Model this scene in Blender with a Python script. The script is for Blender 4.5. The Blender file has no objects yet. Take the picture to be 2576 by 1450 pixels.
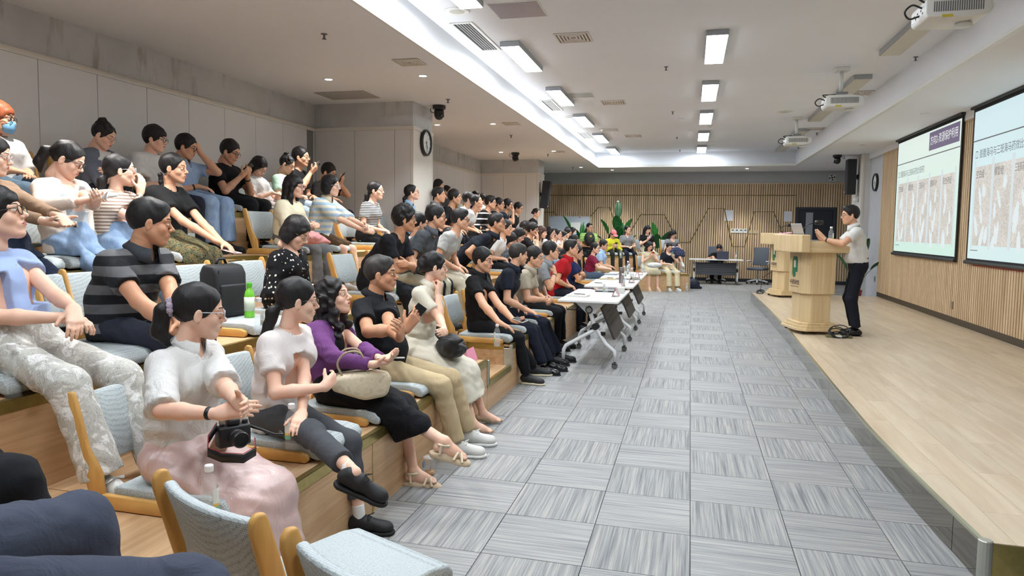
import bpy, bmesh, math, random
import numpy as np
from mathutils import Vector, Matrix

SC = bpy.context.scene
COL = SC.collection
random.seed(7)
RNG = np.random.default_rng(11)

# ------------------------------------------------------------------ camera
IW, IH = 2576.0, 1450.0
CAM_F, CAM_YAW, CAM_PITCH, CAM_ROLL = 1781.504, -0.258176, -0.06945, 0.0125177
CAM_H, CAM_CX, CAM_CY = 1.60390, 1263.664, 696.840


def cam_axes():
    cy, sy = math.cos(CAM_YAW), math.sin(CAM_YAW)
    cp, sp = math.cos(CAM_PITCH), math.sin(CAM_PITCH)
    fw = np.array([sy * cp, cy * cp, sp])
    rt = np.array([cy, -sy, 0.0])
    up = np.cross(rt, fw)
    c, s = math.cos(CAM_ROLL), math.sin(CAM_ROLL)
    return c * rt + s * up, -s * rt + c * up, fw


CR, CU, CF = cam_axes()
CAM_POS = np.array([0.0, 0.0, CAM_H])
cam_data = bpy.data.cameras.new('camera')
cam_data.sensor_fit = 'HORIZONTAL'
cam_data.sensor_width = 36.0
cam_data.lens = CAM_F / IW * 36.0
cam_data.shift_x = (IW / 2 - CAM_CX) / IW
cam_data.shift_y = (CAM_CY - IH / 2) / IW
cam_data.clip_start = 0.05
cam_data.clip_end = 100
cam = bpy.data.objects.new('camera', cam_data)
COL.objects.link(cam)
mw = Matrix.Identity(4)
for i in range(3):
    mw[i][0] = CR[i]
    mw[i][1] = CU[i]
    mw[i][2] = -CF[i]
    mw[i][3] = CAM_POS[i]
cam.matrix_world = mw
SC.camera = cam


def ray_at(px, py, ax, val):
    """room point that the photo shows at a pixel, on a known wall / floor plane"""
    d = CR * ((px - CAM_CX) / CAM_F) + CU * ((CAM_CY - py) / CAM_F) + CF
    t = (val - CAM_POS[ax]) / d[ax]
    return CAM_POS + t * d


# ------------------------------------------------------------------ world + exposure
world = bpy.data.worlds.new('room_air')
SC.world = world
world.use_nodes = True
world.node_tree.nodes['Background'].inputs[0].default_value = (0.8, 0.85, 0.9, 1)
world.node_tree.nodes['Background'].inputs[1].default_value = 0.15
SC.view_settings.view_transform = 'Standard'
SC.view_settings.look = 'None'
SC.view_settings.gamma = 1.0
SC.view_settings.use_curve_mapping = False
SC.view_settings.exposure = 0.10
PANEL_POWER = 50.0     # emission of the lit ceiling panels
COVE_POWER = 18.0
SPOT_WATTS = 170.0
SCREEN_POWER = 1.0
SC.cycles.max_bounces = 8
SC.cycles.diffuse_bounces = 4
SC.cycles.sample_clamp_indirect = 4.0
SC.cycles.caustics_reflective = False
SC.cycles.caustics_refractive = False


# ------------------------------------------------------------------ materials
def s2l(c):
    return tuple(((x / 12.92) if x <= 0.04045 else ((x + 0.055) / 1.055) ** 2.4) for x in c)


def rgb(r, g, b):
    return s2l((r / 255.0, g / 255.0, b / 255.0))


class NT:
    def __init__(self, name):
        self.m = bpy.data.materials.new(name)
        self.m.use_nodes = True
        self.t = self.m.node_tree
        self.b = self.t.nodes['Principled BSDF']
        self._co = {}

    def n(self, kind, **kw):
        nd = self.t.nodes.new('ShaderNode' + kind)
        for k, v in kw.items():
            setattr(nd, k, v)
        return nd

    def l(self, a, b):
        self.t.links.new(a, b)

    def co(self, which='Object'):
        if which not in self._co:
            self._co[which] = self.n('TexCoord').outputs[which]
        return self._co[which]

    def mapped(self, scale=(1, 1, 1), rot=(0, 0, 0), which='Object', src=None):
        mp = self.n('Mapping')
        self.l(src or self.co(which), mp.inputs[0])
        mp.inputs['Scale'].default_value = scale
        mp.inputs['Rotation'].default_value = rot
        return mp.outputs[0]

    def noise(self, vec, scale, detail=2.0, rough=0.5, dist=0.0):
        nd = self.n('TexNoise')
        self.l(vec, nd.inputs['Vector'])
        nd.inputs['Scale'].default_value = scale
        nd.inputs['Detail'].default_value = detail
        nd.inputs['Roughness'].default_value = rough
        nd.inputs['Distortion'].default_value = dist
        return nd.outputs['Fac']

    def ramp(self, fac, stops, interp='LINEAR'):
        nd = self.n('ValToRGB')
        nd.color_ramp.interpolation = interp
        el = nd.color_ramp.elements
        while len(el) < len(stops):
            el.new(0.5)
        for e, (p, c) in zip(el, stops):
            e.position = p
            e.color = (*c, 1) if len(c) == 3 else c
        self.l(fac, nd.inputs[0])
        return nd.outputs[0]

    def mix(self, fac, a, b, blend='MIX'):
        nd = self.n('MixRGB', blend_type=blend)
        for s, v in ((0, fac), (1, a), (2, b)):
            if hasattr(v, 'links') or hasattr(v, 'is_output'):
                self.l(v, nd.inputs[s])
            elif s == 0:
                nd.inputs[0].default_value = v
            else:
                nd.inputs[s].default_value = (*v, 1)
        return nd.outputs[0]

    def math(self, op, a, b=0.0, c=None):
        nd = self.n('Math', operation=op)
        for s, v in ((0, a), (1, b), (2, c)):
            if v is None:
                continue
            if hasattr(v, 'is_output'):
                self.l(v, nd.inputs[s])
            else:
                nd.inputs[s].default_value = v
        return nd.outputs[0]

    def sep(self, vec):
        nd = self.n('SeparateXYZ')
        self.l(vec, nd.inputs[0])
        return nd.outputs

    def color(self, c):
        if hasattr(c, 'is_output'):
            self.l(c, self.b.inputs['Base Color'])
        else:
            self.b.inputs['Base Color'].default_value = (*c, 1)

    def bump(self, h, strength=0.3, dist=0.01):
        nd = self.n('Bump')
        nd.inputs['Strength'].default_value = strength
        nd.inputs['Distance'].default_value = dist
        self.l(h, nd.inputs['Height'])
        self.l(nd.outputs[0], self.b.inputs['Normal'])

    def set(self, rough=None, metal=None, spec=None, **kw):
        if rough is not None:
            self.b.inputs['Roughness'].default_value = rough
        if metal is not None:
            self.b.inputs['Metallic'].default_value = metal
        if spec is not None:
            self.b.inputs['Specular IOR Level'].default_value = spec
        for k, v in kw.items():
            self.b.inputs[k.replace('_', ' ')].default_value = v
        return self


MATS = {}


def plain(name, c, rough=0.5, metal=0.0, spec=0.5, var=0.0, vscale=8.0, bump=0.0, bscale=60.0, bdist=0.004, **kw):
    if name in MATS:
        return MATS[name]
    t = NT(name)
    t.set(rough, metal, spec, **kw)
    if var > 0:
        f = t.noise(t.co(), vscale, 3.0)
        lo = tuple(max(0, x * (1 - var)) for x in c)
        hi = tuple(min(1, x * (1 + var)) for x in c)
        t.color(t.ramp(f, [(0.3, lo), (0.7, hi)]))
    else:
        t.color(c)
    if bump > 0:
        t.bump(t.noise(t.co(), bscale, 3.0), bump, bdist)
    MATS[name] = t.m
    return t.m


def wood(name, c1, c2, scale=(1.2, 22, 22), rough=0.45, bump=0.05, coords='Object', obj_var=0.0):
    if name in MATS:
        return MATS[name]
    t = NT(name)
    v = t.mapped(scale, which=coords)
    if obj_var > 0:
        oi = t.n('ObjectInfo')
        add = t.n('VectorMath', operation='ADD')
        t.l(v, add.inputs[0])
        sc = t.n('VectorMath', operation='SCALE')
        cmb = t.n('CombineXYZ')
        for k in range(3):
            t.l(oi.outputs['Random'], cmb.inputs[k])
        t.l(cmb.outputs[0], sc.inputs[0])
        sc.inputs['Scale'].default_value = 37.0
        t.l(sc.outputs[0], add.inputs[1])
        v = add.outputs[0]
    f = t.noise(v, 1.0, 5.0, 0.6, 0.6)
    col = t.ramp(f, [(0.32, c2), (0.66, c1)])
    if obj_var > 0:
        k = t.ramp(oi.outputs['Random'], [(0, (1 - obj_var,) * 3), (1, (1.0,) * 3)])
        col = t.mix(1.0, col, k, 'MULTIPLY')
    t.color(col)
    t.set(rough, 0, 0.4)
    if bump:
        t.bump(f, bump, 0.003)
    MATS[name] = t.m
    return t.m


def emit(name, c, power):
    if name in MATS:
        return MATS[name]
    t = NT(name)
    t.color((0.9, 0.9, 0.9))
    t.b.inputs['Emission Color'].default_value = (*c, 1)
    t.b.inputs['Emission Strength'].default_value = power
    MATS[name] = t.m
    return t.m


def glass(name, c=(1, 1, 1), alpha=0.25, rough=0.05):
    """thin clear plastic / glass that lets light straight through"""
    if name in MATS:
        return MATS[name]
    t = NT(name)
    t.color(c)
    t.set(rough, 0, 0.8)
    t.b.inputs['Alpha'].default_value = alpha
    MATS[name] = t.m
    return t.m


# ------------------------------------------------------------------ objects
def tag(o, label=None, cat=None, group=None, kind=None):
    if label:
        o['label'] = label
    if cat:
        o['category'] = cat
    if group:
        o['group'] = group
    if kind:
        o['kind'] = kind
    return o


def link(name, data, parent=None, m=None):
    o = bpy.data.objects.new(name, data)
    COL.objects.link(o)
    if parent is not None:
        o.parent = parent
    if m is not None and data is not None and hasattr(data, 'materials') and len(data.materials) == 0:
        for mm in (m if isinstance(m, (list, tuple)) else [m]):
            data.materials.append(mm)
    return o


def empty(name, loc=(0, 0, 0), rz=0.0, label=None, cat=None, group=None, kind=None):
    o = bpy.data.objects.new(name, None)
    COL.objects.link(o)
    o.location = loc
    o.rotation_euler = (0, 0, rz)
    o.empty_display_size = 0.1
    return tag(o, label, cat, group, kind)


def copy_tree(o, parent=None):
    c = o.copy()
    COL.objects.link(c)
    c.parent = parent
    for ch in list(o.children):
        copy_tree(ch, c)
    return c


def curve_pts(pts, n=5):
    """Catmull-Rom subdivision of a polyline"""
    P = [np.array(p, float) for p in pts]
    P = [2 * P[0] - P[1]] + P + [2 * P[-1] - P[-2]]
    out = []
    for i in range(1, len(P) - 2):
        for k in range(n):
            t = k / n
            out.append(.5 * ((2 * P[i]) + (P[i + 1] - P[i - 1]) * t + (2 * P[i - 1] - 5 * P[i] + 4 * P[i + 1] - P[i + 2]) * t * t + (3 * P[i] - P[i - 1] - 3 * P[i + 1] + P[i + 2]) * t ** 3))
    return out + [P[-2]]


class MB:
    """collects simple solids into one mesh"""

    def __init__(self):
        self.v, self.f, self.mi, self.sm = [], [], [], []
        self.cur = 0
        self.smooth = False

    def add(self, vs, fs):
        o = len(self.v)
        self.v.extend([tuple(map(float, p)) for p in vs])
        for f in fs:
            self.f.append([i + o for i in f])
            self.mi.append(self.cur)
            self.sm.append(self.smooth)
        return self

    def box(self, x0, x1, y0, y1, z0, z1):
        vs = [(x0, y0, z0), (x1, y0, z0), (x1, y1, z0), (x0, y1, z0), (x0, y0, z1), (x1, y0, z1), (x1, y1, z1), (x0, y1, z1)]
        return self.add(vs, [(0, 3, 2, 1), (4, 5, 6, 7), (0, 1, 5, 4), (1, 2, 6, 5), (2, 3, 7, 6), (3, 0, 4, 7)])

    def prism(self, poly, z0, z1):
        n = len(poly)
        vs = [(p[0], p[1], z0) for p in poly] + [(p[0], p[1], z1) for p in poly]
        fs = [tuple(range(n - 1, -1, -1)), tuple(range(n, 2 * n))]
        fs += [(i, (i + 1) % n, n + (i + 1) % n, n + i) for i in range(n)]
        return self.add(vs, fs)

    def extrude(self, poly, axis, a0, a1):
        """poly in the two other axes (in x,y,z order), extruded along axis"""
        n = len(poly)

        def pt(p, a):
            q = [0, 0, 0]
            oth = [i for i in range(3) if i != axis]
            q[oth[0]], q[oth[1]], q[axis] = p[0], p[1], a
            return q
        vs = [pt(p, a0) for p in poly] + [pt(p, a1) for p in poly]
        fs = [tuple(range(n)), tuple(range(2 * n - 1, n - 1, -1))]
        fs += [(i, n + i, n + (i + 1) % n, (i + 1) % n) for i in range(n)]
        return self.add(vs, fs)

    def tube(self, pts, r, seg=8, cap=True):
        pts = [np.array(p, float) for p in pts]
        rs = r if isinstance(r, (list, tuple)) else [r] * len(pts)
        rings = []
        up = None
        for i, p in enumerate(pts):
            d = pts[min(i + 1, len(pts) - 1)] - pts[max(i - 1, 0)]
            d /= (np.linalg.norm(d) + 1e-9)
            if up is None:
                up = np.array([0, 0, 1.0]) if abs(d[2]) < 0.9 else np.array([1.0, 0, 0])
            s = np.cross(d, up)
            s /= (np.linalg.norm(s) + 1e-9)
            u = np.cross(s, d)
            up = u
            rings.append([p + rs[i] * (math.cos(a) * s + math.sin(a) * u) for a in np.linspace(0, 2 * math.pi, seg, endpoint=False)])
        vs = [q for rg in rings for q in rg]
        fs = []
        for i in range(len(rings) - 1):
            for j in range(seg):
                k = (j + 1) % seg
                fs.append((i * seg + j, i * seg + k, (i + 1) * seg + k, (i + 1) * seg + j))
        if cap:
            fs.append(tuple(range(seg - 1, -1, -1)))
            fs.append(tuple(range((len(rings) - 1) * seg, len(rings) * seg)))
        return self.add(vs, fs)

    def lathe(self, prof, seg=16, c=(0, 0, 0), axis=2, caps=True):
        vs, fs = [], []
        for r, h in prof:
            for a in np.linspace(0, 2 * math.pi, seg, endpoint=False):
                q = [r * math.cos(a), r * math.sin(a), h]
                if axis == 0:
                    q = [h, q[0], q[1]]
                elif axis == 1:
                    q = [q[0], h, q[1]]
                vs.append((q[0] + c[0], q[1] + c[1], q[2] + c[2]))
        for i in range(len(prof) - 1):
            for j in range(seg):
                k = (j + 1) % seg
                fs.append((i * seg + j, i * seg + k, (i + 1) * seg + k, (i + 1) * seg + j))
        if caps and prof[0][0] > 1e-6:
            fs.append(tuple(range(seg - 1, -1, -1)))
        if caps and prof[-1][0] > 1e-6:
            fs.append(tuple(range((len(prof) - 1) * seg, len(prof) * seg)))
        return self.add(vs, fs)

    def quad(self, a, b, c, d):
        return self.add([a, b, c, d], [(0, 1, 2, 3)])

    def xf(self, M, start=0):
        for i in range(start, len(self.v)):
            q = M @ Vector(self.v[i])
            self.v[i] = (q.x, q.y, q.z)
        return self

    def mesh(self, name, mats, smooth=None, bevel=0.0, seg=2):
        me = bpy.data.meshes.new(name)
        me.from_pydata(self.v, [], self.f)
        for mm in (mats if isinstance(mats, (list, tuple)) else [mats]):
            me.materials.append(mm)
        me.polygons.foreach_set('material_index', self.mi)
        if bevel > 0:
            bm = bmesh.new()
            bm.from_mesh(me)
            bmesh.ops.remove_doubles(bm, verts=bm.verts, dist=1e-6)
            bmesh.ops.recalc_face_normals(bm, faces=bm.faces)
            es = [e for e in bm.edges if len(e.link_faces) == 2 and e.calc_face_angle(0) > 0.5]
            bmesh.ops.bevel(bm, geom=es, offset=bevel, segments=seg, affect='EDGES', profile=0.5, clamp_overlap=True)
            bm.to_mesh(me)
            bm.free()
            for p in me.polygons:
                p.use_smooth = bool(smooth)
        else:
            me.polygons.foreach_set('use_smooth', [bool(smooth) if smooth is not None else s for s in self.sm])
        me.update()
        if smooth and bevel > 0:
            try:
                me.set_sharp_from_angle(angle=0.9)
            except Exception:
                pass
        return me

    def obj(self, name, mats, parent=None, **kw):
        return link(name, self.mesh(name, mats, **kw), parent)


def bm_normals(me):
    bm = bmesh.new()
    bm.from_mesh(me)
    bmesh.ops.recalc_face_normals(bm, faces=bm.faces)
    bm.to_mesh(me)
    bm.free()


def text_mesh(name, body, size, m, parent=None, mat_world=None, align='CENTER', extrude=0.0, bold=0.0, valign='CENTER'):
    cu = bpy.data.curves.new(name, 'FONT')
    cu.body = body
    cu.size = size
    cu.align_x = align
    cu.align_y = valign
    cu.extrude = extrude
    cu.offset = bold
    cu.resolution_u = 2
    tmp = bpy.data.objects.new(name + '_tmp', cu)
    COL.objects.link(tmp)
    dg = bpy.context.evaluated_depsgraph_get()
    me = bpy.data.meshes.new_from_object(tmp.evaluated_get(dg))
    bpy.data.objects.remove(tmp)
    me.name = name
    me.materials.clear()
    me.materials.append(m)
    o = link(name, me, parent)
    if mat_world is not None:
        o.matrix_local = mat_world
    return o


def frame(origin, xdir, ydir):
    x = Vector(xdir).normalized()
    y = Vector(ydir).normalized()
    z = x.cross(y)
    M = Matrix.Identity(4)
    for i in range(3):
        M[i][0], M[i][1], M[i][2], M[i][3] = x[i], y[i], z[i], origin[i]
    return M
# ================================================================== the room
XL, XR, YB, YR = -5.6, 4.03, 23.4, -3.2
CEIL, TRAY = 3.44, 3.90
TX0, TX1, TY0, TY1 = -2.71, 2.83, -1.3, 21.45
STZ = 0.20

m_paint = plain('warm_white_paint', rgb(205, 202, 196), 0.85, var=0.03, vscale=1.5)
m_ceil = plain('ceiling_white_paint', rgb(238, 240, 244), 0.9, var=0.01, vscale=1.0)
m_trim = plain('cream_trim', rgb(214, 208, 198), 0.6)
m_dark = plain('dark_bronze_trim', rgb(72, 62, 50), 0.35, 0.6)
m_brass = plain('brushed_brass', rgb(176, 158, 98), 0.28, 0.85, var=0.08, vscale=30)
m_silver = plain('satin_aluminium', rgb(182, 182, 172), 0.4, 0.55)
m_black = plain('black_plastic', rgb(24, 25, 28), 0.45)
m_white = plain('white_plastic', rgb(226, 226, 222), 0.4)
m_steel = plain('steel_grey', rgb(150, 152, 155), 0.35, 0.8)

# stained plaster band above the wall panels
t = NT('stained_grey_plaster')
v = t.co()
f = t.noise(v, 1.3, 5, 0.6)
f2 = t.noise(t.mapped((2.5, 2.5, 0.6)), 2.2, 4, 0.6)
base = t.ramp(f, [(0.3, rgb(186, 187, 188)), (0.7, rgb(206, 208, 209))])
dirt = t.ramp(f2, [(0.58, (1, 1, 1)), (0.75, rgb(205, 200, 192))])
t.color(t.mix(1.0, base, dirt, 'MULTIPLY'))
t.set(0.9)
t.bump(t.noise(v, 40, 4), 0.15, 0.004)
m_plaster = t.m
m_panel = plain('beige_wall_panel', rgb(214, 211, 208), 0.6, var=0.02, vscale=2.0)
m_groove = plain('panel_joint', rgb(120, 114, 108), 0.8)

# ---- floor and carpet tiles
def carpet(name, along):
    t = NT(name)
    oi = t.n('ObjectInfo')
    cmb = t.n('CombineXYZ')
    for k in range(3):
        t.l(oi.outputs['Random'], cmb.inputs[k])
    sc = t.n('VectorMath', operation='SCALE')
    t.l(cmb.outputs[0], sc.inputs[0])
    sc.inputs['Scale'].default_value = 53.0
    add = t.n('VectorMath', operation='ADD')
    t.l(t.co(), add.inputs[0])
    t.l(sc.outputs[0], add.inputs[1])
    s1 = (1.2, 62, 1) if along == 'x' else (62, 1.2, 1)
    s2 = (2.5, 150, 1) if along == 'x' else (150, 2.5, 1)
    a = t.noise(t.mapped(s1, src=add.outputs[0]), 1.0, 2.0, 0.5)
    b = t.noise(t.mapped(s2, src=add.outputs[0]), 1.0, 2.0, 0.6)
    c = t.noise(add.outputs[0], 420, 2.0)
    base = t.ramp(a, [(0.30, rgb(122, 124, 127)), (0.44, rgb(154, 155, 155)), (0.60, rgb(168, 167, 163)), (0.75, rgb(180, 178, 173))])
    fine = t.ramp(b, [(0.38, rgb(200, 202, 206)), (0.58, (1, 1, 1))])
    pile = t.ramp(c, [(0.35, (0.78, 0.78, 0.78)), (0.65, (1.05, 1.05, 1.05))])
    col = t.mix(0.85, base, fine, 'MULTIPLY')
    col = t.mix(0.6, col, pile, 'MULTIPLY')
    t.color(col)
    t.set(0.46 if along == 'x' else 0.60, 0, 0.5)
    t.bump(c, 0.25, 0.003)
    MATS[name] = t.m
    return t.m


m_car_x, m_car_y = carpet('grey_carpet_cross_stripe', 'x'), carpet('grey_carpet_long_stripe', 'y')
m_sub = plain('subfloor_grey', rgb(84, 86, 88), 0.9)
floor = MB().box(XL - 0.1, 5.0, YR - 0.1, YB + 0.1, -0.10, -0.008).obj('floor', m_sub)
tag(floor, kind='structure')
TJX, TJY, TS = 0.0466, 3.7595, 0.5
near_me = {}
for nm, mm in (('x', m_car_x), ('y', m_car_y)):
    near_me[nm] = MB().box(-TS / 2 + .0022, TS / 2 - .0022, -TS / 2 + .0022, TS / 2 - .0022, -0.008, 0).mesh('carpet_tile', mm)
far_tiles = MB()
n_t = 0
for j in range(-3, 40):
    for i in range(-4, 10):
        cx, cy = TJX + (i + .5) * TS, TJY + (j + .5) * TS
        along = 'x' if (i + j) % 2 else 'y'
        near = (i <= 2 and cy < 17.0)
        if near:
            o = link('carpet_tile', near_me[along], floor)
            o.location = (cx, cy, 0)
            n_t += 1
        elif cy > 16.9 and cy < YB - 0.2:
            far_tiles.cur = 0 if along == 'x' else 1
            far_tiles.box(cx - TS / 2 + .0015, cx + TS / 2 - .0015, cy - TS / 2 + .0015, min(cy + TS / 2 - .0015, YB), -0.008, 0)
o = far_tiles.obj('far_carpet_tiles', [m_car_x, m_car_y], floor)
tag(o, kind='stuff')
# plain carpet behind the photographer
MB().box(XL, 5.0, YR, 2.255, -0.008, -0.001).obj('rear_carpet', m_car_y, floor)

# ---- ceiling: lower soffit with a tray opening
ce = MB()
ce.box(XL - .1, TX0 - .14, YR, YB + .1, CEIL, 4.1)
ce.box(TX1, 5.0, YR, YB + .1, CEIL, 4.1)
ce.box(TX0 - .14, TX1, TY1 + .30, YB + .1, CEIL, 4.1)
ce.box(TX0 - .14, TX1, TY1, TY1 + .30, CEIL, CEIL + .04)
ce.box(TX0 - .14, TX1, YR, TY0, CEIL, 4.1)
ce.box(TX0 - .14, TX1, TY0, TY1 + .30, TRAY, 4.1)
ce.box(TX0 - .14, TX0 - .002, TY0, TY1, CEIL, CEIL + .03)
ceiling = ce.obj('ceiling', m_ceil)
tag(ceiling, kind='structure')
cv = MB()
cv.box(TX0 - .03, TX0, TY0, TY1, CEIL - .004, CEIL + .075)
cv.box(TX0, TX1, TY1 - .03, TY1, CEIL - .004, CEIL + .07)
cv.box(TX0 + .0, TX1, TY1 - .05, TY1 - .03, CEIL - .004, CEIL + .02)
cv.box(TX1 - .03, TX1, TY0, TY1 - .03, CEIL - .004, CEIL + .05)
cv.box(TX1 - .06, TX1 - .03, TY0, TY1 - .03, CEIL - .004, CEIL + .02)
trim1 = cv.obj('trim_1', m_white)
tag(trim1, kind='structure')
# light strip lying in the left cove
strip = MB().box(TX0 - .085, TX0 - .06, TY0 + .1, TY1 - .12, CEIL + .032, CEIL + .045)
o = strip.obj('cove_light_strip', emit('cove_light', (0.93, 0.97, 1.0), COVE_POWER))
tag(o, 'long white cove light strip hidden behind the left edge of the raised ceiling', 'light strip')

# ---- left wall, its columns, panels, trim
def wall_part(name, mb, m):
    o = mb.obj(name, m)
    tag(o, kind='structure')
    return o


wl = MB().box(XL - .12, XL, YR, YB + .1, -.1, 4.1)
wall_left = wall_part('wall_left', wl, m_plaster)
PZ0, PZ1 = 0.0, 3.03
pan_me = MB().box(0, .012, -.3195, .3195, 1.4, PZ1).mesh('wall_panel', m_panel, bevel=.002, seg=1)
ys = [5.078 - .647 * k for k in range(3, 0, -1)] + [5.078 + .647 * k for k in range(0, 8)]
for a, b in zip(ys[:-1], ys[1:]):
    o = link('wall_panel', pan_me, wall_left)
    o.location = (XL, (a + b) / 2, 0)
    o.scale = (1, (b - a - .006) / .639, 1)
y = 10.70
while y < 18.6:
    o = link('wall_panel', pan_me, wall_left)
    o.location = (XL, y + .3235, 0)
    o.scale = (1, .641 / .639, 1)
    y += .647
MB().box(XL, XL + .022, YR, 9.85, PZ1, PZ1 + .05).box(XL, XL + .022, 10.66, 18.75, PZ1, PZ1 + .05).obj('panel_cap_rail', m_trim, wall_left)
MB().box(XL, XL + .004, 3.1, 9.8, 1.4, PZ1).box(XL, XL + .004, 10.7, 18.7, 1.4, PZ1).obj('panel_joints', m_groove, wall_left)

for ci, (cy0, cy1) in enumerate(((9.85, 10.66), (18.75, 19.5), (0.95, 1.76))):
    CXF = -3.99
    col = wall_part('wall_column', MB().box(XL, CXF, cy0, cy1, -.05, CEIL), m_plaster)
    if ci == 2:
        continue
    edges = [XL + .02, -4.924, -4.276, CXF - .03] if ci == 0 else [XL + .02, -4.95, -4.32, CXF - .03]
    for a, b in zip(edges[:-1], edges[1:]):
        MB().box(a + .003, b - .003, cy0 - .012, cy0, 1.4, PZ1).obj('wall_panel', m_panel, col, bevel=.002, seg=1)
    MB().box(edges[0], edges[-1], cy0 - .004, cy0, 1.4, PZ1).obj('panel_joints', m_groove, col)
    MB().box(XL, CXF + .022, cy0 - .022, cy0, PZ1, PZ1 + .05).box(CXF, CXF + .022, cy0, cy1, PZ1 - .0, PZ1 + .05).obj('panel_cap_rail', m_trim, col)
    MB().box(CXF - .03, CXF + .014, cy0 - .014, cy0, 1.0, PZ1).box(CXF, CXF + .014, cy0, cy0 + .03, 1.0, PZ1).box(CXF, CXF + .014, cy1 - .03, cy1, 1.0, PZ1).obj('corner_trim', m_trim, col)
    MB().box(CXF, CXF + .01, cy0 + .03, cy1 - .03, .45, PZ1).obj('wall_panel', m_trim, col, bevel=.002, seg=1)

# ---- slatted walls
m_slat = wood('oak_slat', rgb(220, 193, 157), rgb(188, 160, 126), (7, 7, .8), 0.55, 0.04)
m_slatbk = plain('slat_gap_dark', rgb(58, 46, 34), 0.8)
wall_back = wall_part('wall_back', MB().box(XL, 5.0, YB, YB + .12, -.1, 4.1), plain('grey_wall_paint', rgb(172, 174, 176), .85, var=.02))
MB().box(-5.5, 4.7, YB - .012, YB, .10, 3.06).obj('slat_backing', m_slatbk, wall_back)
sb = MB()
x = -5.45
DOOR = (3.165, 4.187, 2.28)
while x < 4.65:
    if x + .05 > DOOR[0] - .06 and x < DOOR[1] + .06:
        sb.box(x, x + .05, YB - .034, YB - .012, DOOR[2] + .06, 3.05)
    else:
        sb.box(x, x + .05, YB - .034, YB - .012, .10, 3.05)
    x += .0685
o = sb.obj('wood_slats', m_slat, wall_back)
tag(o, kind='stuff')
MB().box(-5.5, 4.7, YB - .036, YB, 3.05, 3.075).obj('slat_cap', m_slat, wall_back)
tag(MB().box(-5.4, DOOR[0] - .06, YB - .03, YB, 0, .10).box(DOOR[1] + .06, 4.7, YB - .03, YB, 0, .10).obj('baseboard_back', plain('dark_baseboard', rgb(38, 40, 46), .5)), kind='structure')
# brass lines inlaid in the slats
m_line = plain('dull_brass_line', rgb(150, 132, 88), 0.3, 0.8)
YLN = YB - .038
def brass_line(pts):
    MB().tube([(p[0], YLN, p[1]) for p in pts], .016, 6).obj('brass_inlay', m_line, wall_back)
brass_line([(-5.3, 2.70), (3.121, 2.70), (3.121, 2.30)])
brass_line([(-4.75, 2.138), (-4.367, 2.14), (-4.1, 1.62), (-3.5, 1.62), (-2.942, 2.305), (-2.553, 2.307), (-2.28, 1.35), (-2.02, 1.30), (-1.564, 2.081), (-0.825, 2.087), (-0.45, 1.40), (-.38, 1.208), (-.01, 1.208), (0.528, 2.284), (1.008, 2.287), (1.285, 1.108), (1.651, 1.115), (1.896, 2.193), (2.464, 2.197), (2.86, 1.25)])
# door in the back wall
m_door = plain('charcoal_door', rgb(38, 43, 52), .5)
door = empty('door_1', (0, 0, 0), kind='structure')
MB().box(DOOR[0] - .06, DOOR[0] + .02, YB - .06, YB, 0, DOOR[2] + .06).box(DOOR[1] - .02, DOOR[1] + .06, YB - .06, YB, 0, DOOR[2] + .06).box(DOOR[0] + .02, DOOR[1] - .02, YB - .06, YB, DOOR[2] - .02, DOOR[2] + .06).obj('door_frame', m_door, door)
MB().box(DOOR[0] + .03, DOOR[1] - .03, YB - .035, YB - .001, .01, DOOR[2] - .03).obj('door_leaf', plain('door_leaf_navy', rgb(27, 31, 40), .45), door)
MB().box(3.40, 3.60, YB - .04, YB - .034, 1.0, 2.18).obj('door_glass', plain('frosted_pane', rgb(150, 155, 160), .25), door)
MB().box(DOOR[0] + .07, DOOR[0] + .10, YB - .09, YB - .035, .9, 1.25).obj('door_handle', m_steel, door)
# paper sheets, switch boards, exhaust fan
for k, (x0, x1, z0, z1, lab) in enumerate(((1.035, 1.275, 1.905, 2.237, 'white paper sheet taped to the slat wall nearer the desk'), (2.765, 3.0, 1.9, 2.21, 'white paper sheet taped to the slat wall beside the dark door'))):
    o = MB().box(x0, x1, YB - .044, YB - .040, z0, z1).obj('paper_sheet', plain('paper_white', rgb(214, 216, 222), .8))
    tag(o, lab, 'paper', 'sheets on the back wall')
sw = empty('switch_panel', (1.22, YB, 1.53), label='white four gang switch panel on the back slat wall', cat='switch')
for k in range(4):
    p = MB().box(.004 + k * .125, .119 + k * .125, -.055, -.034, 0, .13).obj('switch_plate', m_white, sw, bevel=.004, seg=1)
    MB().box(.03 + k * .125, .095 + k * .125, -.058, -.054, .06, .11).obj('display', plain('switch_grey', rgb(108, 118, 128), .3), p)
o = MB().box(1.74, 1.87, YB - .05, YB - .034, 1.515, 1.615).box(1.88, 2.01, YB - .05, YB - .034, 1.515, 1.615).obj('socket_plate', plain('beige_plate', rgb(190, 172, 136), .4))
tag(o, 'beige double socket plate on the back slat wall', 'socket')
fan = empty('exhaust_fan', (4.09, YB, 3.23), label='small square exhaust fan high on the grey back wall', cat='fan')
MB().box(-.11, .11, -.03, 0, -.11, .11).obj('frame', plain('fan_grey', rgb(190, 192, 194), .4), fan, bevel=.006, seg=1)
fm = MB().lathe([(.085, -.034), (.085, -.030)], 20, axis=1)
fm.obj('grille', plain('fan_dark', rgb(70, 72, 80), .5), fan)
for k in range(4):
    a = k * math.pi / 2 + .4
    MB().extrude([(.02, -.02), (.08, -.035), (.08, .01), (.02, .02)], 1, -.038, -.035).xf(Matrix.Rotation(a, 4, 'Y')).obj('blade', m_white, fan)
MB().lathe([(.028, -.042), (.028, -.034)], 14, axis=1).obj('hub', m_black, fan)

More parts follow.
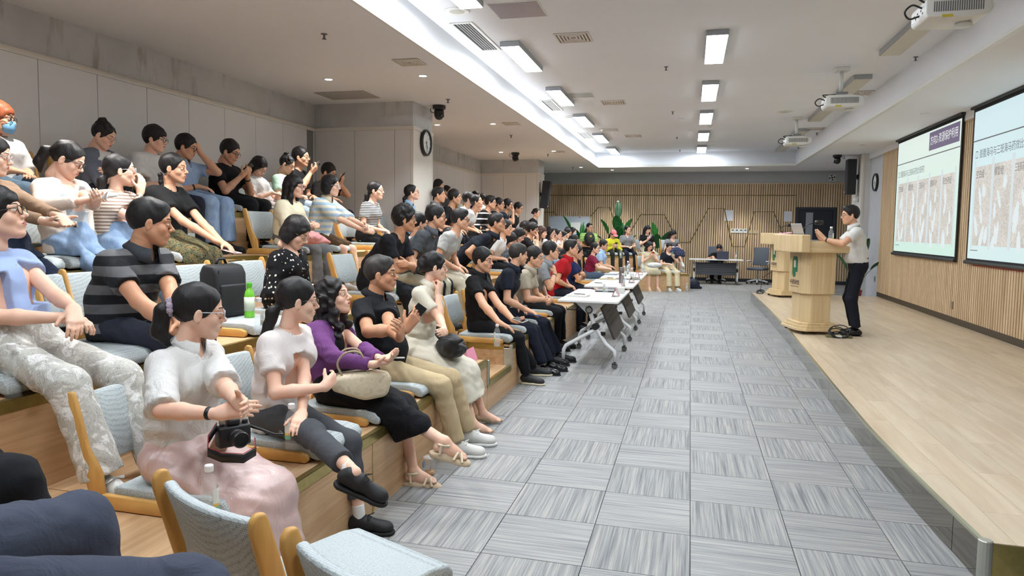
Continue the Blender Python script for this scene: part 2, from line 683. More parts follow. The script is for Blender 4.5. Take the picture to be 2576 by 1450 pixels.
# ---- right wall
wall_right = wall_part('wall_right', MB().box(XR, XR + .12, YR, 18.32, -.1, 4.1).box(4.7, 4.82, 18.2, YB, -.1, 4.1), plain('cool_white_paint', rgb(186, 188, 194), .8, var=.03))
SLY1 = 17.12
MB().box(XR - .01, XR, 3.0, SLY1, .30, 3.30).obj('slat_backing', m_slatbk, wall_right)
sb = MB()
y = 3.0
while y < SLY1 - .05:
    sb.box(XR - .034, XR - .010, y, y + .056, .30, 3.29)
    y += .0785
o = sb.obj('wood_slats', m_slat, wall_right)
tag(o, kind='stuff')
MB().box(XR - .036, XR, 3.0, SLY1, 3.29, 3.31).obj('slat_cap', m_slat, wall_right)
MB().box(XR - .05, XR, 3.0, SLY1 + 1.2, 3.31, CEIL).obj('header_band', m_ceil, wall_right)
tag(MB().box(XR - .03, XR, 3.0, SLY1, STZ, .30).obj('baseboard_right', m_dark), kind='structure')
o = MB().box(XR - .046, XR - .034, 12.42, 12.50, .42, .54).obj('socket_plate', plain('bronze_plate', rgb(140, 124, 98), .4))
tag(o, 'bronze socket plate low on the slatted wall under the left screen', 'socket')
o = MB().box(XR - .012, XR, 17.40, 17.48, .50, .62).obj('socket_plate', m_steel)
tag(o, 'steel socket plate low on the white wall behind the stage plant', 'socket')
# pillar at the end of the stage
pil = wall_part('wall_pillar', MB().box(3.86, 4.7, 18.32, 19.35, -.05, CEIL), m_panel)
MB().box(3.848, 3.86, 18.32, 18.42, .2, CEIL).box(3.86, 3.90, 18.308, 18.32, .2, CEIL).obj('corner_trim', m_trim, pil)
MB().box(3.852, 3.86, 18.95, 18.99, .2, CEIL).obj('panel_joints', m_trim, pil)
wall_part('wall_rear', MB().box(XL, 5.0, YR - .12, YR, -.1, 4.1), m_paint)

# ---- stage
def edge_x(y):
    return float(np.interp(y, [3.6, 4.5, 5.5, 7.0, 10.5, 13.5, 17.0], [1.335, 1.30, 1.282, 1.31, 1.395, 1.40, 1.372]))


SY0, SY1 = 3.60, 17.0
stage = empty('stage_platform', (0, 0, 0), label='low wooden stage platform with dark mirror-bronze front along the right wall', cat='stage')
poly = [(edge_x(y) + .012, y) for y in np.linspace(SY0 + .01, SY1, 24)] + [(XR - .03, SY1), (XR - .03, SY0 + .01)]
MB().prism(poly, 0, STZ - .012).obj('stage_core', m_sub, stage)
m_plank = wood('stage_oak_plank', rgb(220, 202, 176), rgb(200, 178, 150), (9, .9, 9), 0.33, 0.02, obj_var=0.10)
PW, PL = 0.1955, 1.215
xs0 = 1.47
rows = int((SY1 - SY0) / PL) + 2
full = MB().box(-PW / 2 + .0008, PW / 2 - .0008, -PL / 2 + .0008, PL / 2 - .0008, STZ - .012, STZ).mesh('floor_plank', m_plank)
for c in range(-1, 14):
    x0 = xs0 + c * PW
    x1 = min(x0 + PW, XR - .034)
    off = ((c * 5) % 11) / 11.0 * PL
    for r in range(-1, rows):
        y0, y1 = SY0 + r * PL - off + .4, SY0 + (r + 1) * PL - off + .4
        y0c, y1c = max(y0, SY0), min(y1, SY1)
        if y1c - y0c < .03:
            continue
        if c == -1:
            yy = np.linspace(y0c + .0008, y1c - .0008, 8)
            p = [(edge_x(q) + .016, q) for q in yy][::-1] + [(x1 - .0008, yy[0]), (x1 - .0008, yy[-1])]
            MB().prism([(a - (x0 + x1) / 2, b - (y0c + y1c) / 2) for a, b in p][::-1], STZ - .012, STZ).obj('floor_plank', m_plank, stage).location = ((x0 + x1) / 2, (y0c + y1c) / 2, 0)
        elif y0c > y0 + 1e-6 or y1c < y1 - 1e-6 or x1 - x0 < PW - 1e-6:
            w, h = (x1 - x0) / 2 - .0008, (y1c - y0c) / 2 - .0008
            MB().box(-w, w, -h, h, STZ - .012, STZ).obj('floor_plank', m_plank, stage).location = ((x0 + x1) / 2, (y0c + y1c) / 2, 0)
        else:
            o = link('floor_plank', full, stage)
            o.location = ((x0 + x1) / 2, (y0 + y1) / 2, 0)
m_mirror = plain('bronze_mirror_steel', rgb(126, 118, 106), 0.10, 0.92)
seams = [SY0 + .02, 3.94, 7.20, 10.46, 13.72, SY1]
for a, b in zip(seams[:-1], seams[1:]):
    yy = np.linspace(a + .003, b - .003, 12)
    p = [(edge_x(q), q) for q in yy] + [(edge_x(q) + .011, q) for q in yy[::-1]]
    MB().prism(p[::-1], .004, STZ - .013).obj('fascia_panel', m_mirror, stage)
yy = np.linspace(SY0, SY1, 40)
p = [(edge_x(q) - .004, q) for q in yy] + [(edge_x(q) + .016, q) for q in yy[::-1]]
MB().prism(p[::-1], STZ - .013, STZ + .002).obj('edge_trim', plain('pale_bronze_trim', rgb(190, 188, 160), .22, .8), stage)
MB().box(edge_x(SY0) + .03, XR - .03, SY0 - .004, SY0 + .008, .004, STZ - .004).obj('fascia_panel', m_brass, stage)
MB().lathe([(.03, .0), (.03, STZ + .004), (.026, STZ + .008), (0, STZ + .008)], 14, c=(edge_x(SY0) + .012, SY0 + .01, 0)).obj('corner_post', m_silver, stage)

# ================================================================== bleachers
TIER = {1: (-1.67, .45), 2: (-2.68, .87), 3: (-3.69, 1.30), 4: (-4.70, 1.73)}
m_ply = wood('pale_ash_laminate', rgb(216, 182, 142), rgb(190, 152, 112), (26, 1.0, 26), 0.42, 0.02)
m_ply2 = wood('pale_ash_laminate_riser', rgb(212, 178, 138), rgb(186, 148, 108), (26, 1.0, 26), 0.42, 0.02)
AISLE = {1: (5.87, 6.70), 2: (5.58, 6.40), 3: (5.29, 6.10), 4: (5.00, 5.80)}
BY0, BY1 = 2.40, 18.2
left_b = empty('tiered_bleacher', (0, 0, 0), label='long pale wood seating steps along the left wall', cat='bleacher')


def boards(root, x0, x1, y0, y1, z, zb, Mx=None, joint=True):
    """one tread + riser + brass nosing from y0 to y1; x1 is the front edge"""
    n = max(1, round((y1 - y0) / 1.22))
    yy = np.linspace(y0, y1, n + 1)
    for a, b in zip(yy[:-1], yy[1:]):
        tr = MB().box(x0, x1 - .004, a + .001, b - .001, z - .018, z)
        ri = MB().box(x1 - .02, x1 - .003, a + .002, b - .002, zb, z - .0185)
        no = MB().box(x1 - .035, x1 + .001, a, b, z - .001, z + .002).box(x1 - .003, x1 + .002, a, b, z - .05, z + .002)
        for mb, nm, mm in ((tr, 'tread_board', m_ply), (ri, 'riser_board', m_ply2), (no, 'brass_nosing', m_brass)):
            if Mx is not None:
                mb.xf(Mx)
            mb.obj(nm, mm, root)
        if joint and a > y0 + .01:
            jb = MB().box(x1 - .004, x1 - .0005, a - .006, a + .006, zb, z - .05)
            if Mx is not None:
                jb.xf(Mx)
            jb.obj('brass_joint', m_brass, root)


def silver_end(root, x1, y, z, h, sgn, Mx=None):
    mb = MB().box(x1 - .075, x1 + .012, min(y, y + sgn * .014), max(y, y + sgn * .014), z - h, z - .03)
    mb.box(x1 - .02, x1 + .012, min(y - sgn * .02, y + sgn * .014), max(y - sgn * .02, y + sgn * .014), z - h, z + .002)
    if Mx is not None:
        mb.xf(Mx)
    mb.obj('metal_corner', m_silver, root, bevel=.004, seg=1)


for k in (1, 2, 3, 4):
    fx, z = TIER[k]
    bx = TIER[k + 1][0] - .02 if k < 4 else XL + .016
    zb = 0 if k == 1 else TIER[k - 1][1]
    a0, a1 = AISLE[k]
    # core fill
    y_end = BY1 if k < 4 else 18.7
    boards(left_b, bx, fx, (BY0 if k == 1 else 1.9), a0, z, zb)
    if k < 3:
        boards(left_b, bx, fx, a1, y_end, z, zb)
    else:
        boards(left_b, bx, fx, a1, 9.84, z, zb)
        if k == 3:
            boards(left_b, -3.97, fx, 9.84, 10.67, z, zb)
        boards(left_b, bx, fx, 10.67, 18.72, z, zb)
    # aisle: half step then full height
    boards(left_b, fx - .45, fx, a0, a1, z - .20, zb, joint=False)
    boards(left_b, bx, fx - .44, a0, a1, z, z - .20, joint=False)
    # visible side faces of the blocks
    for yy, sg in ((a0, 1), (a1, -1)):
        MB().box(fx - .44, fx - .075, min(yy, yy - sg * .012), max(yy, yy - sg * .012), zb, z - .02).obj('block_side', m_ply2, left_b)
        MB().box(fx - .44, fx - .07, min(yy - .004, yy + .004), max(yy - .004, yy + .004), z - .05, z + .003).obj('brass_nosing', m_brass, left_b)
        silver_end(left_b, fx, yy, z, .22, sg)
MB().box(-2.66, -1.75, BY0 - .002, BY0 + .012, 0, .43).obj('block_side', m_ply2, left_b)
silver_end(left_b, -1.67, BY0, .45, .24, -1)
MB().box(-2.66, -1.69, BY1 - .012, BY1, 0, .43).obj('block_side', m_ply2, left_b)

# angled blocks that close the horseshoe at both ends
def angled(name, label, p0, tdir, ndir, t0, t1, tiers, t1s=None):
    """tdir runs along the front edge, ndir is where the sitters look"""
    root = empty(name, (0, 0, 0), label=label, cat='bleacher')
    Mx = Matrix.Identity(4)
    for i in range(2):
        Mx[i][0], Mx[i][1], Mx[i][3] = ndir[i], tdir[i], p0[i]
    for k, (fx, z, zb, bx) in enumerate(tiers):
        t1 = t1s[k] if t1s else t1
        boards(root, bx, fx, t0, t1, z, zb, Mx)
        for tt, sg in ((t0, -1), (t1, 1)):
            mb = MB().box(bx, fx - .02, min(tt, tt - sg * .012), max(tt, tt - sg * .012), zb, z - .018).xf(Mx)
            mb.obj('block_side', m_ply2, root)
            silver_end(root, fx, tt, z, .40, sg, Mx)
    return root, Mx


NT_T, NT_N = (-.918, .397), (.397, .918)
near_b, NEAR_M = angled('tiered_bleacher', 'angled pale wood seating steps nearest the camera, bottom left corner', (0, 0), NT_T, NT_N, .72, 2.05,
                        [(1.66, .45, 0, .53), (.54, .87, .45, -.48)], t1s=(2.05, 2.75))
FT_T, FT_N = (.924, .382), (.382, -.924)
far_b, FAR_M = angled('tiered_bleacher', 'angled pale wood seating steps at the far end before the back wall', (-.72, 18.84), FT_T, FT_N, -1.35, .80,
                      [(0.0, .45, 0, -1.0), (-1.0, .87, 0, -2.0)])
MB().prism([(-3.7, 18.2), (-1.68, 18.2), (-1.95, 18.36), (-2.2, 18.9), (-3.7, 19.6)], 0, .45).obj('corner_fill', m_ply, far_b)
MB().prism([(-3.72, 18.25), (-2.70, 18.25), (-2.7, 19.2), (-3.9, 20.2)], .45, .87).obj('corner_fill', m_ply, far_b)
# wedge of lower treads between the left and near blocks
MB().prism([(-2.66, 2.395), (-2.18, 2.395), (-1.32, 1.96), (-1.75, 1.02), (-2.66, 1.30)], 0, .45).obj('tread_board', m_ply, near_b)
MB().prism([(-2.16, 2.395), (-1.67, 2.395), (-.98, 2.085), (-1.22, 1.95), (-1.31, 1.97)], 0, .25).obj('tread_board', m_ply, near_b)
MB().prism([(-1.70, 2.39), (-1.665, 2.39), (-.98, 2.085), (-1.03, 2.08)], .25, .254).obj('brass_nosing', m_brass, near_b)
# ================================================================== ceiling fixtures
m_diff_on = emit('panel_lit', (0.88, 0.95, 1.0), PANEL_POWER)
m_diff_off = plain('panel_unlit', rgb(205, 200, 186), 0.5)
m_fix = plain('fixture_grey', rgb(160, 163, 168), 0.4, 0.3)


def ceiling_light(x, y, lit, lab, grp):
    r = empty('ceiling_light', (x, y, TRAY), label=lab, cat='ceiling light', group=grp)
    MB().box(-.125, .125, -.72, .72, -.065, -.001).obj('housing', m_fix, r, bevel=.004, seg=1)
    MB().box(-.115, .115, -.71, .71, -.069, -.0655).obj('diffuser', m_diff_on if lit else m_diff_off, r)


ROWY = [0.72, 3.55, 6.35, 9.35, 12.22, 15.0, 17.9, 20.78]
for j, y in enumerate(ROWY):
    for x, nm, lit in ((-2.225, 'beside the lit cove', True), (.235, 'down the middle of the ceiling', True), (2.37, 'beside the projectors', False)):
        if x == 2.37 and j in (5, 7):
            pass
        rank = ['behind the camera', 'just out of frame', 'cut by the picture top', 'nearest', 'second nearest', 'third nearest', 'second farthest', 'farthest'][j]
        ceiling_light(x, y, lit, ('lit' if lit else 'unlit') + ' long ceiling panel ' + nm + ', ' + rank, ('lit' if lit else 'unlit') + ' ceiling panels')

# round downlights in the soffits
DL = [(-4.46, 8.2), (-3.21, 8.24), (-3.44, 12.25), (-4.47, 12.2), (-3.2, 16.77), (-4.52, 16.84), (-3.23, 21.3), (-2.41, 22.4), (1.57, 22.3), (-4.46, 4.1), (-3.21, 4.1), (3.45, 20.6), (3.45, 16.5), (3.45, 12.4)]
m_bulb = emit('downlight_lens', (1.0, 0.98, 0.95), 40.0)
m_bulb_off = plain('downlight_lens_off', rgb(214, 212, 206), .3)
DLN = ['nearest pair by the top row, wall side', 'nearest pair by the top row, inner side', 'second pair past the clock, inner side', 'second pair past the clock, wall side', 'third pair before the far column, inner side', 'third pair before the far column, wall side',
       'inner side beyond the far column', 'over the slat wall behind the plants', 'over the slat wall near the door', 'out of frame over the near top row, wall side', 'out of frame over the near top row, inner side', 'over the far end of the stage', 'over the left screen', 'over the right screen']
for k, (x, y) in enumerate(DL):
    lit = k < 11
    r = empty('downlight', (x, y, CEIL), label=('small lit round downlight, ' if lit else 'small unlit round downlight ') + DLN[k], cat='downlight', group='round downlights')
    MB().lathe([(.062, -.001), (.062, -.006), (.048, -.005), (.046, -.001)], 20, caps=False).obj('ring', m_white, r)
    MB().lathe([(.044, -.003), (.0, -.0035)], 16).obj('lens', m_bulb if lit else m_bulb_off, r)
    if lit:
        ld = bpy.data.lights.new('downlight_lamp', 'SPOT')
        ld.energy = SPOT_WATTS
        ld.spot_size = 1.5
        ld.spot_blend = .6
        ld.shadow_soft_size = .04
        ld.color = (1, .97, .93)
        lo = bpy.data.objects.new('lamp', ld)
        COL.objects.link(lo)
        lo.parent = r
        lo.location = (0, 0, -.02)

# sprinklers
m_spr = plain('sprinkler_metal', rgb(110, 108, 108), .35, .8)
sp_me = MB().lathe([(.032, 0), (.032, -.004), (.012, -.006), (.009, -.03), (.012, -.034), (.009, -.045), (.022, -.047), (.022, -.050), (0, -.050)], 12).mesh('sprinkler', m_spr, smooth=True)
for x, y, z, lab in [(-3.456, 6.27, CEIL, 'ceiling sprinkler above the aisle of the seating, nearest'), (-3.434, 9.81, CEIL, 'ceiling sprinkler beside the camera by the wall clock'), (-3.5, 13.8, CEIL, 'ceiling sprinkler above the rows past the clock column'), (-3.48, 17.46, CEIL, 'ceiling sprinkler above the farthest rows'), (-3.47, 21.27, CEIL, 'ceiling sprinkler near the far left corner of the raised ceiling'),
                     (-.4, 10.43, TRAY, 'sprinkler in the raised ceiling between nearest lit panels'), (-.4, 14.36, TRAY, 'sprinkler in the raised ceiling before the smoke detector'), (-.39, 18.28, TRAY, 'sprinkler in the raised ceiling, second farthest of the middle line'), (-.36, 21.2, TRAY, 'sprinkler in the raised ceiling, farthest of the middle line'),
                     (2.78, 10.5, TRAY, 'sprinkler right of the middle projector, nearest of the stage side'), (2.78, 14.2, TRAY, 'sprinkler right of the farthest projector, stage side'), (2.78, 18.0, TRAY, 'sprinkler second farthest along the stage side'), (2.78, 20.9, TRAY, 'sprinkler farthest along the stage side')]:
    o = link('sprinkler', sp_me)
    o.location = (x, y, z - .001)
    tag(o, lab, 'sprinkler', 'ceiling sprinklers')

# vents
m_ventw = plain('vent_cream', rgb(224, 218, 210), .5)
m_ventd = plain('vent_dark', rgb(28, 28, 34), .8)


def linear_vent(x0, x1, y0, y1, z, lab, dark):
    r = empty('linear_vent', ((x0 + x1) / 2, (y0 + y1) / 2, z), label=lab, cat='vent', group='linear ceiling vents')
    w, h = (x1 - x0) / 2, (y1 - y0) / 2
    f = .035
    MB().box(-w, -w + f, -h, h, -.012, 0).box(w - f, w, -h, h, -.012, 0).box(-w + f, w - f, -h, -h + f, -.012, 0).box(-w + f, w - f, h - f, h, -.012, 0).obj('frame', m_white, r)
    MB().box(-w + f, w - f, -h + f, h - f, -.003, -.001).obj('backing', m_ventd, r)
    n = 6
    for k in range(1, n):
        xx = -w + f + (2 * w - 2 * f) * k / n
        MB().box(xx - (.003 if dark else .007), xx + (.003 if dark else .007), -h + f, h - f, -.006, -.003).obj('slat', m_white, r)


linear_vent(-2.70, -2.43, 7.73, 9.0, TRAY, 'long dark slotted air vent beside the cove, nearest', True)
linear_vent(-2.70, -2.46, 12.62, 13.8, TRAY, 'long slotted air vent beside the cove, second', False)
linear_vent(-2.70, -2.47, 17.08, 18.17, TRAY, 'long slotted air vent beside the cove, third', False)


def square_vent(x, y, z, s, lab):
    r = empty('square_vent', (x, y, z), label=lab, cat='vent', group='square ceiling vents')
    MB().box(-s, s, -s, s, -.004, -.001).obj('backing', plain('vent_shadow', rgb(120, 108, 96), .8), r)
    for k in range(5):
        a = s * (1 - k * .19)
        b = a - s * .10
        ring = MB()
        dz = -.014 + k * .001
        ring.box(-a, a, -a, -b, dz, -.004).box(-a, a, b, a, dz, -.004).box(-a, -b, -b, b, dz, -.004).box(b, a, -b, b, dz, -.004)
        ring.obj('louvre', m_ventw, r)


square_vent(-1.43, 8.62, TRAY, .21, 'square louvred vent in the raised ceiling right of the nearest slotted vent')
square_vent(-1.42, 13.12, TRAY, .21, 'square louvred vent in the raised ceiling, second of its line')
square_vent(-1.43, 17.88, TRAY, .20, 'square louvred vent in the raised ceiling, third of its line')
square_vent(-3.09, 7.52, CEIL, .15, 'small square vent in the lower ceiling beside the nearest downlights')
square_vent(-3.11, 12.26, CEIL, .14, 'small square vent in the lower ceiling beyond the clock')
square_vent(-3.10, 16.9, CEIL, .14, 'small square vent in the lower ceiling far along the seats')
square_vent(2.62, 8.8, TRAY, .20, 'square louvred vent behind the nearest projector')
square_vent(2.62, 13.0, TRAY, .20, 'square louvred vent behind the middle projector')
square_vent(2.62, 17.3, TRAY, .20, 'square louvred vent behind the farthest projector')
# access panels, speakers, detectors
for x, y, s, c, lab in ((-1.83, 7.43, .27, (150, 142, 150), 'shiny mauve grey access panel near the top of the picture'), (-1.89, 12.32, .21, (176, 176, 172), 'grey access panel beside the second lit panel by the cove'), (-1.9, 16.68, .21, (190, 182, 170), 'cream access panel, third along the cove')):
    r = empty('access_panel', (x, y, TRAY), label=lab, cat='ceiling panel', group='ceiling access panels')
    MB().box(-s, s, -s, s, -.006, -.001).obj('border', m_white, r)
    MB().box(-s + .015, s - .015, -s + .015, s - .015, -.009, -.0062).obj('panel', plain('access_%d' % c[0], rgb(*c), .25), r)
o = MB().box(-5.1, -4.35, 8.95, 9.5, CEIL - .008, CEIL - .001).obj('access_panel', plain('access_dull', rgb(158, 156, 152), .6))
tag(o, 'dull square access hatch with rusty rim in the ceiling corner by the column', 'ceiling panel', 'ceiling access panels')
for x, y, z, lab in ((-2.47, 7.33, TRAY, 'round ceiling speaker cut by the cove side nearest lamp'), (-2.50, 14.63, TRAY, 'round ceiling speaker between second and third cove side lamps'), (1.69, 14.75, TRAY, 'round ceiling speaker left of the middle projector')):
    r = empty('ceiling_speaker', (x, y, z), label=lab, cat='speaker', group='round ceiling speakers')
    MB().lathe([(.14, 0), (.14, -.006), (.128, -.012), (.122, -.010)], 28).obj('rim', m_white, r, smooth=True)
    MB().lathe([(.122, -.009), (.0, -.012)], 28).obj('grille', plain('speaker_cloth', rgb(196, 194, 184), .8), r)
for x, y, lab in ((-.27, 15.3, 'white smoke detector in the raised ceiling'), (.33, 16.4, 'small white sensor between the middle lit panels')):
    o = MB().lathe([(.06, 0), (.06, -.02), (.045, -.045), (0, -.047)], 18).obj('smoke_detector', m_white, smooth=True)
    o.location = (x, y, TRAY - .001)
    tag(o, lab, 'detector')

# ================================================================== projectors
m_projw = plain('projector_white', rgb(222, 222, 218), .38)


def projector(x, y, lab):
    r = empty('projector', (x, y, TRAY), label=lab, cat='projector', group='ceiling projectors')
    MB().box(-.09, .09, -.09, .09, -.05, -.001).obj('ceiling_plate', m_white, r, bevel=.005, seg=1)
    MB().lathe([(.028, -.36), (.028, -.05)], 14).obj('pole', m_white, r, smooth=True)
    MB().box(-.08, .08, -.07, .07, -.40, -.34).obj('bracket', m_steel, r, bevel=.004, seg=1)
    b = MB()
    b.extrude([(-.22, -.53), (-.20, -.56), (.10, -.57), (.24, -.55), (.27, -.50), (.25, -.43), (.10, -.40), (-.20, -.40), (-.22, -.43)], 1, -.20, .20)
    body = b.obj('body', m_projw, r, bevel=.012, seg=2, smooth=True)
    g = MB()
    for k in range(22):
        xx = -.16 + k * .0165
        g.box(xx, xx + .007, -.2035, -.199, -.52, -.44)
    g.obj('side_grille', plain('grille_grey', rgb(96, 98, 100), .6), body)
    MB().box(-.2215, -.219, -.17, .17, -.525, -.435).obj('port_panel', plain('port_white', rgb(240, 240, 240), .4), body)
    p = MB()
    for k in range(6):
        p.box(-.2235, -.2212, -.14 + k * .045, -.118 + k * .045, -.515 + (k % 2) * .03, -.50 + (k % 2) * .03)
    p.obj('sockets', m_black, body)
    MB().box(-.10, -.02, -.203, -.199, -.566, -.545).obj('sticker', plain('warn_yellow', rgb(196, 180, 60), .5), body)
    MB().lathe([(.07, -.60), (.06, -.57)], 20, c=(.12, 0, 0)).obj('lens_hood', m_projw, r, smooth=True)
    MB().tube(curve_pts([(-.22, -.10, -.46), (-.30, -.13, -.44), (-.35, -.12, -.49), (-.30, -.06, -.53), (-.22, -.03, -.505)]), .008, 8).obj('cable', m_black, r, smooth=True)
    MB().tube(curve_pts([(-.20, -.15, -.44), (-.26, -.16, -.40), (-.18, -.10, -.385), (-.05, -.05, -.37)]), .008, 8).obj('cable', m_black, r, smooth=True)
    return r


projector(2.0, 6.72, 'white ceiling projector cut by the top edge of the picture')
projector(1.99, 11.0, 'white ceiling projector on a pole, middle of the three')
projector(2.01, 15.5, 'white ceiling projector on a pole, farthest of the three')

# ================================================================== cameras, loudspeakers, clocks
def ptz(x, y, rz, lab):
    r = empty('ceiling_camera', (x, y, CEIL), rz, label=lab, cat='camera', group='black ceiling cameras')
    MB().lathe([(.10, -.002), (.10, -.05), (.075, -.065), (.0, -.065)], 22).obj('base', m_black, r, smooth=False)
    MB().lathe([(.07, -.06), (.078, -.10), (.072, -.16), (.05, -.20), (.02, -.215), (0, -.217)], 20).obj('head', plain('camera_black', rgb(20, 20, 24), .25), r, smooth=True)
    MB().lathe([(.034, .06), (.034, .086), (.028, .088), (0, .084)], 18, c=(0, 0, -.16), axis=0).obj('lens', plain('lens_black', rgb(14, 15, 20), .08), r, smooth=True)
    MB().box(-.06, -.03, -.104, -.098, -.04, -.018).obj('label_plate', m_white, r)
    MB().tube(curve_pts([(-.09, 0, -.03), (-.16, -.03, -.02), (-.19, -.02, -.07), (-.15, .02, -.09), (-.09, .02, -.05)]), .006, 6).obj('cable', m_black, r, smooth=True)


ptz(-3.74, 10.28, -.6, 'black ceiling camera above the clock column')
ptz(-4.2, 17.0, -.6, 'black ceiling camera near the far left column')
ptz(3.35, 18.6, 3.4, 'black ceiling camera near the stage pillar')


def loudspeaker(loc, rz, tilt, h, w, lab):
    r = empty('loudspeaker', loc, rz, label=lab, cat='loudspeaker', group='wall loudspeakers')
    Mt = Matrix.Rotation(tilt, 4, 'Y')
    MB().box(.06, .26, -w / 2, w / 2, -h / 2, h / 2).xf(Mt).obj('cabinet', plain('speaker_black', rgb(22, 24, 30), .55), r, bevel=.008, seg=1)
    MB().box(.258, .266, -w / 2 + .01, w / 2 - .01, -h / 2 + .015, h / 2 - .015).xf(Mt).obj('grille', plain('speaker_mesh', rgb(30, 32, 40), .75), r)
    MB().box(.264, .270, -w / 2 + .03, -w / 2 + .045, -h / 2 + .05, -h / 2 + .075).xf(Mt).obj('indicator_lamp', emit('orange_led', (1, .3, .08), 1.5), r)
    MB().box(0, .02, -.06, .06, -.06, .06).box(.02, .07, -.025, .025, -.03, .03).obj('wall_bracket', m_black, r)


loudspeaker((-3.976, 18.95, 2.52), 0, .10, .74, .24, 'tall black loudspeaker leaning from the far left column')
loudspeaker((3.845, 18.7, 2.92), math.pi, 0, .84, .26, 'tall black loudspeaker on the stage pillar')
o = MB().lathe([(.05, 0), (.055, .06), (.045, .10), (.0, .105)], 16, axis=0).obj('wall_camera', m_white, smooth=True)
o.rotation_euler = (0, 0, math.pi)
o.location = (3.845, 18.62, 2.37)
tag(o, 'small white wall camera under the pillar loudspeaker', 'camera')


def wall_clock(loc, rz, rad, lab, face):
    r = empty('wall_clock', loc, rz, label=lab, cat='clock', group='round wall clocks')
    MB().lathe([(rad, 0), (rad, .045), (rad - .012, .055), (rad - .03, .05), (rad - .032, .03)], 40, axis=0).obj('rim', m_black, r, smooth=False)
    MB().lathe([(rad - .03, .03), (0, .031)], 40, axis=0).obj('dial', plain(face, rgb(222, 224, 222), .5), r)
    tk = MB()
    for k in range(12):
        a = k * math.pi / 6
        s = MB().box(.032, .034, -.004, .004, rad * .68, rad * .80).xf(Matrix.Rotation(a, 4, 'X'))
        tk.add(s.v, s.f)
    tk.obj('hour_marks', m_black, r)
    MB().box(.035, .037, -.006, .006, -.02, rad * .45).xf(Matrix.Rotation(-2.7, 4, 'X')).obj('hour_hand', m_black, r)
    MB().box(.038, .040, -.004, .004, -.03, rad * .65).xf(Matrix.Rotation(-3.05, 4, 'X')).obj('minute_hand', m_black, r)
    MB().box(.041, .042, -.0015, .0015, -.04, rad * .72).xf(Matrix.Rotation(1.7, 4, 'X')).obj('second_hand', m_black, r)


wall_clock((-3.98, 10.30, 2.885), 0, .20, 'round black rimmed clock on the near column', 'clock_dial')
wall_clock((XR, 17.72, 2.73), math.pi, .20, 'round black rimmed clock on the white wall behind the stage', 'clock_dial')

# ================================================================== projection screens
def slide_mat(name, top, bottom):
    t = NT(name)
    z = t.sep(t.co())[2]
    c = t.ramp(t.math('MULTIPLY_ADD', z, .45, 0.5), [(0.05, bottom), (.95, top)])
    t.color((.12, .12, .12))
    t.l(c, t.b.inputs['Emission Color'])
    t.b.inputs['Emission Strength'].default_value = SCREEN_POWER * .80
    t.set(.8)
    return t.m


def flat_emit(name, c, p=1.0):
    t = NT(name)
    t.color((.08, .08, .08))
    t.b.inputs['Emission Color'].default_value = (*c, 1)
    t.b.inputs['Emission Strength'].default_value = SCREEN_POWER * p * .85
    t.set(.8)
    return t.m


tb = NT('slide_bedding')
f1 = tb.noise(tb.mapped((1, 1, .6)), 60, 4, .7)
f2 = tb.noise(tb.co(), 3.0, 3)
cc = tb.ramp(f1, [(.34, rgb(150, 138, 128)), (.5, rgb(196, 188, 176)), (.66, rgb(232, 228, 220))])
cc = tb.mix(.35, cc, tb.ramp(f2, [(.3, rgb(190, 190, 186)), (.7, rgb(236, 236, 232))]))
tb.color((.08, .08, .08))
tb.l(cc, tb.b.inputs['Emission Color'])
tb.b.inputs['Emission Strength'].default_value = SCREEN_POWER * .88
m_bed = tb.m
m_slide1 = slide_mat('slide_glow_left', rgb(232, 246, 238), rgb(206, 240, 226))
m_slide2 = slide_mat('slide_glow_right', rgb(214, 240, 246), rgb(214, 240, 240))
m_inkp = flat_emit('slide_purple', rgb(104, 92, 124))
m_inkg = flat_emit('slide_grey_ink', rgb(92, 92, 96))
m_inkw = flat_emit('slide_white', rgb(246, 248, 246))
m_mouse = flat_emit('slide_mouse_white', rgb(226, 236, 238))
m_haze = flat_emit('slide_lane', rgb(214, 224, 228))


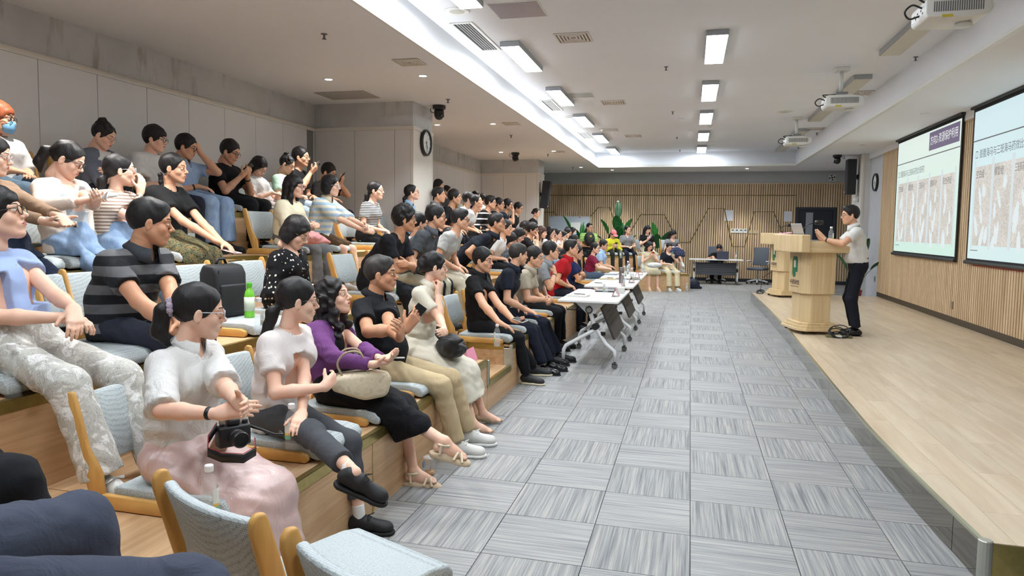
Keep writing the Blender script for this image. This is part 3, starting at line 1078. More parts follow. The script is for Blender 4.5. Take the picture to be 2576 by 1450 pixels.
def screen(yc, lab, mslide, seed, title):
    """local x = to the viewer's right, local y = up, facing -X"""
    W, Hh = 3.40, 2.12
    zc = 2.30
    r = empty('projection_screen', (3.965, yc, zc), label=lab, cat='screen', group='projection screens')
    MB().box(-.006, .0, -W / 2 - .05, W / 2 + .05, -Hh / 2 - .045, Hh / 2 + .08).obj('black_border', plain('screen_black', rgb(14, 15, 18), .7), r)
    MB().box(-.0075, -.006, -W / 2, W / 2, -Hh / 2, Hh / 2).obj('picture', mslide, r)
    MB().lathe([(.028, -W / 2 - .06), (.028, W / 2 + .06)], 12, c=(-.012, 0, -Hh / 2 - .055), axis=1).obj('weight_bar', m_black, r)
    MB().box(-.045, .03, -W / 2 - .08, W / 2 + .08, Hh / 2 + .045, Hh / 2 + .078).obj('roller_case', m_black, r)
    rr = random.Random(seed)
    e = -.0090

    def at(u, v):                      # u to the right of the picture 0..1, v up 0..1
        return (W / 2 - u * W, -Hh / 2 + v * Hh)

    def rect(nm, u0, u1, v0, v1, m, d=e):
        a, b = at(u0, v0), at(u1, v1)
        return MB().box(d - .0004, d, b[0], a[0], a[1], b[1]).obj(nm, m, r)

    def words(nm, s, u, v, size, m, sx=1.0, d=e - .0008):
        p = at(u, v)
        M = frame((d, p[0], p[1]), (0, -1, 0), (0, 0, 1)) @ Matrix.Diagonal((sx, 1, 1, 1))
        text_mesh(nm, s, size, m, r, M, align='LEFT', bold=0.0)
    if title:
        rect('title_block', .56, .985, .84, .985, m_inkp)
        words('title_text', '方向2-资源保护利用', .575, .912, .175, m_inkw, .86, e - .001)
    rect('rule_line', .0, 1, .795, .803, m_inkg)
    words('bullet_box', '□', .03, .70, .14, m_inkg, .8)
    words('heading_text', '膨腹海马与三斑海马药效比较研究', .075, .70, .135, m_inkg, .72 if title else .86)
    rect('photo_block', .035, .965, .09, .62, m_bed)
    lanes = 5
    for k in range(lanes + 1):
        u = .035 + .93 * k / lanes
        rect('lane_divider', max(.03, u - .012), min(.97, u + .012), .07, .66, m_haze, e - .0006)
    for k, s in enumerate(('空白组', '模型组', '三斑海马-M', '膨腹海马-M', '阳性药组')):
        words('lane_text', s, .05 + .93 * k / lanes, .565, .125, m_inkg, .8 if len(s) < 5 else .52, e - .0016)
        for q in range(6):
            uu = .035 + .93 * (k + rr.uniform(.2, .8)) / lanes
            vv = .11 + (q % 5) * .085 + rr.uniform(0, .06)
            p = at(uu, min(.52, vv))
            ml, mw = rr.uniform(.10, .17), rr.uniform(.035, .06)
            pts = [(mw * math.cos(a) * (1 - .35 * math.sin(a)), ml * math.sin(a)) for a in np.linspace(0, 2 * math.pi, 14, endpoint=False)]
            ca, sa = math.cos(rr.uniform(-.5, .5)), math.sin(rr.uniform(-.5, .5))
            pts = [(p[0] + ca * a - sa * b, p[1] + sa * a + ca * b) for a, b in pts]
            MB().extrude(pts, 0, e - .0010, e - .0006).obj('white_mouse', m_mouse, r)
    rect('scale_line', .03, .11, .055, .06, m_inkg)
    return r


screen(14.08, 'lit projection screen with purple title block, left of the two', m_slide1, 3, True)
screen(10.15, 'lit projection screen cut by the right edge of the picture', m_slide2, 5, False)
o = MB().box(XR - .05, XR - .036, 8.4, 11.7, 1.14, 1.18).obj('red_cloth_strip', plain('red_cloth', rgb(170, 34, 34), .7))
tag(o, 'red cloth strip showing under the right projection screen', 'banner')

# ================================================================== seat units (legless chairs on the steps)
t = NT('pale_blue_woven_fabric')
v = t.mapped((150, 150, 150))
ck = t.n('TexVoronoi', feature='F1')
t.l(v, ck.inputs['Vector'])
ck.inputs['Scale'].default_value = 1.0
ck.inputs['Randomness'].default_value = .25
fl = t.ramp(ck.outputs['Distance'], [(.30, rgb(194, 202, 203)), (.55, rgb(178, 187, 189)), (.75, rgb(140, 146, 148))])
t.color(fl)
t.set(.75, 0, .3)
t.bump(ck.outputs['Distance'], .4, .003)
m_seat = t.m
m_pine = wood('golden_pine', rgb(222, 176, 104), rgb(196, 146, 78), (18, 18, 1.4), .38, .03)
m_pine2 = wood('golden_pine_rail', rgb(220, 174, 102), rgb(192, 142, 76), (1.6, 20, 20), .38, .03)


def make_chair():
    r = empty('floor_chair', (0, 0, 0), cat='chair')
    cu = MB()
    prof = [(-.24, .030), (-.24, .082), (-.22, .09), (.20, .088), (.27, .075), (.295, .045), (.290, .012), (.262, .010), (.20, .028)]
    cu.extrude(prof, 1, -.222, .222)
    cu.obj('seat_cushion', m_seat, r, bevel=.010, seg=2, smooth=True)
    for s in (-1, 1):
        y0, y1 = (s * .222, s * .252) if s > 0 else (s * .252, s * .222)
        rl = MB()
        rl.extrude([(-.40, 0), (-.40, .035), (-.38, .055), (-.26, .060), (.19, .052), (.225, .040), (.235, .015), (.22, 0)], 1, y0, y1)
        rl.obj('side_rail', m_pine2, r, bevel=.006, seg=2, smooth=True)
        po = MB()
        po.extrude([(-.335, .05), (-.265, .05), (-.275, .14), (-.335, .24), (-.395, .44), (-.405, .465), (-.43, .468), (-.445, .45), (-.445, .42), (-.385, .20)], 1, y0 + .003, y1 - .003)
        p = po.obj('back_post', m_pine, r, bevel=.008, seg=2, smooth=True)
        for (sx, sz) in ((-.415, .42), (-.372, .235), (-.315, .12), (-.30, .075)):
            MB().lathe([(.008, 0), (.008, .003), (.004, .004), (0, .003)], 10, c=(sx, s * .2475, sz), axis=1).obj('screw', m_steel, p)
    bk = MB()
    n = 7
    ys = np.linspace(-.215, .215, n)
    zz = [(.15, -.335), (.25, -.352), (.35, -.382), (.44, -.412)]
    front, back = [], []
    for (z, x) in zz:
        for y in ys:
            bow = -.035 * (1 - (y / .215) ** 2)
            front.append((x + bow + .018, y, z))
            back.append((x + bow - .018, y, z))
    vs = front + back
    nf = len(front)
    fs = []
    for i in range(len(zz) - 1):
        for j in range(n - 1):
            a = i * n + j
            fs.append((a, a + 1, a + n + 1, a + n))
            fs.append((nf + a, nf + a + n, nf + a + n + 1, nf + a + 1))
    ring = [j for j in range(n)] + [i * n + n - 1 for i in range(1, len(zz))] + [(len(zz) - 1) * n + j for j in range(n - 2, -1, -1)] + [i * n for i in range(len(zz) - 2, 0, -1)]
    for a, b in zip(ring, ring[1:] + ring[:1]):
        fs.append((a, nf + a, nf + b, b))
    bk.add(vs, fs)
    me = bk.mesh('backrest', m_seat)
    bm_normals(me)
    o = link('backrest', me, r)
    md = o.modifiers.new('round', 'BEVEL')
    md.width = .012
    md.segments = 2
    md.limit_method = 'ANGLE'
    for p in me.polygons:
        p.use_smooth = True
    return r


CHAIR0 = make_chair()
CHAIR_USED = [False]


def chair_at(x, y, z, rz, lab, grp='legless wooden chairs on the seating steps'):
    if not CHAIR_USED[0]:
        c = CHAIR0
        CHAIR_USED[0] = True
    else:
        c = copy_tree(CHAIR0)
    c.location = (x, y, z)
    c.rotation_euler = (0, 0, rz)
    tag(c, lab, 'chair', grp)
    return c


def row_chair(k, y, lab):
    return chair_at(TIER[k][0] - .315, y, TIER[k][1] + .003, 0, lab)


def block_chair(Mx, n, tt, z, lab):
    p = Mx @ Vector((n - .315, tt, 0))
    d = Mx.to_3x3() @ Vector((1, 0, 0))
    return chair_at(p.x, p.y, z + .003, math.atan2(d.y, d.x), lab)


# ================================================================== flip-top tables
m_tabtop = plain('white_laminate', rgb(232, 232, 230), .35)
m_tleg = plain('white_powder_coat', rgb(230, 232, 234), .35)
m_caster = plain('caster_grey', rgb(92, 94, 94), .5)
m_modesty = plain('dark_modesty_panel', rgb(58, 54, 50), .55)


def caster(root, x, y):
    MB().lathe([(.03, -.028), (.034, -.024), (.034, -.008), (.03, -.004)], 16, c=(x, y, .034), axis=1).lathe([(.03, .004), (.034, .008), (.034, .024), (.03, .028)], 16, c=(x, y, .034), axis=1).obj('caster', m_caster, root)
    MB().lathe([(.014, .05), (.014, .085)], 10, c=(x, y, 0)).box(x - .03, x + .02, y - .03, y + .03, .052, .064).obj('caster_fork', m_black, root)


def flip_table(loc, rz, L, D, H, lab, panel=m_modesty):
    """long side along local y; modesty panel on local +x side"""
    r = empty('flip_table', loc, rz, label=lab, cat='table', group='white folding tables')
    MB().box(-D / 2, D / 2, -L / 2, L / 2, H - .026, H).obj('tabletop', m_tabtop, r, bevel=.004, seg=1)
    for s in (-1, 1):
        y = s * (L / 2 - .16)
        MB().extrude([(-.17, H - .03), (.17, H - .03), (.07, H - .16), (-.03, H - .16)], 1, y - .015, y + .015).obj('hinge_plate', m_tleg, r)
        MB().lathe([(.042, -.03), (.042, .03)], 18, c=(-.0, y, H - .12), axis=1).obj('hinge_knob', m_black, r)
        MB().lathe([(.03, -.034), (.03, .034)], 16, c=(-.0, y, H - .12), axis=1).obj('hinge_cap', m_steel, r)
        MB().tube([(.01, y, H - .14), (.06, y, H - .30), (.20, y, .28), (D / 2 - .045, y, .20), (D / 2 - .04, y, .08)], [.026, .026, .022, .022, .02], 12).obj('leg', m_tleg, r, smooth=True)
        MB().tube([(.10, y, H - .33), (-.05, y, H - .42), (-D / 2 + .08, y, .24), (-D / 2 + .055, y, .19), (-D / 2 + .05, y, .08)], [.022] * 5, 12).obj('leg', m_tleg, r, smooth=True)
        MB().lathe([(.04, -.028), (.04, .028)], 16, c=(.075, y, H - .31), axis=1).obj('leg_joint', m_black, r)
        MB().lathe([(.028, -.018), (.028, .018)], 12, c=(0, 0, 0), axis=2).xf(Matrix.Translation((.163, y, .40))).obj('leg_ring', m_black, r)
        caster(r, D / 2 - .04, y)
        caster(r, -D / 2 + .05, y)
    pn = MB()
    pn.extrude([(.12, H - .10), (.145, H - .10), (.30, H - .46), (.275, H - .46)], 1, -L / 2 + .20, L / 2 - .20)
    pn.obj('modesty_panel', panel, r)
    for k in range(4):
        a = .2 + k * .18
        x = .135 + .155 * a
        MB().box(x + .012, x + .016, -L / 2 + .20, L / 2 - .20, H - .10 - .36 * a - .004, H - .10 - .36 * a).obj('panel_groove', m_black, r)
    sh = MB()
    for k in range(6):
        sh.tube([(-.26 + k * .04, -L / 2 + .22, H - .13), (-.26 + k * .04, L / 2 - .22, H - .13)], .004, 6)
    for yy in (-L / 2 + .22, 0, L / 2 - .22):
        sh.tube([(-.28, yy, H - .10), (-.27, yy, H - .135), (-.05, yy, H - .135)], .005, 6)
    sh.obj('wire_shelf', m_black, r)
    return r


TH = .79
flip_table((-1.10, 8.73, 0), 0, 1.55, .69, TH, 'white folding table on wheels nearest the camera in the front row')
flip_table((-1.10, 10.78, 0), 0, 1.45, .69, TH, 'white folding table on wheels, second in the front row')
flip_table((-1.10, 12.78, 0), 0, 1.6, .69, TH, 'white folding table on wheels, farthest in the front row')
flip_table((.76, 22.12, 0), -math.pi / 2, 1.55, .6, .74, 'white folding desk with dark front panel by the back wall', plain('navy_panel', rgb(30, 33, 40), .55))

# ================================================================== office chairs
m_ofab = plain('slate_grey_fabric', rgb(84, 90, 100), .8, bump=.1, bscale=200)


def office_chair(loc, rz, lab):
    r = empty('office_chair', loc, rz, label=lab, cat='chair', group='grey swivel chairs')
    for k in range(5):
        a = k * 2 * math.pi / 5 + .3
        ca, sa = math.cos(a), math.sin(a)
        MB().tube([(.03 * ca, .03 * sa, .13), (.2 * ca, .2 * sa, .10), (.31 * ca, .31 * sa, .075)], [.03, .024, .018], 10).obj('base_arm', m_tleg, r, smooth=True)
        MB().lathe([(.028, -.02), (.03, 0), (.028, .02)], 12, c=(.31 * ca, .31 * sa, .03), axis=1).obj('caster', m_black, r)
    MB().lathe([(.028, .11), (.028, .40)], 12).obj('gas_lift', m_steel, r)
    MB().box(-.23, .25, -.25, .25, .42, .50).obj('seat', m_ofab, r, bevel=.03, seg=3, smooth=True)
    b = MB()
    b.extrude([(-.20, .56), (-.155, .56), (-.195, .80), (-.255, 1.10), (-.285, 1.10), (-.24, .78)], 1, -.225, .225)
    b.obj('backrest', m_ofab, r, bevel=.018, seg=3, smooth=True)
    MB().tube([(-.10, 0, .42), (-.24, 0, .44), (-.25, 0, .62)], .024, 8).obj('back_spine', m_tleg, r, smooth=True)
    for s in (-1, 1):
        MB().tube([(-.16, s * .22, .60), (-.15, s * .28, .64), (-.14, s * .29, .68)], .016, 8).obj('arm_bracket', m_tleg, r, smooth=True)
        MB().box(-.18, .10, s * .29 - .035, s * .29 + .035, .68, .705).obj('armrest', m_tleg, r, bevel=.01, seg=2, smooth=True)
    return r


office_chair((2.0, 22.55, 0), math.radians(-115), 'empty grey swivel chair with white base beside the back desk')
office_chair((.78, 22.86, 0), math.radians(-90), 'grey swivel chair behind the desk, under the seated man')

# ================================================================== lecterns
m_lect = wood('pale_maple_laminate', rgb(226, 202, 160), rgb(206, 178, 134), (24, 24, .8), .4, .02)
m_lect2 = wood('pale_maple_cross', rgb(228, 204, 162), rgb(210, 184, 142), (.9, 24, 24), .4, .02)
m_green = plain('emblem_green', rgb(22, 112, 84), .5)
m_gold = plain('emblem_gold', rgb(196, 170, 70), .5)
m_lettergrey = plain('letter_brown', rgb(120, 96, 84), .6)


def lectern(x, y, lab):
    """front (emblem) side looks to -X; the speaker stands on +X"""
    r = empty('lectern', (x, y, STZ), math.radians(16), label=lab, cat='lectern', group='wooden lecterns')

    def octo(w0, w1, d, z0, z1, nm, m, c=.09, off=0.0):
        # chamfered plan: x in [-w0, w1], y in [-d, d]
        p = [(-w0 + c, -d), (w1, -d), (w1, d), (-w0 + c, d), (-w0, d - c * 1.2), (-w0, -d + c * 1.2)]
        return MB().prism([(a + off, b) for a, b in p], z0, z1).obj(nm, m, r, bevel=.004, seg=1)
    octo(.29, .27, .36, .045, .085, 'base_step', m_lect)
    octo(.265, .245, .335, .085, .12, 'base_step', m_lect)
    octo(.24, .22, .31, .12, .155, 'base_step', m_lect)
    octo(.19, .17, .26, .155, .55, 'lower_column', m_lect)
    octo(.225, .205, .295, .55, 1.12, 'upper_column', m_lect)
    for sx in (-.2, .2):
        for sy in (-.28, .28):
            MB().lathe([(.02, -.015), (.022, 0), (.02, .015)], 10, c=(sx, sy, .022), axis=1).box(sx - .012, sx + .012, sy - .014, sy + .014, .03, .046).obj('caster', m_black, r)
    tp = MB()
    tp.extrude([(-.33, 1.12), (.34, 1.12), (.36, 1.15), (.36, 1.20), (.10, 1.27), (-.33, 1.27)], 1, -.40, .40)
    tp.obj('desk_top', m_lect2, r, bevel=.005, seg=1)
    fp = MB()
    fp.prism([(-.42, -.30), (-.33, -.43), (-.22, -.43), (-.22, .43), (-.33, .43), (-.42, .30)], 1.12, 1.36)
    fp.obj('front_board', m_lect, r, bevel=.012, seg=2)
    # emblem and lettering on the front face
    e = -.2262
    g = MB()
    pts = [(.075, .0), (.075, .20), (.05, .235), (-.05, .235), (-.075, .20), (-.075, .02), (-.02, .02), (-.02, -.04), (.03, -.06)]
    g.extrude([(a, b + .82) for a, b in pts], 0, e - .004, e)
    g.obj('emblem', m_green, r)
    MB().extrude([(-.03, .90), (.03, .90), (.035, 1.0), (-.025, 1.0)], 0, e - .005, e - .0042).obj('emblem_leaf', plain('emblem_pale', rgb(226, 220, 190), .5), r)
    MB().extrude([(.05, .77), (.10, .79), (.09, 1.0), (.079, 1.02)], 0, e - .003, e).obj('emblem_edge', m_gold, r)
    text_mesh('front_lettering', '中药研究', .075, m_lettergrey, r, frame((e - .002, 0, .69), (0, -1, 0), (0, 0, 1)), bold=.002)
    MB().box(e - .003, e, -.13, .13, .635, .64).obj('lettering_rule', m_lettergrey, r)
    # gooseneck microphone
    mc = MB().tube([(-.12, .10, 1.27), (-.12, .10, 1.40), (-.05, .06, 1.50), (.05, .02, 1.53)], .006, 8).obj('microphone_neck', m_black, r, smooth=True)
    MB().lathe([(.0, -.06), (.03, -.05), (.034, 0), (.03, .05), (0, .06)], 12, c=(.09, .01, 1.53), axis=0).obj('microphone_head', m_black, r, smooth=True)
    return r


lectern(1.65, 10.68, 'pale wood lectern the speaker leans on, nearer the camera')
lectern(1.98, 16.3, 'pale wood lectern behind, farther from the camera')


def tumble(root_name, loc, lab, seed, r0=.12, n=5, cat='cable', m=m_black, z0=0.0):
    rr = random.Random(seed)
    r = empty(root_name, loc, label=lab, cat=cat)
    for k in range(n):
        pts = []
        ph, tilt = rr.uniform(0, 6.28), rr.uniform(.2, 1.1)
        rad = r0 * rr.uniform(.7, 1.1)
        for a in np.linspace(0, 2 * math.pi * .95, 18):
            pts.append((rad * math.cos(a + ph), rad * .55 * math.sin(a + ph), max(.009, rad * .75 * (1 + math.sin(a + ph)) * math.sin(tilt))))
        M = Matrix.Rotation(rr.uniform(-.8, .8), 4, 'Z')
        MB().tube(pts, .0065, 6).xf(M).obj('cable_loop', m, r, smooth=True)
    return r


tb_ = tumble('cable_coil', (1.95, 10.18, STZ), 'tangled black cable coil with power strip at the foot of the near lectern', 4, .13, 6)
MB().box(-.16, .16, -.05, .03, .0, .03).obj('power_strip', plain('strip_olive', rgb(110, 108, 78), .5), tb_, bevel=.004, seg=1)
MB().box(-.05, .02, -.08, -.03, .0, .035).obj('plug', m_white, tb_)
tb2 = tumble('cable_coil', (1.55, 16.75, STZ), 'small knot of dark cables at the foot of the far lectern', 9, .09, 5)
MB().tube([(.0, 0, .05), (.05, .1, .35), (.25, .15, .5)], .006, 6).obj('cable_loop', m_black, tb2, smooth=True)

# ================================================================== plants
m_leaf = plain('glossy_leaf', rgb(28, 84, 40), .35, var=.25, vscale=6)
m_leaf2 = plain('fresh_leaf', rgb(58, 138, 62), .35, var=.2, vscale=6)
m_stem = plain('leaf_stem', rgb(70, 108, 52), .5)


def leaf(root, base, az, lean, length, width, stem_l, m, curl=.25):
    """banana-like leaf: stalk then a broad blade, built with real curvature and thickness"""
    d = np.array([math.cos(az), math.sin(az), 0])
    s = np.array([-math.sin(az), math.cos(az), 0])
    p0 = np.array(base, float)
    pts = []
    a = lean * .4
    p = p0.copy()
    n1, n2 = 6, 12
    for k in range(n1):
        pts.append(p.copy())
        a2 = a + (lean - a) * k / n1
        p = p + (stem_l / n1) * (d * math.sin(a2) + np.array([0, 0, math.cos(a2)]))
    MB().tube(pts + [p], [.014 - .008 * k / n1 for k in range(n1 + 1)], 7).obj('stalk', m_stem, root, smooth=True)
    rows = []
    an = lean
    for k in range(n2 + 1):
        u = k / n2
        w = width * (math.sin(math.pi * min(1, u * .93 + .05)) ** .75)
        nrm = d * math.cos(an) - np.array([0, 0, math.sin(an)])
        rows.append([p + s * w * q + nrm * (-abs(q) * w * .28) for q in (-1, -.5, 0, .5, 1)])
        an += curl / n2 * (1 + u)
        p = p + (length / n2) * (d * math.sin(an) + np.array([0, 0, math.cos(an)]))
    mb = MB()
    vs = [v for r in rows for v in r]
    fs = [(i * 5 + j, i * 5 + j + 1, (i + 1) * 5 + j + 1, (i + 1) * 5 + j) for i in range(n2) for j in range(4)]
    mb.smooth = True
    mb.add(vs, fs)
    o = mb.obj('leaf', m, root, smooth=True)
    md = o.modifiers.new('thick', 'SOLIDIFY')
    md.thickness = .002


def plant(loc, lab, leaves, seed, pot=(120, 118, 112)):
    r = empty('potted_plant', loc, label=lab, cat='plant', group='broad leaved potted plants')
    MB().lathe([(.12, 0), (.16, .28), (.17, .30), (.15, .30), (.14, .26), (0, .26)], 20).obj('pot', plain('pot_%d' % pot[0], rgb(*pot), .5), r, smooth=False)
    for (az, lean, L, w, st, fresh) in leaves:
        leaf(r, (.03 * math.cos(az), .03 * math.sin(az), .25), az, lean, L, w, st, m_leaf2 if fresh else m_leaf)
    return r


plant((3.62, 17.45, 0), 'tall dark leaved plant in a red pot behind the speaker', [(4.3, .10, .66, .12, .98, 0), (5.1, .30, .60, .13, .70, 0), (4.0, .30, .55, .13, .7, 0), (5.6, .85, .45, .12, .62, 0), (3.2, .45, .5, .12, .5, 0), (1.6, .25, .5, .12, .6, 0), (4.7, .55, .5, .12, .45, 0)], 1, (150, 40, 40))
plant((-2.15, 21.9, .0), 'big leaved plant with upright paddles behind the man in green', [(4.6, .10, .50, .15, 1.30, 0), (1.7, .04, .62, .11, 1.62, 0), (5.5, .40, .55, .11, 1.25, 1), (3.9, .42, .55, .11, 1.25, 1), (1.2, .15, .5, .15, 1.1, 0), (4.9, .18, .55, .16, .95, 0), (5.7, .6, .5, .1, .9, 1), (3.6, .6, .5, .1, .9, 0)], 2)
plant((-3.25, 21.5, .0), 'slender leaved plant in front of the whiteboard', [(5.4, .42, .52, .10, 1.10, 0), (3.9, .36, .62, .08, 1.25, 1), (4.6, .3, .5, .10, .9, 0), (5.8, .6, .5, .09, .8, 1), (1.4, .2, .5, .08, 1.1, 0), (3.4, .6, .5, .09, .8, 0)], 3)
plant((-.95, 22.0, .0), 'leafy plant behind the woman in the grey top', [(4.2, .16, .55, .11, 1.05, 1), (5.4, .5, .55, .15, .95, 0), (3.9, .45, .45, .10, .9, 1), (4.7, .3, .5, .13, .8, 0), (1.2, .35, .45, .1, .8, 0), (5.7, .75, .5, .1, .8, 1)], 4)

# ================================================================== whiteboard
wb = empty('whiteboard', (-3.76, 22.6, 0), label='pale grey wheeled whiteboard before the back wall', cat='whiteboard')
MB().box(-.66, .66, -.015, .015, 1.10, 1.98).obj('board', plain('board_grey', rgb(176, 186, 196), .35), wb)
for s in (-1, 1):
    MB().box(s * .66 - .015, s * .66 + .015, -.02, .02, .06, 2.0).obj('leg', m_silver, wb)
    MB().box(s * .66 - .02, s * .66 + .02, -.28, .28, .02, .06).obj('foot', m_silver, wb)
MB().box(-.66, .66, -.02, .02, 1.98, 2.0).box(-.66, .66, -.02, .02, 1.08, 1.10).obj('frame', m_silver, wb)
MB().box(.05, .35, -.019, -.016, 1.25, 1.80).obj('poster_paper', m_white, wb)
MB().box(.30, .36, -.022, -.016, 1.955, 1.975).obj('magnet', plain('magnet_red', rgb(190, 60, 80), .5), wb)
MB().box(-.60, -.56, -.022, -.016, 1.955, 1.975).obj('magnet', plain('magnet_teal', rgb(50, 150, 160), .5), wb)
# ================================================================== figures: implicit surfaces -> meshes
F32 = np.float32


class Sdf:
    """a list of soft-blended solids, sampled on a grid and skinned with surface nets"""

    def __init__(self):
        self.p = []

    def cone(self, a, b, r1, r2, k=.02, ys=1.0, op='u'):
        a, b = np.array(a, float), np.array(b, float)
        R = max(r1, r2)
        lo, hi = np.minimum(a, b) - R, np.maximum(a, b) + R
        if ys != 1.0:
            c = (a[1] + b[1]) / 2
            w = R / ys + abs(a[1] - b[1])
            lo[1], hi[1] = c - w, c + w
        self.p.append(('cone', (a, b, r1, r2, ys), lo, hi, k, op))
        return self

    def ell(self, c, r, k=.02, op='u', M=None):
        c, r = np.array(c, float), np.array(r, float)
        e = r if M is None else np.full(3, r.max())
        self.p.append(('ell', (c, r, M), c - e, c + e, k, op))
        return self

    def sph(self, c, r, k=.02, op='u'):
        return self.ell(c, (r, r, r), k, op)

    def plane(self, q, n, near=None, rad=None, k=0.0):
        """cut away everything on the side n points to, optionally only near a point"""
        n = np.array(n, float)
        n /= np.linalg.norm(n)
        lo = hi = None
        if near is not None:
            near = np.array(near, float)
            lo, hi = near - rad, near + rad
        self.p.append(('plane', (np.array(q, float), n), lo, hi, k, 'cut'))
        return self

    @staticmethod
    def dist(kind, a, X, Y, Z):
        if kind == 'cone':
            p, q, r1, r2, ys = a
            px, py, pz = p[0], p[1] * ys, p[2]
            bx, by, bz = q[0] - px, q[1] * ys - py, q[2] - pz
            L = bx * bx + by * by + bz * bz + 1e-12
            dx, dy, dz = X - F32(px), Y * F32(ys) - F32(py), Z - F32(pz)
            t = np.clip((dx * F32(bx) + dy * F32(by) + dz * F32(bz)) * F32(1 / L), 0, 1)
            dx = dx - t * F32(bx)
            dy = dy - t * F32(by)
            dz = dz - t * F32(bz)
            return np.sqrt(dx * dx + dy * dy + dz * dz) - (F32(r1) + F32(r2 - r1) * t)
        if kind == 'ell':
            c, r, M = a
            dx, dy, dz = X - F32(c[0]), Y - F32(c[1]), Z - F32(c[2])
            if M is not None:
                dx, dy, dz = (F32(M[0][0]) * dx + F32(M[0][1]) * dy + F32(M[0][2]) * dz, F32(M[1][0]) * dx + F32(M[1][1]) * dy + F32(M[1][2]) * dz, F32(M[2][0]) * dx + F32(M[2][1]) * dy + F32(M[2][2]) * dz)
            ux, uy, uz = dx / F32(r[0]), dy / F32(r[1]), dz / F32(r[2])
            k0 = np.sqrt(ux * ux + uy * uy + uz * uz) + F32(1e-9)
            ux, uy, uz = ux / F32(r[0]), uy / F32(r[1]), uz / F32(r[2])
            k1 = np.sqrt(ux * ux + uy * uy + uz * uz) + F32(1e-9)
            return k0 * (k0 - 1) / k1
        q, n = a
        return -((X - F32(q[0])) * F32(n[0]) + (Y - F32(q[1])) * F32(n[1]) + (Z - F32(q[2])) * F32(n[2]))

    def blend(self, D, d, k, op):
        if op == 'u':
            if k <= 0:
                return np.minimum(D, d)
            h = np.maximum(F32(k) - np.abs(D - d), 0) * F32(1 / k)
            return np.minimum(D, d) - h * h * F32(k * .25)
        d = -d
        if op == 'cut':
            return np.maximum(D, d)
        if k <= 0:
            return np.maximum(D, d)
        h = np.maximum(F32(k) - np.abs(D - d), 0) * F32(1 / k)
        return np.maximum(D, d) + h * h * F32(k * .25)

    def at(self, pts):
        pts = np.asarray(pts, F32)
        D = np.full(len(pts), 9.0, F32)
        for kind, a, lo, hi, k, op in self.p:
            D2 = self.blend(D, self.dist(kind, a, pts[:, 0], pts[:, 1], pts[:, 2]), k, op)
            if op == 'cut' and lo is not None:
                m = ((pts > lo) & (pts < hi)).all(1)
                D2 = np.where(m, D2, D)
            D = D2
        return D

    def mesh(self, vox, wrinkle=0.0, wf=1.0, noise=None):
        us = [p for p in self.p if p[5] == 'u']
        lo = np.min([p[2] for p in us], 0) - 2.5 * vox
        hi = np.max([p[3] for p in us], 0) + 2.5 * vox
        n = np.ceil((hi - lo) / vox).astype(int) + 1
        ax = [(lo[i] + vox * np.arange(n[i])).astype(F32) for i in range(3)]
        D = np.full(tuple(n), 9.0, F32)
        for kind, a, l2, h2, k, op in self.p:
            if l2 is None:
                s0, s1 = [0, 0, 0], list(n)
            else:
                m = k + 2.2 * vox if op != 'cut' else 0
                s0 = np.clip(np.floor((l2 - m - lo) / vox).astype(int), 0, n)
                s1 = np.clip(np.ceil((h2 + m - lo) / vox).astype(int) + 1, 0, n)
            if any(s1[i] <= s0[i] for i in range(3)):
                continue
            sl = tuple(slice(s0[i], s1[i]) for i in range(3))
            X, Y, Z = ax[0][sl[0]][:, None, None], ax[1][sl[1]][None, :, None], ax[2][sl[2]][None, None, :]
            d = self.dist(kind, a, X, Y, Z)
            D[sl] = self.blend(D[sl], d, k, op)
        if wrinkle > 0:
            X, Y, Z = ax[0][:, None, None], ax[1][None, :, None], ax[2][None, None, :]
            w = F32(wf)
            D = D + F32(wrinkle) * (np.sin(w * (88 * (X * .45 + Z * .9) + 4.5 * np.sin(16 * Y + 11 * X))) * (.5 + .5 * np.sin(13 * X + 9 * Z + 7 * Y)) * .7 + np.sin(w * (105 * (Z * .75 - X * .6 + Y * .3) + 3.6 * np.sin(19 * X + 13 * Y + 7 * Z))) * (.5 + .5 * np.sin(11 * Z - 12 * X + 9 * Y + 2)) * .7 + np.sin(w * (31 * (Z - .4 * X) + 2.2 * np.sin(14 * Y + 8 * X))) * .5)
        if noise is not None:
            X, Y, Z = ax[0][:, None, None], ax[1][None, :, None], ax[2][None, None, :]
            D = D + noise(X, Y, Z)
        return nets(D, lo, vox)


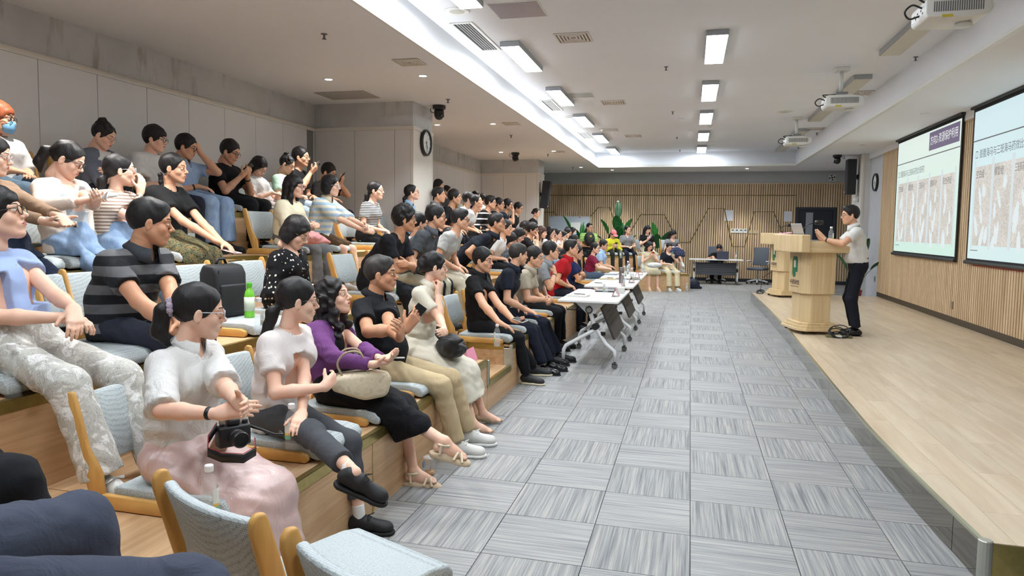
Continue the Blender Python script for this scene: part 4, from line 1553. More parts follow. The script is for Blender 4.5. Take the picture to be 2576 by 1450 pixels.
def nets(D, lo, vox):
    ins = D < 0
    nx, ny, nz = D.shape
    cnt = np.zeros((nx - 1, ny - 1, nz - 1), np.int8)
    offs = [(i, j, k) for i in (0, 1) for j in (0, 1) for k in (0, 1)]
    for i, j, k in offs:
        cnt += ins[i:nx - 1 + i, j:ny - 1 + j, k:nz - 1 + k]
    act = (cnt > 0) & (cnt < 8)
    ci = np.argwhere(act)
    if len(ci) == 0:
        return np.zeros((0, 3)), np.zeros((0, 4), int)
    vals = np.stack([D[ci[:, 0] + i, ci[:, 1] + j, ci[:, 2] + k] for i, j, k in offs], 1)
    acc = np.zeros((len(ci), 3))
    num = np.zeros(len(ci))
    O = np.array(offs, float)
    for a in range(8):
        for b in range(a + 1, 8):
            if abs(O[a] - O[b]).sum() != 1:
                continue
            va, vb = vals[:, a], vals[:, b]
            m = (va < 0) != (vb < 0)
            t = np.where(m, va / (va - vb + 1e-12), 0)
            acc += np.where(m[:, None], O[a] + t[:, None] * (O[b] - O[a]), 0)
            num += m
    V = (ci + acc / num[:, None]) * vox + lo
    idx = np.full(act.shape, -1, np.int64)
    idx[act] = np.arange(len(ci))
    Q = []
    for ax in range(3):
        u, v = (ax + 1) % 3, (ax + 2) % 3
        sl0 = [slice(None)] * 3
        sl1 = [slice(None)] * 3
        sl0[ax], sl1[ax] = slice(0, -1), slice(1, None)
        a, b = ins[tuple(sl0)], ins[tuple(sl1)]
        e = np.argwhere(a != b)
        ok = (e[:, u] > 0) & (e[:, v] > 0) & (e[:, u] < D.shape[u] - 1) & (e[:, v] < D.shape[v] - 1)
        e = e[ok]
        fl = a[e[:, 0], e[:, 1], e[:, 2]]
        c = [e.copy() for _ in range(4)]
        c[1][:, u] -= 1
        c[2][:, u] -= 1
        c[2][:, v] -= 1
        c[3][:, v] -= 1
        q = np.stack([idx[x[:, 0], x[:, 1], x[:, 2]] for x in c], 1)
        q = np.where(fl[:, None], q, q[:, ::-1])
        Q.append(q)
    Q = np.concatenate(Q)
    return V, Q[(Q >= 0).all(1)]


class Geo:
    """quads from several sources with material slots"""

    def __init__(self):
        self.V, self.Q, self.M = [], [], []
        self.n = 0

    def add(self, V, Q, mi=0):
        if len(V) == 0:
            return self
        self.V.append(np.asarray(V, float))
        self.Q.append(np.asarray(Q, int) + self.n)
        self.M.append(np.full(len(Q), mi, np.int32) if np.isscalar(mi) else np.asarray(mi, np.int32))
        self.n += len(V)
        return self

    def merge(self, g, R=None, t=None, s=1.0):
        for V, Q, M, off in zip(g.V, g.Q, g.M, np.cumsum([0] + [len(v) for v in g.V[:-1]])):
            W = V * s
            if R is not None:
                W = W @ np.asarray(R).T
            if t is not None:
                W = W + np.asarray(t)
            self.V.append(W)
            self.Q.append(Q - off + self.n)
            self.M.append(M)
            self.n += len(V)
        return self

    def mesh(self, name, mats, smooth=True):
        me = bpy.data.meshes.new(name)
        if self.n:
            V, Q, M = np.concatenate(self.V), np.concatenate(self.Q), np.concatenate(self.M)
            me.vertices.add(len(V))
            me.vertices.foreach_set('co', V.astype(F32).ravel())
            me.loops.add(Q.size)
            me.loops.foreach_set('vertex_index', Q.astype(np.int32).ravel())
            me.polygons.add(len(Q))
            me.polygons.foreach_set('loop_start', np.arange(0, Q.size, 4, dtype=np.int32))
            me.polygons.foreach_set('material_index', M)
            me.polygons.foreach_set('use_smooth', np.full(len(Q), smooth))
        for m in mats:
            me.materials.append(m)
        me.update(calc_edges=True)
        me.validate()
        return me


def rot(yaw=0, pitch=0, roll=0):
    """yaw left about z, pitch nods the x axis down, roll tips to the right ear"""
    cy, sy, cp, sp, cr, sr = math.cos(yaw), math.sin(yaw), math.cos(pitch), math.sin(pitch), math.cos(roll), math.sin(roll)
    Rz = np.array([[cy, -sy, 0], [sy, cy, 0], [0, 0, 1]])
    Ry = np.array([[cp, 0, sp], [0, 1, 0], [-sp, 0, cp]])
    Rx = np.array([[1, 0, 0], [0, cr, -sr], [0, sr, cr]])
    return Rz @ Ry @ Rx


def unit(v):
    v = np.asarray(v, float)
    return v / (np.linalg.norm(v) + 1e-9)


# ------------------------------------------------------------------ heads
HEADS = {}


def head_sdf(sex):
    s = Sdf()
    jw = 1.0 if sex == 'm' else .90
    s.ell((-.015, 0, .032), (.092, .073, .084))
    s.ell((.035, 0, .040), (.054, .060, .056), .02)
    s.ell((.026, 0, -.036), (.060, .058 * jw, .074), .025)
    s.cone((-.022, 0, -.045), (-.040, 0, -.135), .050 * jw, .050 * jw, .02)
    for q in (-1, 1):
        s.cone((-.004, q * .053 * jw, -.045), (.058, q * .017 * jw, -.098), .019, .016, .03)
        s.sph((.055, q * .040, -.030), .022, .022)
    s.sph((.071, 0, -.101 if sex == 'm' else -.098), .0155, .02)
    s.cone((.0815, -.022, .020), (.0815, .022, .020), .011 if sex == 'm' else .009, .011 if sex == 'm' else .009, .016)
    for q in (-1, 1):
        s.cone((.0815, q * .022, .020), (.067, q * .048, .018), .011 if sex == 'm' else .009, .008, .016)
        s.sph((.106, q * .031, -.001), .0185, .010, 's')
        s.ell((.0755, q * .031, -.002), (.0135, .0165, .0125), .005)
    s.cone((.085, 0, .012), (.106, 0, -.026), .0065, .0100, .013)
    s.sph((.1090, 0, -.0285), .0105, .006)
    for q in (-1, 1):
        s.sph((.0965, q * .0130, -.0335), .0084, .006)
    s.ell((.076, 0, -.062), (.022, .028, .022), .016)
    s.ell((.0925, 0, -.0565), (.0058, .021, .0052), .005)
    s.ell((.0920, 0, -.0665), (.0062, .018, .0056), .005)
    for q in (-1, 1):
        M = np.array(rot(q * -.35, 0, 0)).T @ np.array(rot(0, .12, 0)).T
        s.ell((-.006, q * .0765, -.012), (.0185, .0065, .0310), .006, M=M)
        s.ell((-.002, q * .0835, -.012), (.0095, .005, .0165), .004, 's', M=M)
    return s


def head_geo(sex, lod, eyes='open'):
    key = (sex, lod, eyes)
    if key in HEADS:
        return HEADS[key]
    vox = {0: .0036, 1: .0058, 2: .0090}[lod]
    s = head_sdf(sex)
    g = Geo()
    V, Q = s.mesh(vox)
    g.add(V, Q, 0)

    def decal(fy, nu, nv, mi, off):
        U, W = np.meshgrid(np.linspace(-1, 1, nu), np.linspace(-1, 1, nv), indexing='ij')
        yz = np.array([fy(u, w) for u, w in zip(U.ravel(), W.ravel())])
        a, b = np.full(len(yz), .02), np.full(len(yz), .14)
        for _ in range(18):
            m = (a + b) / 2
            d = s.at(np.stack([m, yz[:, 0], yz[:, 1]], 1))
            a, b = np.where(d < 0, m, a), np.where(d < 0, b, m)
        P = np.stack([a + off, yz[:, 0], yz[:, 1]], 1)
        q = [(i * nv + j, (i + 1) * nv + j, (i + 1) * nv + j + 1, i * nv + j + 1) for i in range(nu - 1) for j in range(nv - 1)]
        g.add(P, q, mi)
    o = .0006 if lod == 0 else .0012
    for q in (-1, 1):
        thick = .0042 if sex == 'm' else .0028
        decal(lambda u, w: (q * (.032 + .019 * u), .0235 + .004 * (1 - (u - .25) ** 2) + thick * w * (1 - .45 * max(0, u))), 9, 3, 2, o * 1.2)
        hgt = {'open': .0048, 'half': .0030, 'down': .0014}[eyes]
        zc = {'open': -.0015, 'half': -.003, 'down': -.0055}[eyes]
        if eyes != 'down':
            decal(lambda u, w: (q * (.0315 + .0150 * u), zc + .0015 * u + hgt * w * max(0.05, (1 - u * u)) ** .6), 9, 5, 3, o)
            decal(lambda u, w: (q * .0315 + .0056 * u * math.sqrt(max(0, 1 - w * w * .6)), zc + min(hgt, .0050) * w), 5, 5, 4, o * 1.8)
        decal(lambda u, w: (q * (.0320 + .0165 * u), zc + .0015 * u + hgt * max(0.05, (1 - u * u)) ** .6 + .0011 + .0011 * w), 9, 3, 2, o * 1.6)
    decal(lambda u, w: (.0225 * u, -.0615 + (.0022 * (1 - abs(u)) if w > 0 else .0) + w * .0092 * max(.0, 1 - u * u) ** .7), 13, 7, 1, o * .8)
    decal(lambda u, w: (.0215 * u, -.0612 + .0007 * w - .0012 * u * u), 9, 3, 5, o * 1.6)
    HEADS[key] = g
    return g


# ------------------------------------------------------------------ hair
HAIRS = {}


def hair_noise(amp):
    return lambda X, Y, Z: F32(amp) * (.45 * np.sin(150 * Y + 4 * np.sin(29 * Z + 25 * X)) * np.sin(26 * X + 31 * Z + 3 * np.sin(60 * Y)) + 1.0 * np.sin(52 * X + 2.2 * np.sin(37 * Y + 11 * Z)) * np.sin(47 * Y + 1.9 * np.sin(41 * Z + 9 * X)) + .5 * np.sin(88 * Z + 3 * np.sin(43 * X)))


def hair_geo(style, lod):
    key = (style, lod)
    if key in HAIRS:
        return HAIRS[key]
    vox = {0: .0048, 1: .0070, 2: .0105}[lod]
    s = Sdf()
    amp = .0018

    def cap(tt, ts, tf=.010, shift=0.0):
        s.ell((-.018, 0, .036), (.093 + tf, .073 + ts, .083 + tt), .01)
        s.ell((.030, 0, .052 + shift), (.056, .062 + ts * .5, .050 + tt * .6), .02)

    def face_cut(rx=.092, ry=.135, rz=.126, z=-.050, k=.004):
        s.ell((.125, 0, z), (rx, ry, rz), k, 's')
        s.ell((.062, 0, -.078), (.078, .086, .070), k, 's')

    def low_cut(z0=-.082, slope=.50):
        s.plane((-.09, 0, z0), (slope, 0, -1))

    def ears(q=1):
        for y in (-1, 1):
            s.ell((-.004, y * .086, -.020), (.022, .02, .030), .003, 's')
    if style == 'short':
        cap(.024, .010, .012)
        face_cut()
        low_cut()
        ears()
    elif style == 'crop':
        cap(.015, .005, .007)
        s.ell((.03, 0, .085), (.055, .055, .035), .02)
        face_cut(.094, .135, .124)
        low_cut(-.078, .52)
        ears()
    elif style == 'receding':
        cap(.014, .005, .006)
        face_cut(.103, .125, .136)
        low_cut(-.078, .52)
        ears()
    elif style == 'quiff':
        cap(.022, .006, .010)
        s.ell((.045, 0, .098), (.045, .052, .034), .02)
        face_cut(.092, .135, .124)
        low_cut(-.078, .52)
        ears()
    elif style == 'messy':
        cap(.036, .020, .020)
        for a, b, c, r in ((.05, .03, .10, .03), (-.04, -.05, .10, .035), (-.09, .02, .06, .035), (.02, -.04, .115, .03), (.06, -.035, .085, .028), (-.07, .05, .03, .03)):
            s.sph((a, b, c), r, .02)
        face_cut()
        low_cut(-.088, .48)
        ears()
        amp = .006
    elif style == 'fringe':
        cap(.026, .014, .014)
        s.ell((.064, 0, .052), (.036, .058, .034), .012)
        face_cut(.086, .120, .100, -.054)
        low_cut(-.090, .46)
        ears()
    elif style == 'bob':
        cap(.020, .014, .012)
        for y in (-1, 1):
            s.ell((-.022, y * .066, -.040), (.056, .026, .080), .02)
        s.ell((-.074, 0, -.035), (.046, .074, .075), .02)
        face_cut(.092, .090, .118, -.050)
        s.cone((.062, -.052, .050), (.056, .060, .030), .018, .016, .012)
        s.plane((0, 0, -.098), (0.1, 0, -1))
    elif style in ('long', 'longb', 'wavy'):
        cap(.018, .013, .011)
        ll = -.34 if style != 'wavy' else -.27
        s.cone((-.055, 0, .0), (-.075, 0, -.14), .070, .060, .02, ys=.72)
        s.cone((-.075, 0, -.14), (-.085, 0, ll), .052, .034, .02, ys=.62)
        for y in (-1, 1):
            s.cone((.012, y * .072, .010), (-.004, y * .082, -.12), .026, .026, .02)
            s.cone((-.004, y * .082, -.12), (.020 if y < 0 else -.02, y * .085, ll + .03), .027, .014, .02)
        face_cut(.092, .088, .122)
        if style == 'longb':
            s.ell((.067, 0, .048), (.030, .054, .028), .012)
        if style == 'wavy':
            amp = .006
            for y in (-1, 1):
                for q in range(4):
                    s.sph((.01 + .012 * (-1) ** q, y * (.085 + .01 * (q % 2)), -.10 - .05 * q), .030, .015)
    elif style in ('pony', 'ponylow', 'braid', 'bun', 'topbun', 'claw'):
        cap(.013, .009, .008)
        face_cut(.094, .130, .130, -.048)
        s.plane((-.09, 0, -.080), (.50, 0, -1))
        ears()
        if style == 'pony':
            s.cone((-.105, 0, .020), (-.140, 0, -.005), .022, .034, .012)
            s.cone((-.140, 0, -.005), (-.150, 0, -.090), .036, .034, .015)
            s.cone((-.150, 0, -.090), (-.115, 0, -.150), .032, .012, .02)
        elif style == 'ponylow':
            s.cone((-.095, 0, -.030), (-.125, 0, -.07), .022, .032, .012)
            s.cone((-.125, 0, -.07), (-.150, 0, -.20), .034, .028, .015)
            s.cone((-.150, 0, -.20), (-.165, 0, -.34), .026, .006, .02)
        elif style == 'braid':
            for q in range(8):
                s.ell((-.085 + .004 * q, -.052, -.06 - .030 * q), (.020, .020 + .003 * (-1) ** q, .022), .008)
        elif style == 'bun':
            s.ell((-.118, 0, .005), (.034, .044, .040), .012)
            amp = .004
        elif style == 'topbun':
            s.ell((-.060, 0, .125), (.038, .040, .034), .012)
            s.cone((-.06, .02, .13), (-.09, .05, .145), .010, .005, .01)
            s.cone((-.05, -.02, .135), (-.02, -.05, .155), .009, .004, .01)
            amp = .005
        elif style == 'claw':
            s.ell((-.108, 0, .02), (.036, .050, .062), .015)
            for q in range(5):
                s.cone((-.12, -.03 + .015 * q, .0), (-.15 - .01 * (q % 2), -.05 + .024 * q, -.06), .014, .006, .01)
            s.cone((.060, -.05, .055), (.066, .05, .050), .016, .016, .012)
            s.cone((.052, -.062, .04), (.040, -.066, -.03), .009, .005, .008)
            amp = .004
    g = Geo()
    V, Q = s.mesh(vox, noise=hair_noise(amp))
    g.add(V, Q, 0)
    HAIRS[key] = g
    return g


def tube_geo(pts, r, seg=6):
    mb = MB().tube(pts, r, seg, cap=False)
    return np.array(mb.v), np.array(mb.f)


GLASSES = {}


def glasses_geo(kind):
    if kind in GLASSES:
        return GLASSES[kind]
    g = Geo()
    rr = {'thin': .0011, 'dark': .0021, 'clear': .0022}[kind]
    rw, rh = (.0235, .0195) if kind != 'dark' else (.0245, .0185)
    for q in (-1, 1):
        pts = []
        for a in np.linspace(0, 2 * math.pi, 21):
            y, z = rw * math.copysign(abs(math.cos(a)) ** .75, math.cos(a)), rh * math.copysign(abs(math.sin(a)) ** .75, math.sin(a))
            pts.append((.1035 - .10 * abs(.033 * q + y) ** 1 * .28, q * .033 + y, -.003 + z))
        g.add(*tube_geo(pts, rr, 6), 0)
        n = len(pts) - 1
        k = n // 2
        ring = np.array(pts[:-1])
        quads = [(i, (i + 1), n - 2 - i, n - 1 - i) for i in range(k - 1)]
        g.add(ring, quads, 1)
        g.add(*tube_geo([(.0965, q * .056, .006), (.088, q * .068, .007), (.02, q * .0775, .006), (-.006, q * .0785, .004), (-.022, q * .078, -.014)], rr, 5), 0)
    g.add(*tube_geo([(.1035, -.0105, .0), (.106, 0, .003), (.1035, .0105, .0)], rr, 5), 0)
    GLASSES[kind] = g
    return g


# ------------------------------------------------------------------ shoes (toe along +x, sole at z=0, ankle at x=0)
SHOES = {}


def shoe_geo(kind, lod):
    key = (kind, lod)
    if key in SHOES:
        return SHOES[key]
    vox = {0: .0060, 1: .0085, 2: .012}[lod]
    g = Geo()
    if kind in ('sneaker', 'chunky', 'leather'):
        s = Sdf()
        h = .022 if kind != 'leather' else .012
        s.cone((-.035, 0, h + .035), (.03, .0, h + .040), .036, .036, .02)
        s.cone((.03, 0, h + .036), (.15, .004, h + .016), .038, .032, .03)
        s.ell((.135, .004, h + .014), (.055, .042 if kind != 'leather' else .037, .030), .02)
        s.cone((-.012, 0, h + .04), (-.014, 0, h + .058), .036, .035, .015)
        s.plane((0, 0, h * .7), (0, 0, -1))
        g.add(*s.mesh(vox), 0)
        s = Sdf()
        hh = {'sneaker': .020, 'chunky': .030, 'leather': .012}[kind]
        s.ell((.14, .004, hh * .5), (.060, .048 if kind != 'leather' else .040, hh * 1.4), .01)
        s.cone((-.03, 0, hh * .5), (.12, .003, hh * .5), .041, .043, .01)
        s.plane((0, 0, 0), (0, 0, -1))
        s.plane((0, 0, hh), (0, 0, 1))
        g.add(*s.mesh(vox), 1)
        if lod == 0:
            for q in range(5):
                x = .045 + q * .017
                g.add(*tube_geo([(x, -.026, h + .055 - q * .006), (x + .006, 0, h + .079 - q * .0078), (x, .026, h + .055 - q * .006)], .0032, 5), 2)
            g.add(*tube_geo([(.05, 0, h + .082), (.075, -.03, h + .085), (.06, -.045, h + .07), (.048, -.01, h + .08)], .0026, 5), 2)
            g.add(*tube_geo([(.05, 0, h + .082), (.075, .03, h + .085), (.06, .045, h + .07), (.048, .01, h + .08)], .0026, 5), 2)
    elif kind == 'pump':
        s = Sdf()
        s.cone((-.04, 0, .045), (.05, 0, .036), .030, .032, .02)
        s.cone((.05, 0, .034), (.165, 0, .018), .034, .014, .03)
        s.cone((-.03, 0, .085), (.075, 0, .070), .028, .030, .006, op='s')
        s.plane((0, 0, .004), (0, 0, -1))
        g.add(*s.mesh(vox * .9), 0)
        s = Sdf()
        s.cone((-.055, 0, .0), (-.05, 0, .035), .010, .018, .01)
        s.plane((0, 0, 0), (0, 0, -1))
        g.add(*s.mesh(vox * .9), 1)
    elif kind == 'sandal':
        s = Sdf()
        s.cone((-.04, 0, .030), (.06, 0, .022), .035, .036, .01)
        s.ell((.13, 0, .014), (.065, .044, .030), .02)
        s.plane((0, 0, 0), (0, 0, -1))
        s.plane((0, 0, .050), (-.19, 0, 1))
        g.add(*s.mesh(vox * .9), 1)
        for pts in ([(.080, -.046, .034), (.095, -.026, .076), (.118, .020, .072), (.135, .047, .028)], [(.135, -.046, .028), (.118, -.015, .073), (.100, .02, .078), (.080, .047, .034)], [(-.045, 0, .095), (-.02, .036, .102), (.03, .034, .108), (.045, 0, .112), (.03, -.034, .108), (-.02, -.036, .102), (-.045, 0, .095)], [(-.045, 0, .05), (-.052, 0, .095)], [(-.01, -.038, .045), (-.015, -.037, .102)], [(-.01, .038, .045), (-.015, .037, .102)]):
            g.add(*tube_geo(pts, .0088, 7), 0)
    SHOES[key] = g
    return g


def foot_sdf(s, a, d, up, sc=1.0):
    """bare foot from ankle a pointing along d"""
    a = np.asarray(a, float)
    d, up = unit(d), unit(up)
    lft = np.cross(up, d)
    P = lambda x, y, z: a + d * x * sc + lft * y * sc + up * z * sc
    s.cone(P(-.03, 0, -.045), P(.06, 0, -.045), .030 * sc, .030 * sc, .02)
    s.cone(P(.0, 0, 0), P(.09, 0, -.045), .034 * sc, .026 * sc, .02)
    s.cone(P(.06, 0, -.05), P(.14, 0, -.062), .036 * sc, .022 * sc, .02)
    for q in range(5):
        y = -.030 + q * .015
        s.cone(P(.13, y * .8, -.062), P(.165 - .012 * abs(q - 1.2), y, -.066), .011 * sc, .0085 * sc, .005)


def hand_sdf(s, w, d, n, side, curl, sc=1.0, spread=1.0, thumb=.5):
    """w wrist, d finger direction, n palm normal, side +1 left / -1 right hand"""
    w = np.asarray(w, float)
    d = unit(d)
    n = np.asarray(n, float)
    n = unit(n - d * np.dot(n, d))
    t = np.cross(d, n) * (1 if side < 0 else -1)
    C = curl if isinstance(curl, (list, tuple)) else [curl] * 4
    for q, (off, ln) in enumerate(((.027, .072), (.009, .080), (-.009, .074), (-.026, .058))):
        k = w + d * .088 * sc * (1 - .06 * abs(q - 1)) + t * off * sc
        s.cone(w + t * off * .5 * sc, k, .019 * sc, .0125 * sc, .012)
        p = k
        a = 0.0
        dd = unit(d + t * (off * 4.0 * (spread - 1)) + t * off * 1.2)
        r = .0092 if q < 3 else .0080
        for f, (fr, ca) in enumerate(((.45, 1.0), (.31, 1.15), (.24, .8))):
            a += C[q] * ca
            v = dd * math.cos(a) + n * math.sin(a)
            e = p + v * ln * fr * sc
            s.cone(p, e, r * sc, (r - .0008) * sc, .004)
            p = e
            r -= .0008
    b = w + d * .022 * sc + t * .022 * sc
    v = unit(t * (.9 - thumb * .4) + d * .62 + n * (.15 + thumb * .5))
    e = b + v * .045 * sc
    s.cone(w + t * .010 * sc, b, .019 * sc, .016 * sc, .012)
    s.cone(b, e, .0145 * sc, .0110 * sc, .008)
    v2 = unit(v + d * .45 + n * thumb * .25 - t * thumb * .3)
    s.cone(e, e + v2 * .034 * sc, .0105 * sc, .0085 * sc, .004)


def ik(a, b, l1, l2, pole):
    """middle joint of a two-bone limb from a to b bending toward pole"""
    a, b = np.asarray(a, float), np.asarray(b, float)
    d = b - a
    L = np.linalg.norm(d)
    if L > (l1 + l2) * .995:
        k = L / ((l1 + l2) * .995)
        l1, l2 = l1 * k, l2 * k
    u = d / (L + 1e-9)
    x = (l1 * l1 - l2 * l2 + L * L) / (2 * L + 1e-9)
    h = math.sqrt(max(0, l1 * l1 - x * x))
    p = np.asarray(pole, float)
    p = p - u * np.dot(p, u)
    return a + u * x + unit(p) * h
# ------------------------------------------------------------------ cloth, skin and hair materials
def cloth(name, c, c2=None, pat=None, sc=1.0, rough=.85, c3=None, axis=2, sheen=0.0, spec=.25, bmp=.12):
    if name in MATS:
        return MATS[name]
    t = NT(name)
    v = t.co()
    c = rgb(*c)
    fine = t.noise(v, 260, 2, .6)
    col = None
    if pat in ('stripe', 'stripe2'):
        z = t.sep(v)[axis]
        w = t.math('FRACT', t.math('MULTIPLY', z, sc))
        if pat == 'stripe':
            col = t.ramp(w, [(0, c), (.5, rgb(*c2))], 'CONSTANT')
        else:
            col = t.ramp(w, [(0, c), (.30, rgb(*c2)), (.52, c), (.72, rgb(*c3)), (.86, c)], 'CONSTANT')
    elif pat == 'plaid':
        s = t.sep(v)
        a = t.math('FRACT', t.math('MULTIPLY', s[2], sc))
        b = t.math('FRACT', t.math('MULTIPLY', t.math('ADD', s[0], s[1]), sc))
        ra = t.ramp(a, [(0, c), (.18, rgb(*c2)), (.30, c), (.62, rgb(*c3)), (.80, c)], 'CONSTANT')
        rb = t.ramp(b, [(0, c), (.18, rgb(*c2)), (.30, c), (.62, rgb(*c3)), (.80, c)], 'CONSTANT')
        col = t.mix(.5, ra, rb)
    elif pat == 'floral':
        vo = t.n('TexVoronoi', feature='F1')
        t.l(v, vo.inputs['Vector'])
        vo.inputs['Scale'].default_value = sc
        nz = t.noise(v, sc * 2.4, 2, .5)
        d = t.math('ADD', vo.outputs['Distance'], t.math('MULTIPLY', nz, .45))
        col = t.ramp(d, [(0, rgb(*c2)), (.40, rgb(*c2)), (.43, c)], 'LINEAR')
    elif pat == 'bigfloral':
        nz = t.noise(v, sc, 4, .6, 1.2)
        n2 = t.noise(v, sc * 3.3, 3, .6, 2.0)
        col = t.ramp(nz, [(.38, c), (.44, rgb(*c2)), (.56, rgb(*c2)), (.60, c)])
        ln = t.ramp(n2, [(.485, (1, 1, 1)), (.497, rgb(*c3)), (.503, rgb(*c3)), (.515, (1, 1, 1))])
        col = t.mix(.8, col, ln, 'MULTIPLY')
    elif pat == 'paisley':
        nz = t.noise(v, sc, 3, .6, 2.5)
        n2 = t.noise(v, sc * 1.7, 3, .6, 2.0)
        col = t.ramp(nz, [(.36, rgb(16, 14, 14)), (.43, rgb(120, 84, 40)), (.50, rgb(60, 104, 92)), (.55, rgb(22, 18, 18)), (.62, rgb(150, 110, 56)), (.70, rgb(112, 58, 36))])
        col = t.mix(.45, col, t.ramp(n2, [(.42, rgb(18, 16, 16)), (.52, rgb(96, 120, 92)), (.6, rgb(160, 118, 62))]))
    elif pat == 'denim':
        nz = t.noise(t.mapped((3, 3, 1.2)), sc, 3, .6)
        col = t.ramp(nz, [(.3, rgb(*c2)), (.7, c)])
    if col is None:
        lo = tuple(x * .90 for x in c)
        col = t.ramp(t.noise(v, 9, 3), [(.3, lo), (.7, c)])
    if pat == 'heather':
        col = t.mix(.5, col, t.ramp(fine, [(.4, rgb(*c2)), (.6, c)]))
    t.color(col)
    t.set(rough, 0, spec)
    if sheen:
        t.b.inputs['Sheen Weight'].default_value = sheen
    big = t.noise(t.mapped((9, 9, 6)), 1.0, 3, .5, 1.6)
    h = t.math('ADD', big, t.math('MULTIPLY', fine, .05))
    t.bump(h, min(1.0, bmp * 3.2), .022)
    MATS[name] = t.m
    return t.m


def skin_mat(name, c):
    if name in MATS:
        return MATS[name]
    t = NT(name)
    c = rgb(*c)
    f = t.noise(t.co(), 14, 3, .6)
    warm = (min(1, c[0] * 1.02), c[1] * .90, c[2] * .86)
    t.color(t.ramp(f, [(.35, warm), (.65, c)]))
    t.set(.52, 0, .35)
    t.bump(t.noise(t.co(), 320, 2), .06, .002)
    MATS[name] = t.m
    return t.m


SKIN = {'f': skin_mat('skin_fair', (236, 196, 172)), 'm': skin_mat('skin_tan', (216, 170, 140)), 'd': skin_mat('skin_deep', (198, 150, 118))}
m_lip = plain('lip_rose', rgb(190, 112, 104), .45)
m_lip_red = plain('lip_red', rgb(188, 66, 66), .4)
m_brow = plain('brow_black', rgb(44, 34, 30), .8)
m_eyew = plain('eye_white', rgb(226, 220, 214), .3)
m_iris = plain('iris_dark', rgb(34, 22, 18), .15)
m_mouth = plain('mouth_line', rgb(120, 62, 56), .7)


def hair_mat(name, c):
    if name in MATS:
        return MATS[name]
    t = NT(name)
    f = t.noise(t.mapped((150, 150, 12)), 1.0, 3, .6, .5)
    c = rgb(*c)
    t.color(t.ramp(f, [(.3, tuple(x * .55 for x in c)), (.7, tuple(min(1, x * 1.4) for x in c))]))
    t.set(.5, 0, .35)
    t.bump(f, .35, .003)
    MATS[name] = t.m
    return t.m


HAIR = {'black': hair_mat('hair_black', (27, 24, 25)), 'grey': hair_mat('hair_greying', (52, 49, 47)), 'brown': hair_mat('hair_brown', (70, 44, 36)), 'orange': hair_mat('hair_orange', (170, 92, 58))}
m_gl_thin = plain('glasses_wire', rgb(150, 140, 130), .25, .9)
m_gl_dark = plain('glasses_black', rgb(24, 24, 28), .3)
m_gl_clear = plain('glasses_clear', rgb(206, 202, 204), .2)
m_lens = glass('spectacle_lens', (.9, .93, .95), .10, .03)
m_lens_y = glass('spectacle_lens_amber', (.75, .6, .25), .25, .03)
m_sock = plain('white_sock', rgb(224, 224, 222), .9)
m_sock_d = plain('dark_sock', rgb(28, 32, 48), .9)
SHOE_M = {
    'black': (plain('shoe_black', rgb(24, 24, 27), .6), plain('sole_black', rgb(22, 22, 24), .7), plain('lace_black', rgb(18, 18, 20), .8)),
    'white': (plain('shoe_white', rgb(218, 218, 214), .6), plain('sole_white', rgb(226, 226, 224), .6), plain('lace_white', rgb(236, 236, 234), .8)),
    'grey': (plain('shoe_grey', rgb(176, 178, 180), .65), plain('sole_offwhite', rgb(206, 202, 188), .6), plain('lace_dark', rgb(46, 46, 48), .8)),
    'blackwhite': (plain('shoe_charcoal', rgb(40, 40, 42), .65), plain('sole_cream', rgb(214, 204, 176), .6), plain('lace_white', rgb(236, 236, 234), .8)),
    'leather': (plain('leather_black', rgb(18, 18, 20), .22), plain('sole_black', rgb(22, 22, 24), .7), plain('lace_black', rgb(18, 18, 20), .8)),
    'beige': (plain('patent_beige', rgb(186, 164, 132), .25), plain('sole_beige', rgb(170, 148, 118), .5), plain('lace_white', rgb(236, 236, 234), .8)),
    'cream': (plain('strap_cream', rgb(226, 212, 184), .5), plain('sole_espadrille', rgb(214, 192, 162), .7), plain('lace_white', rgb(236, 236, 234), .8)),
}


def project_x(s, yz, x0, x1, steps=40):
    """first surface met when moving from x1 back towards x0"""
    yz = np.asarray(yz, float)
    xs = np.linspace(x1, x0, steps)
    out = np.full(len(yz), np.nan)
    for x in xs:
        d = s.at(np.stack([np.full(len(yz), x), yz[:, 0], yz[:, 1]], 1))
        hit = np.isnan(out) & (d < 0)
        out[hit] = x
    return out


PEOPLE = []
ITEMS = []      # things held in hands, built afterwards


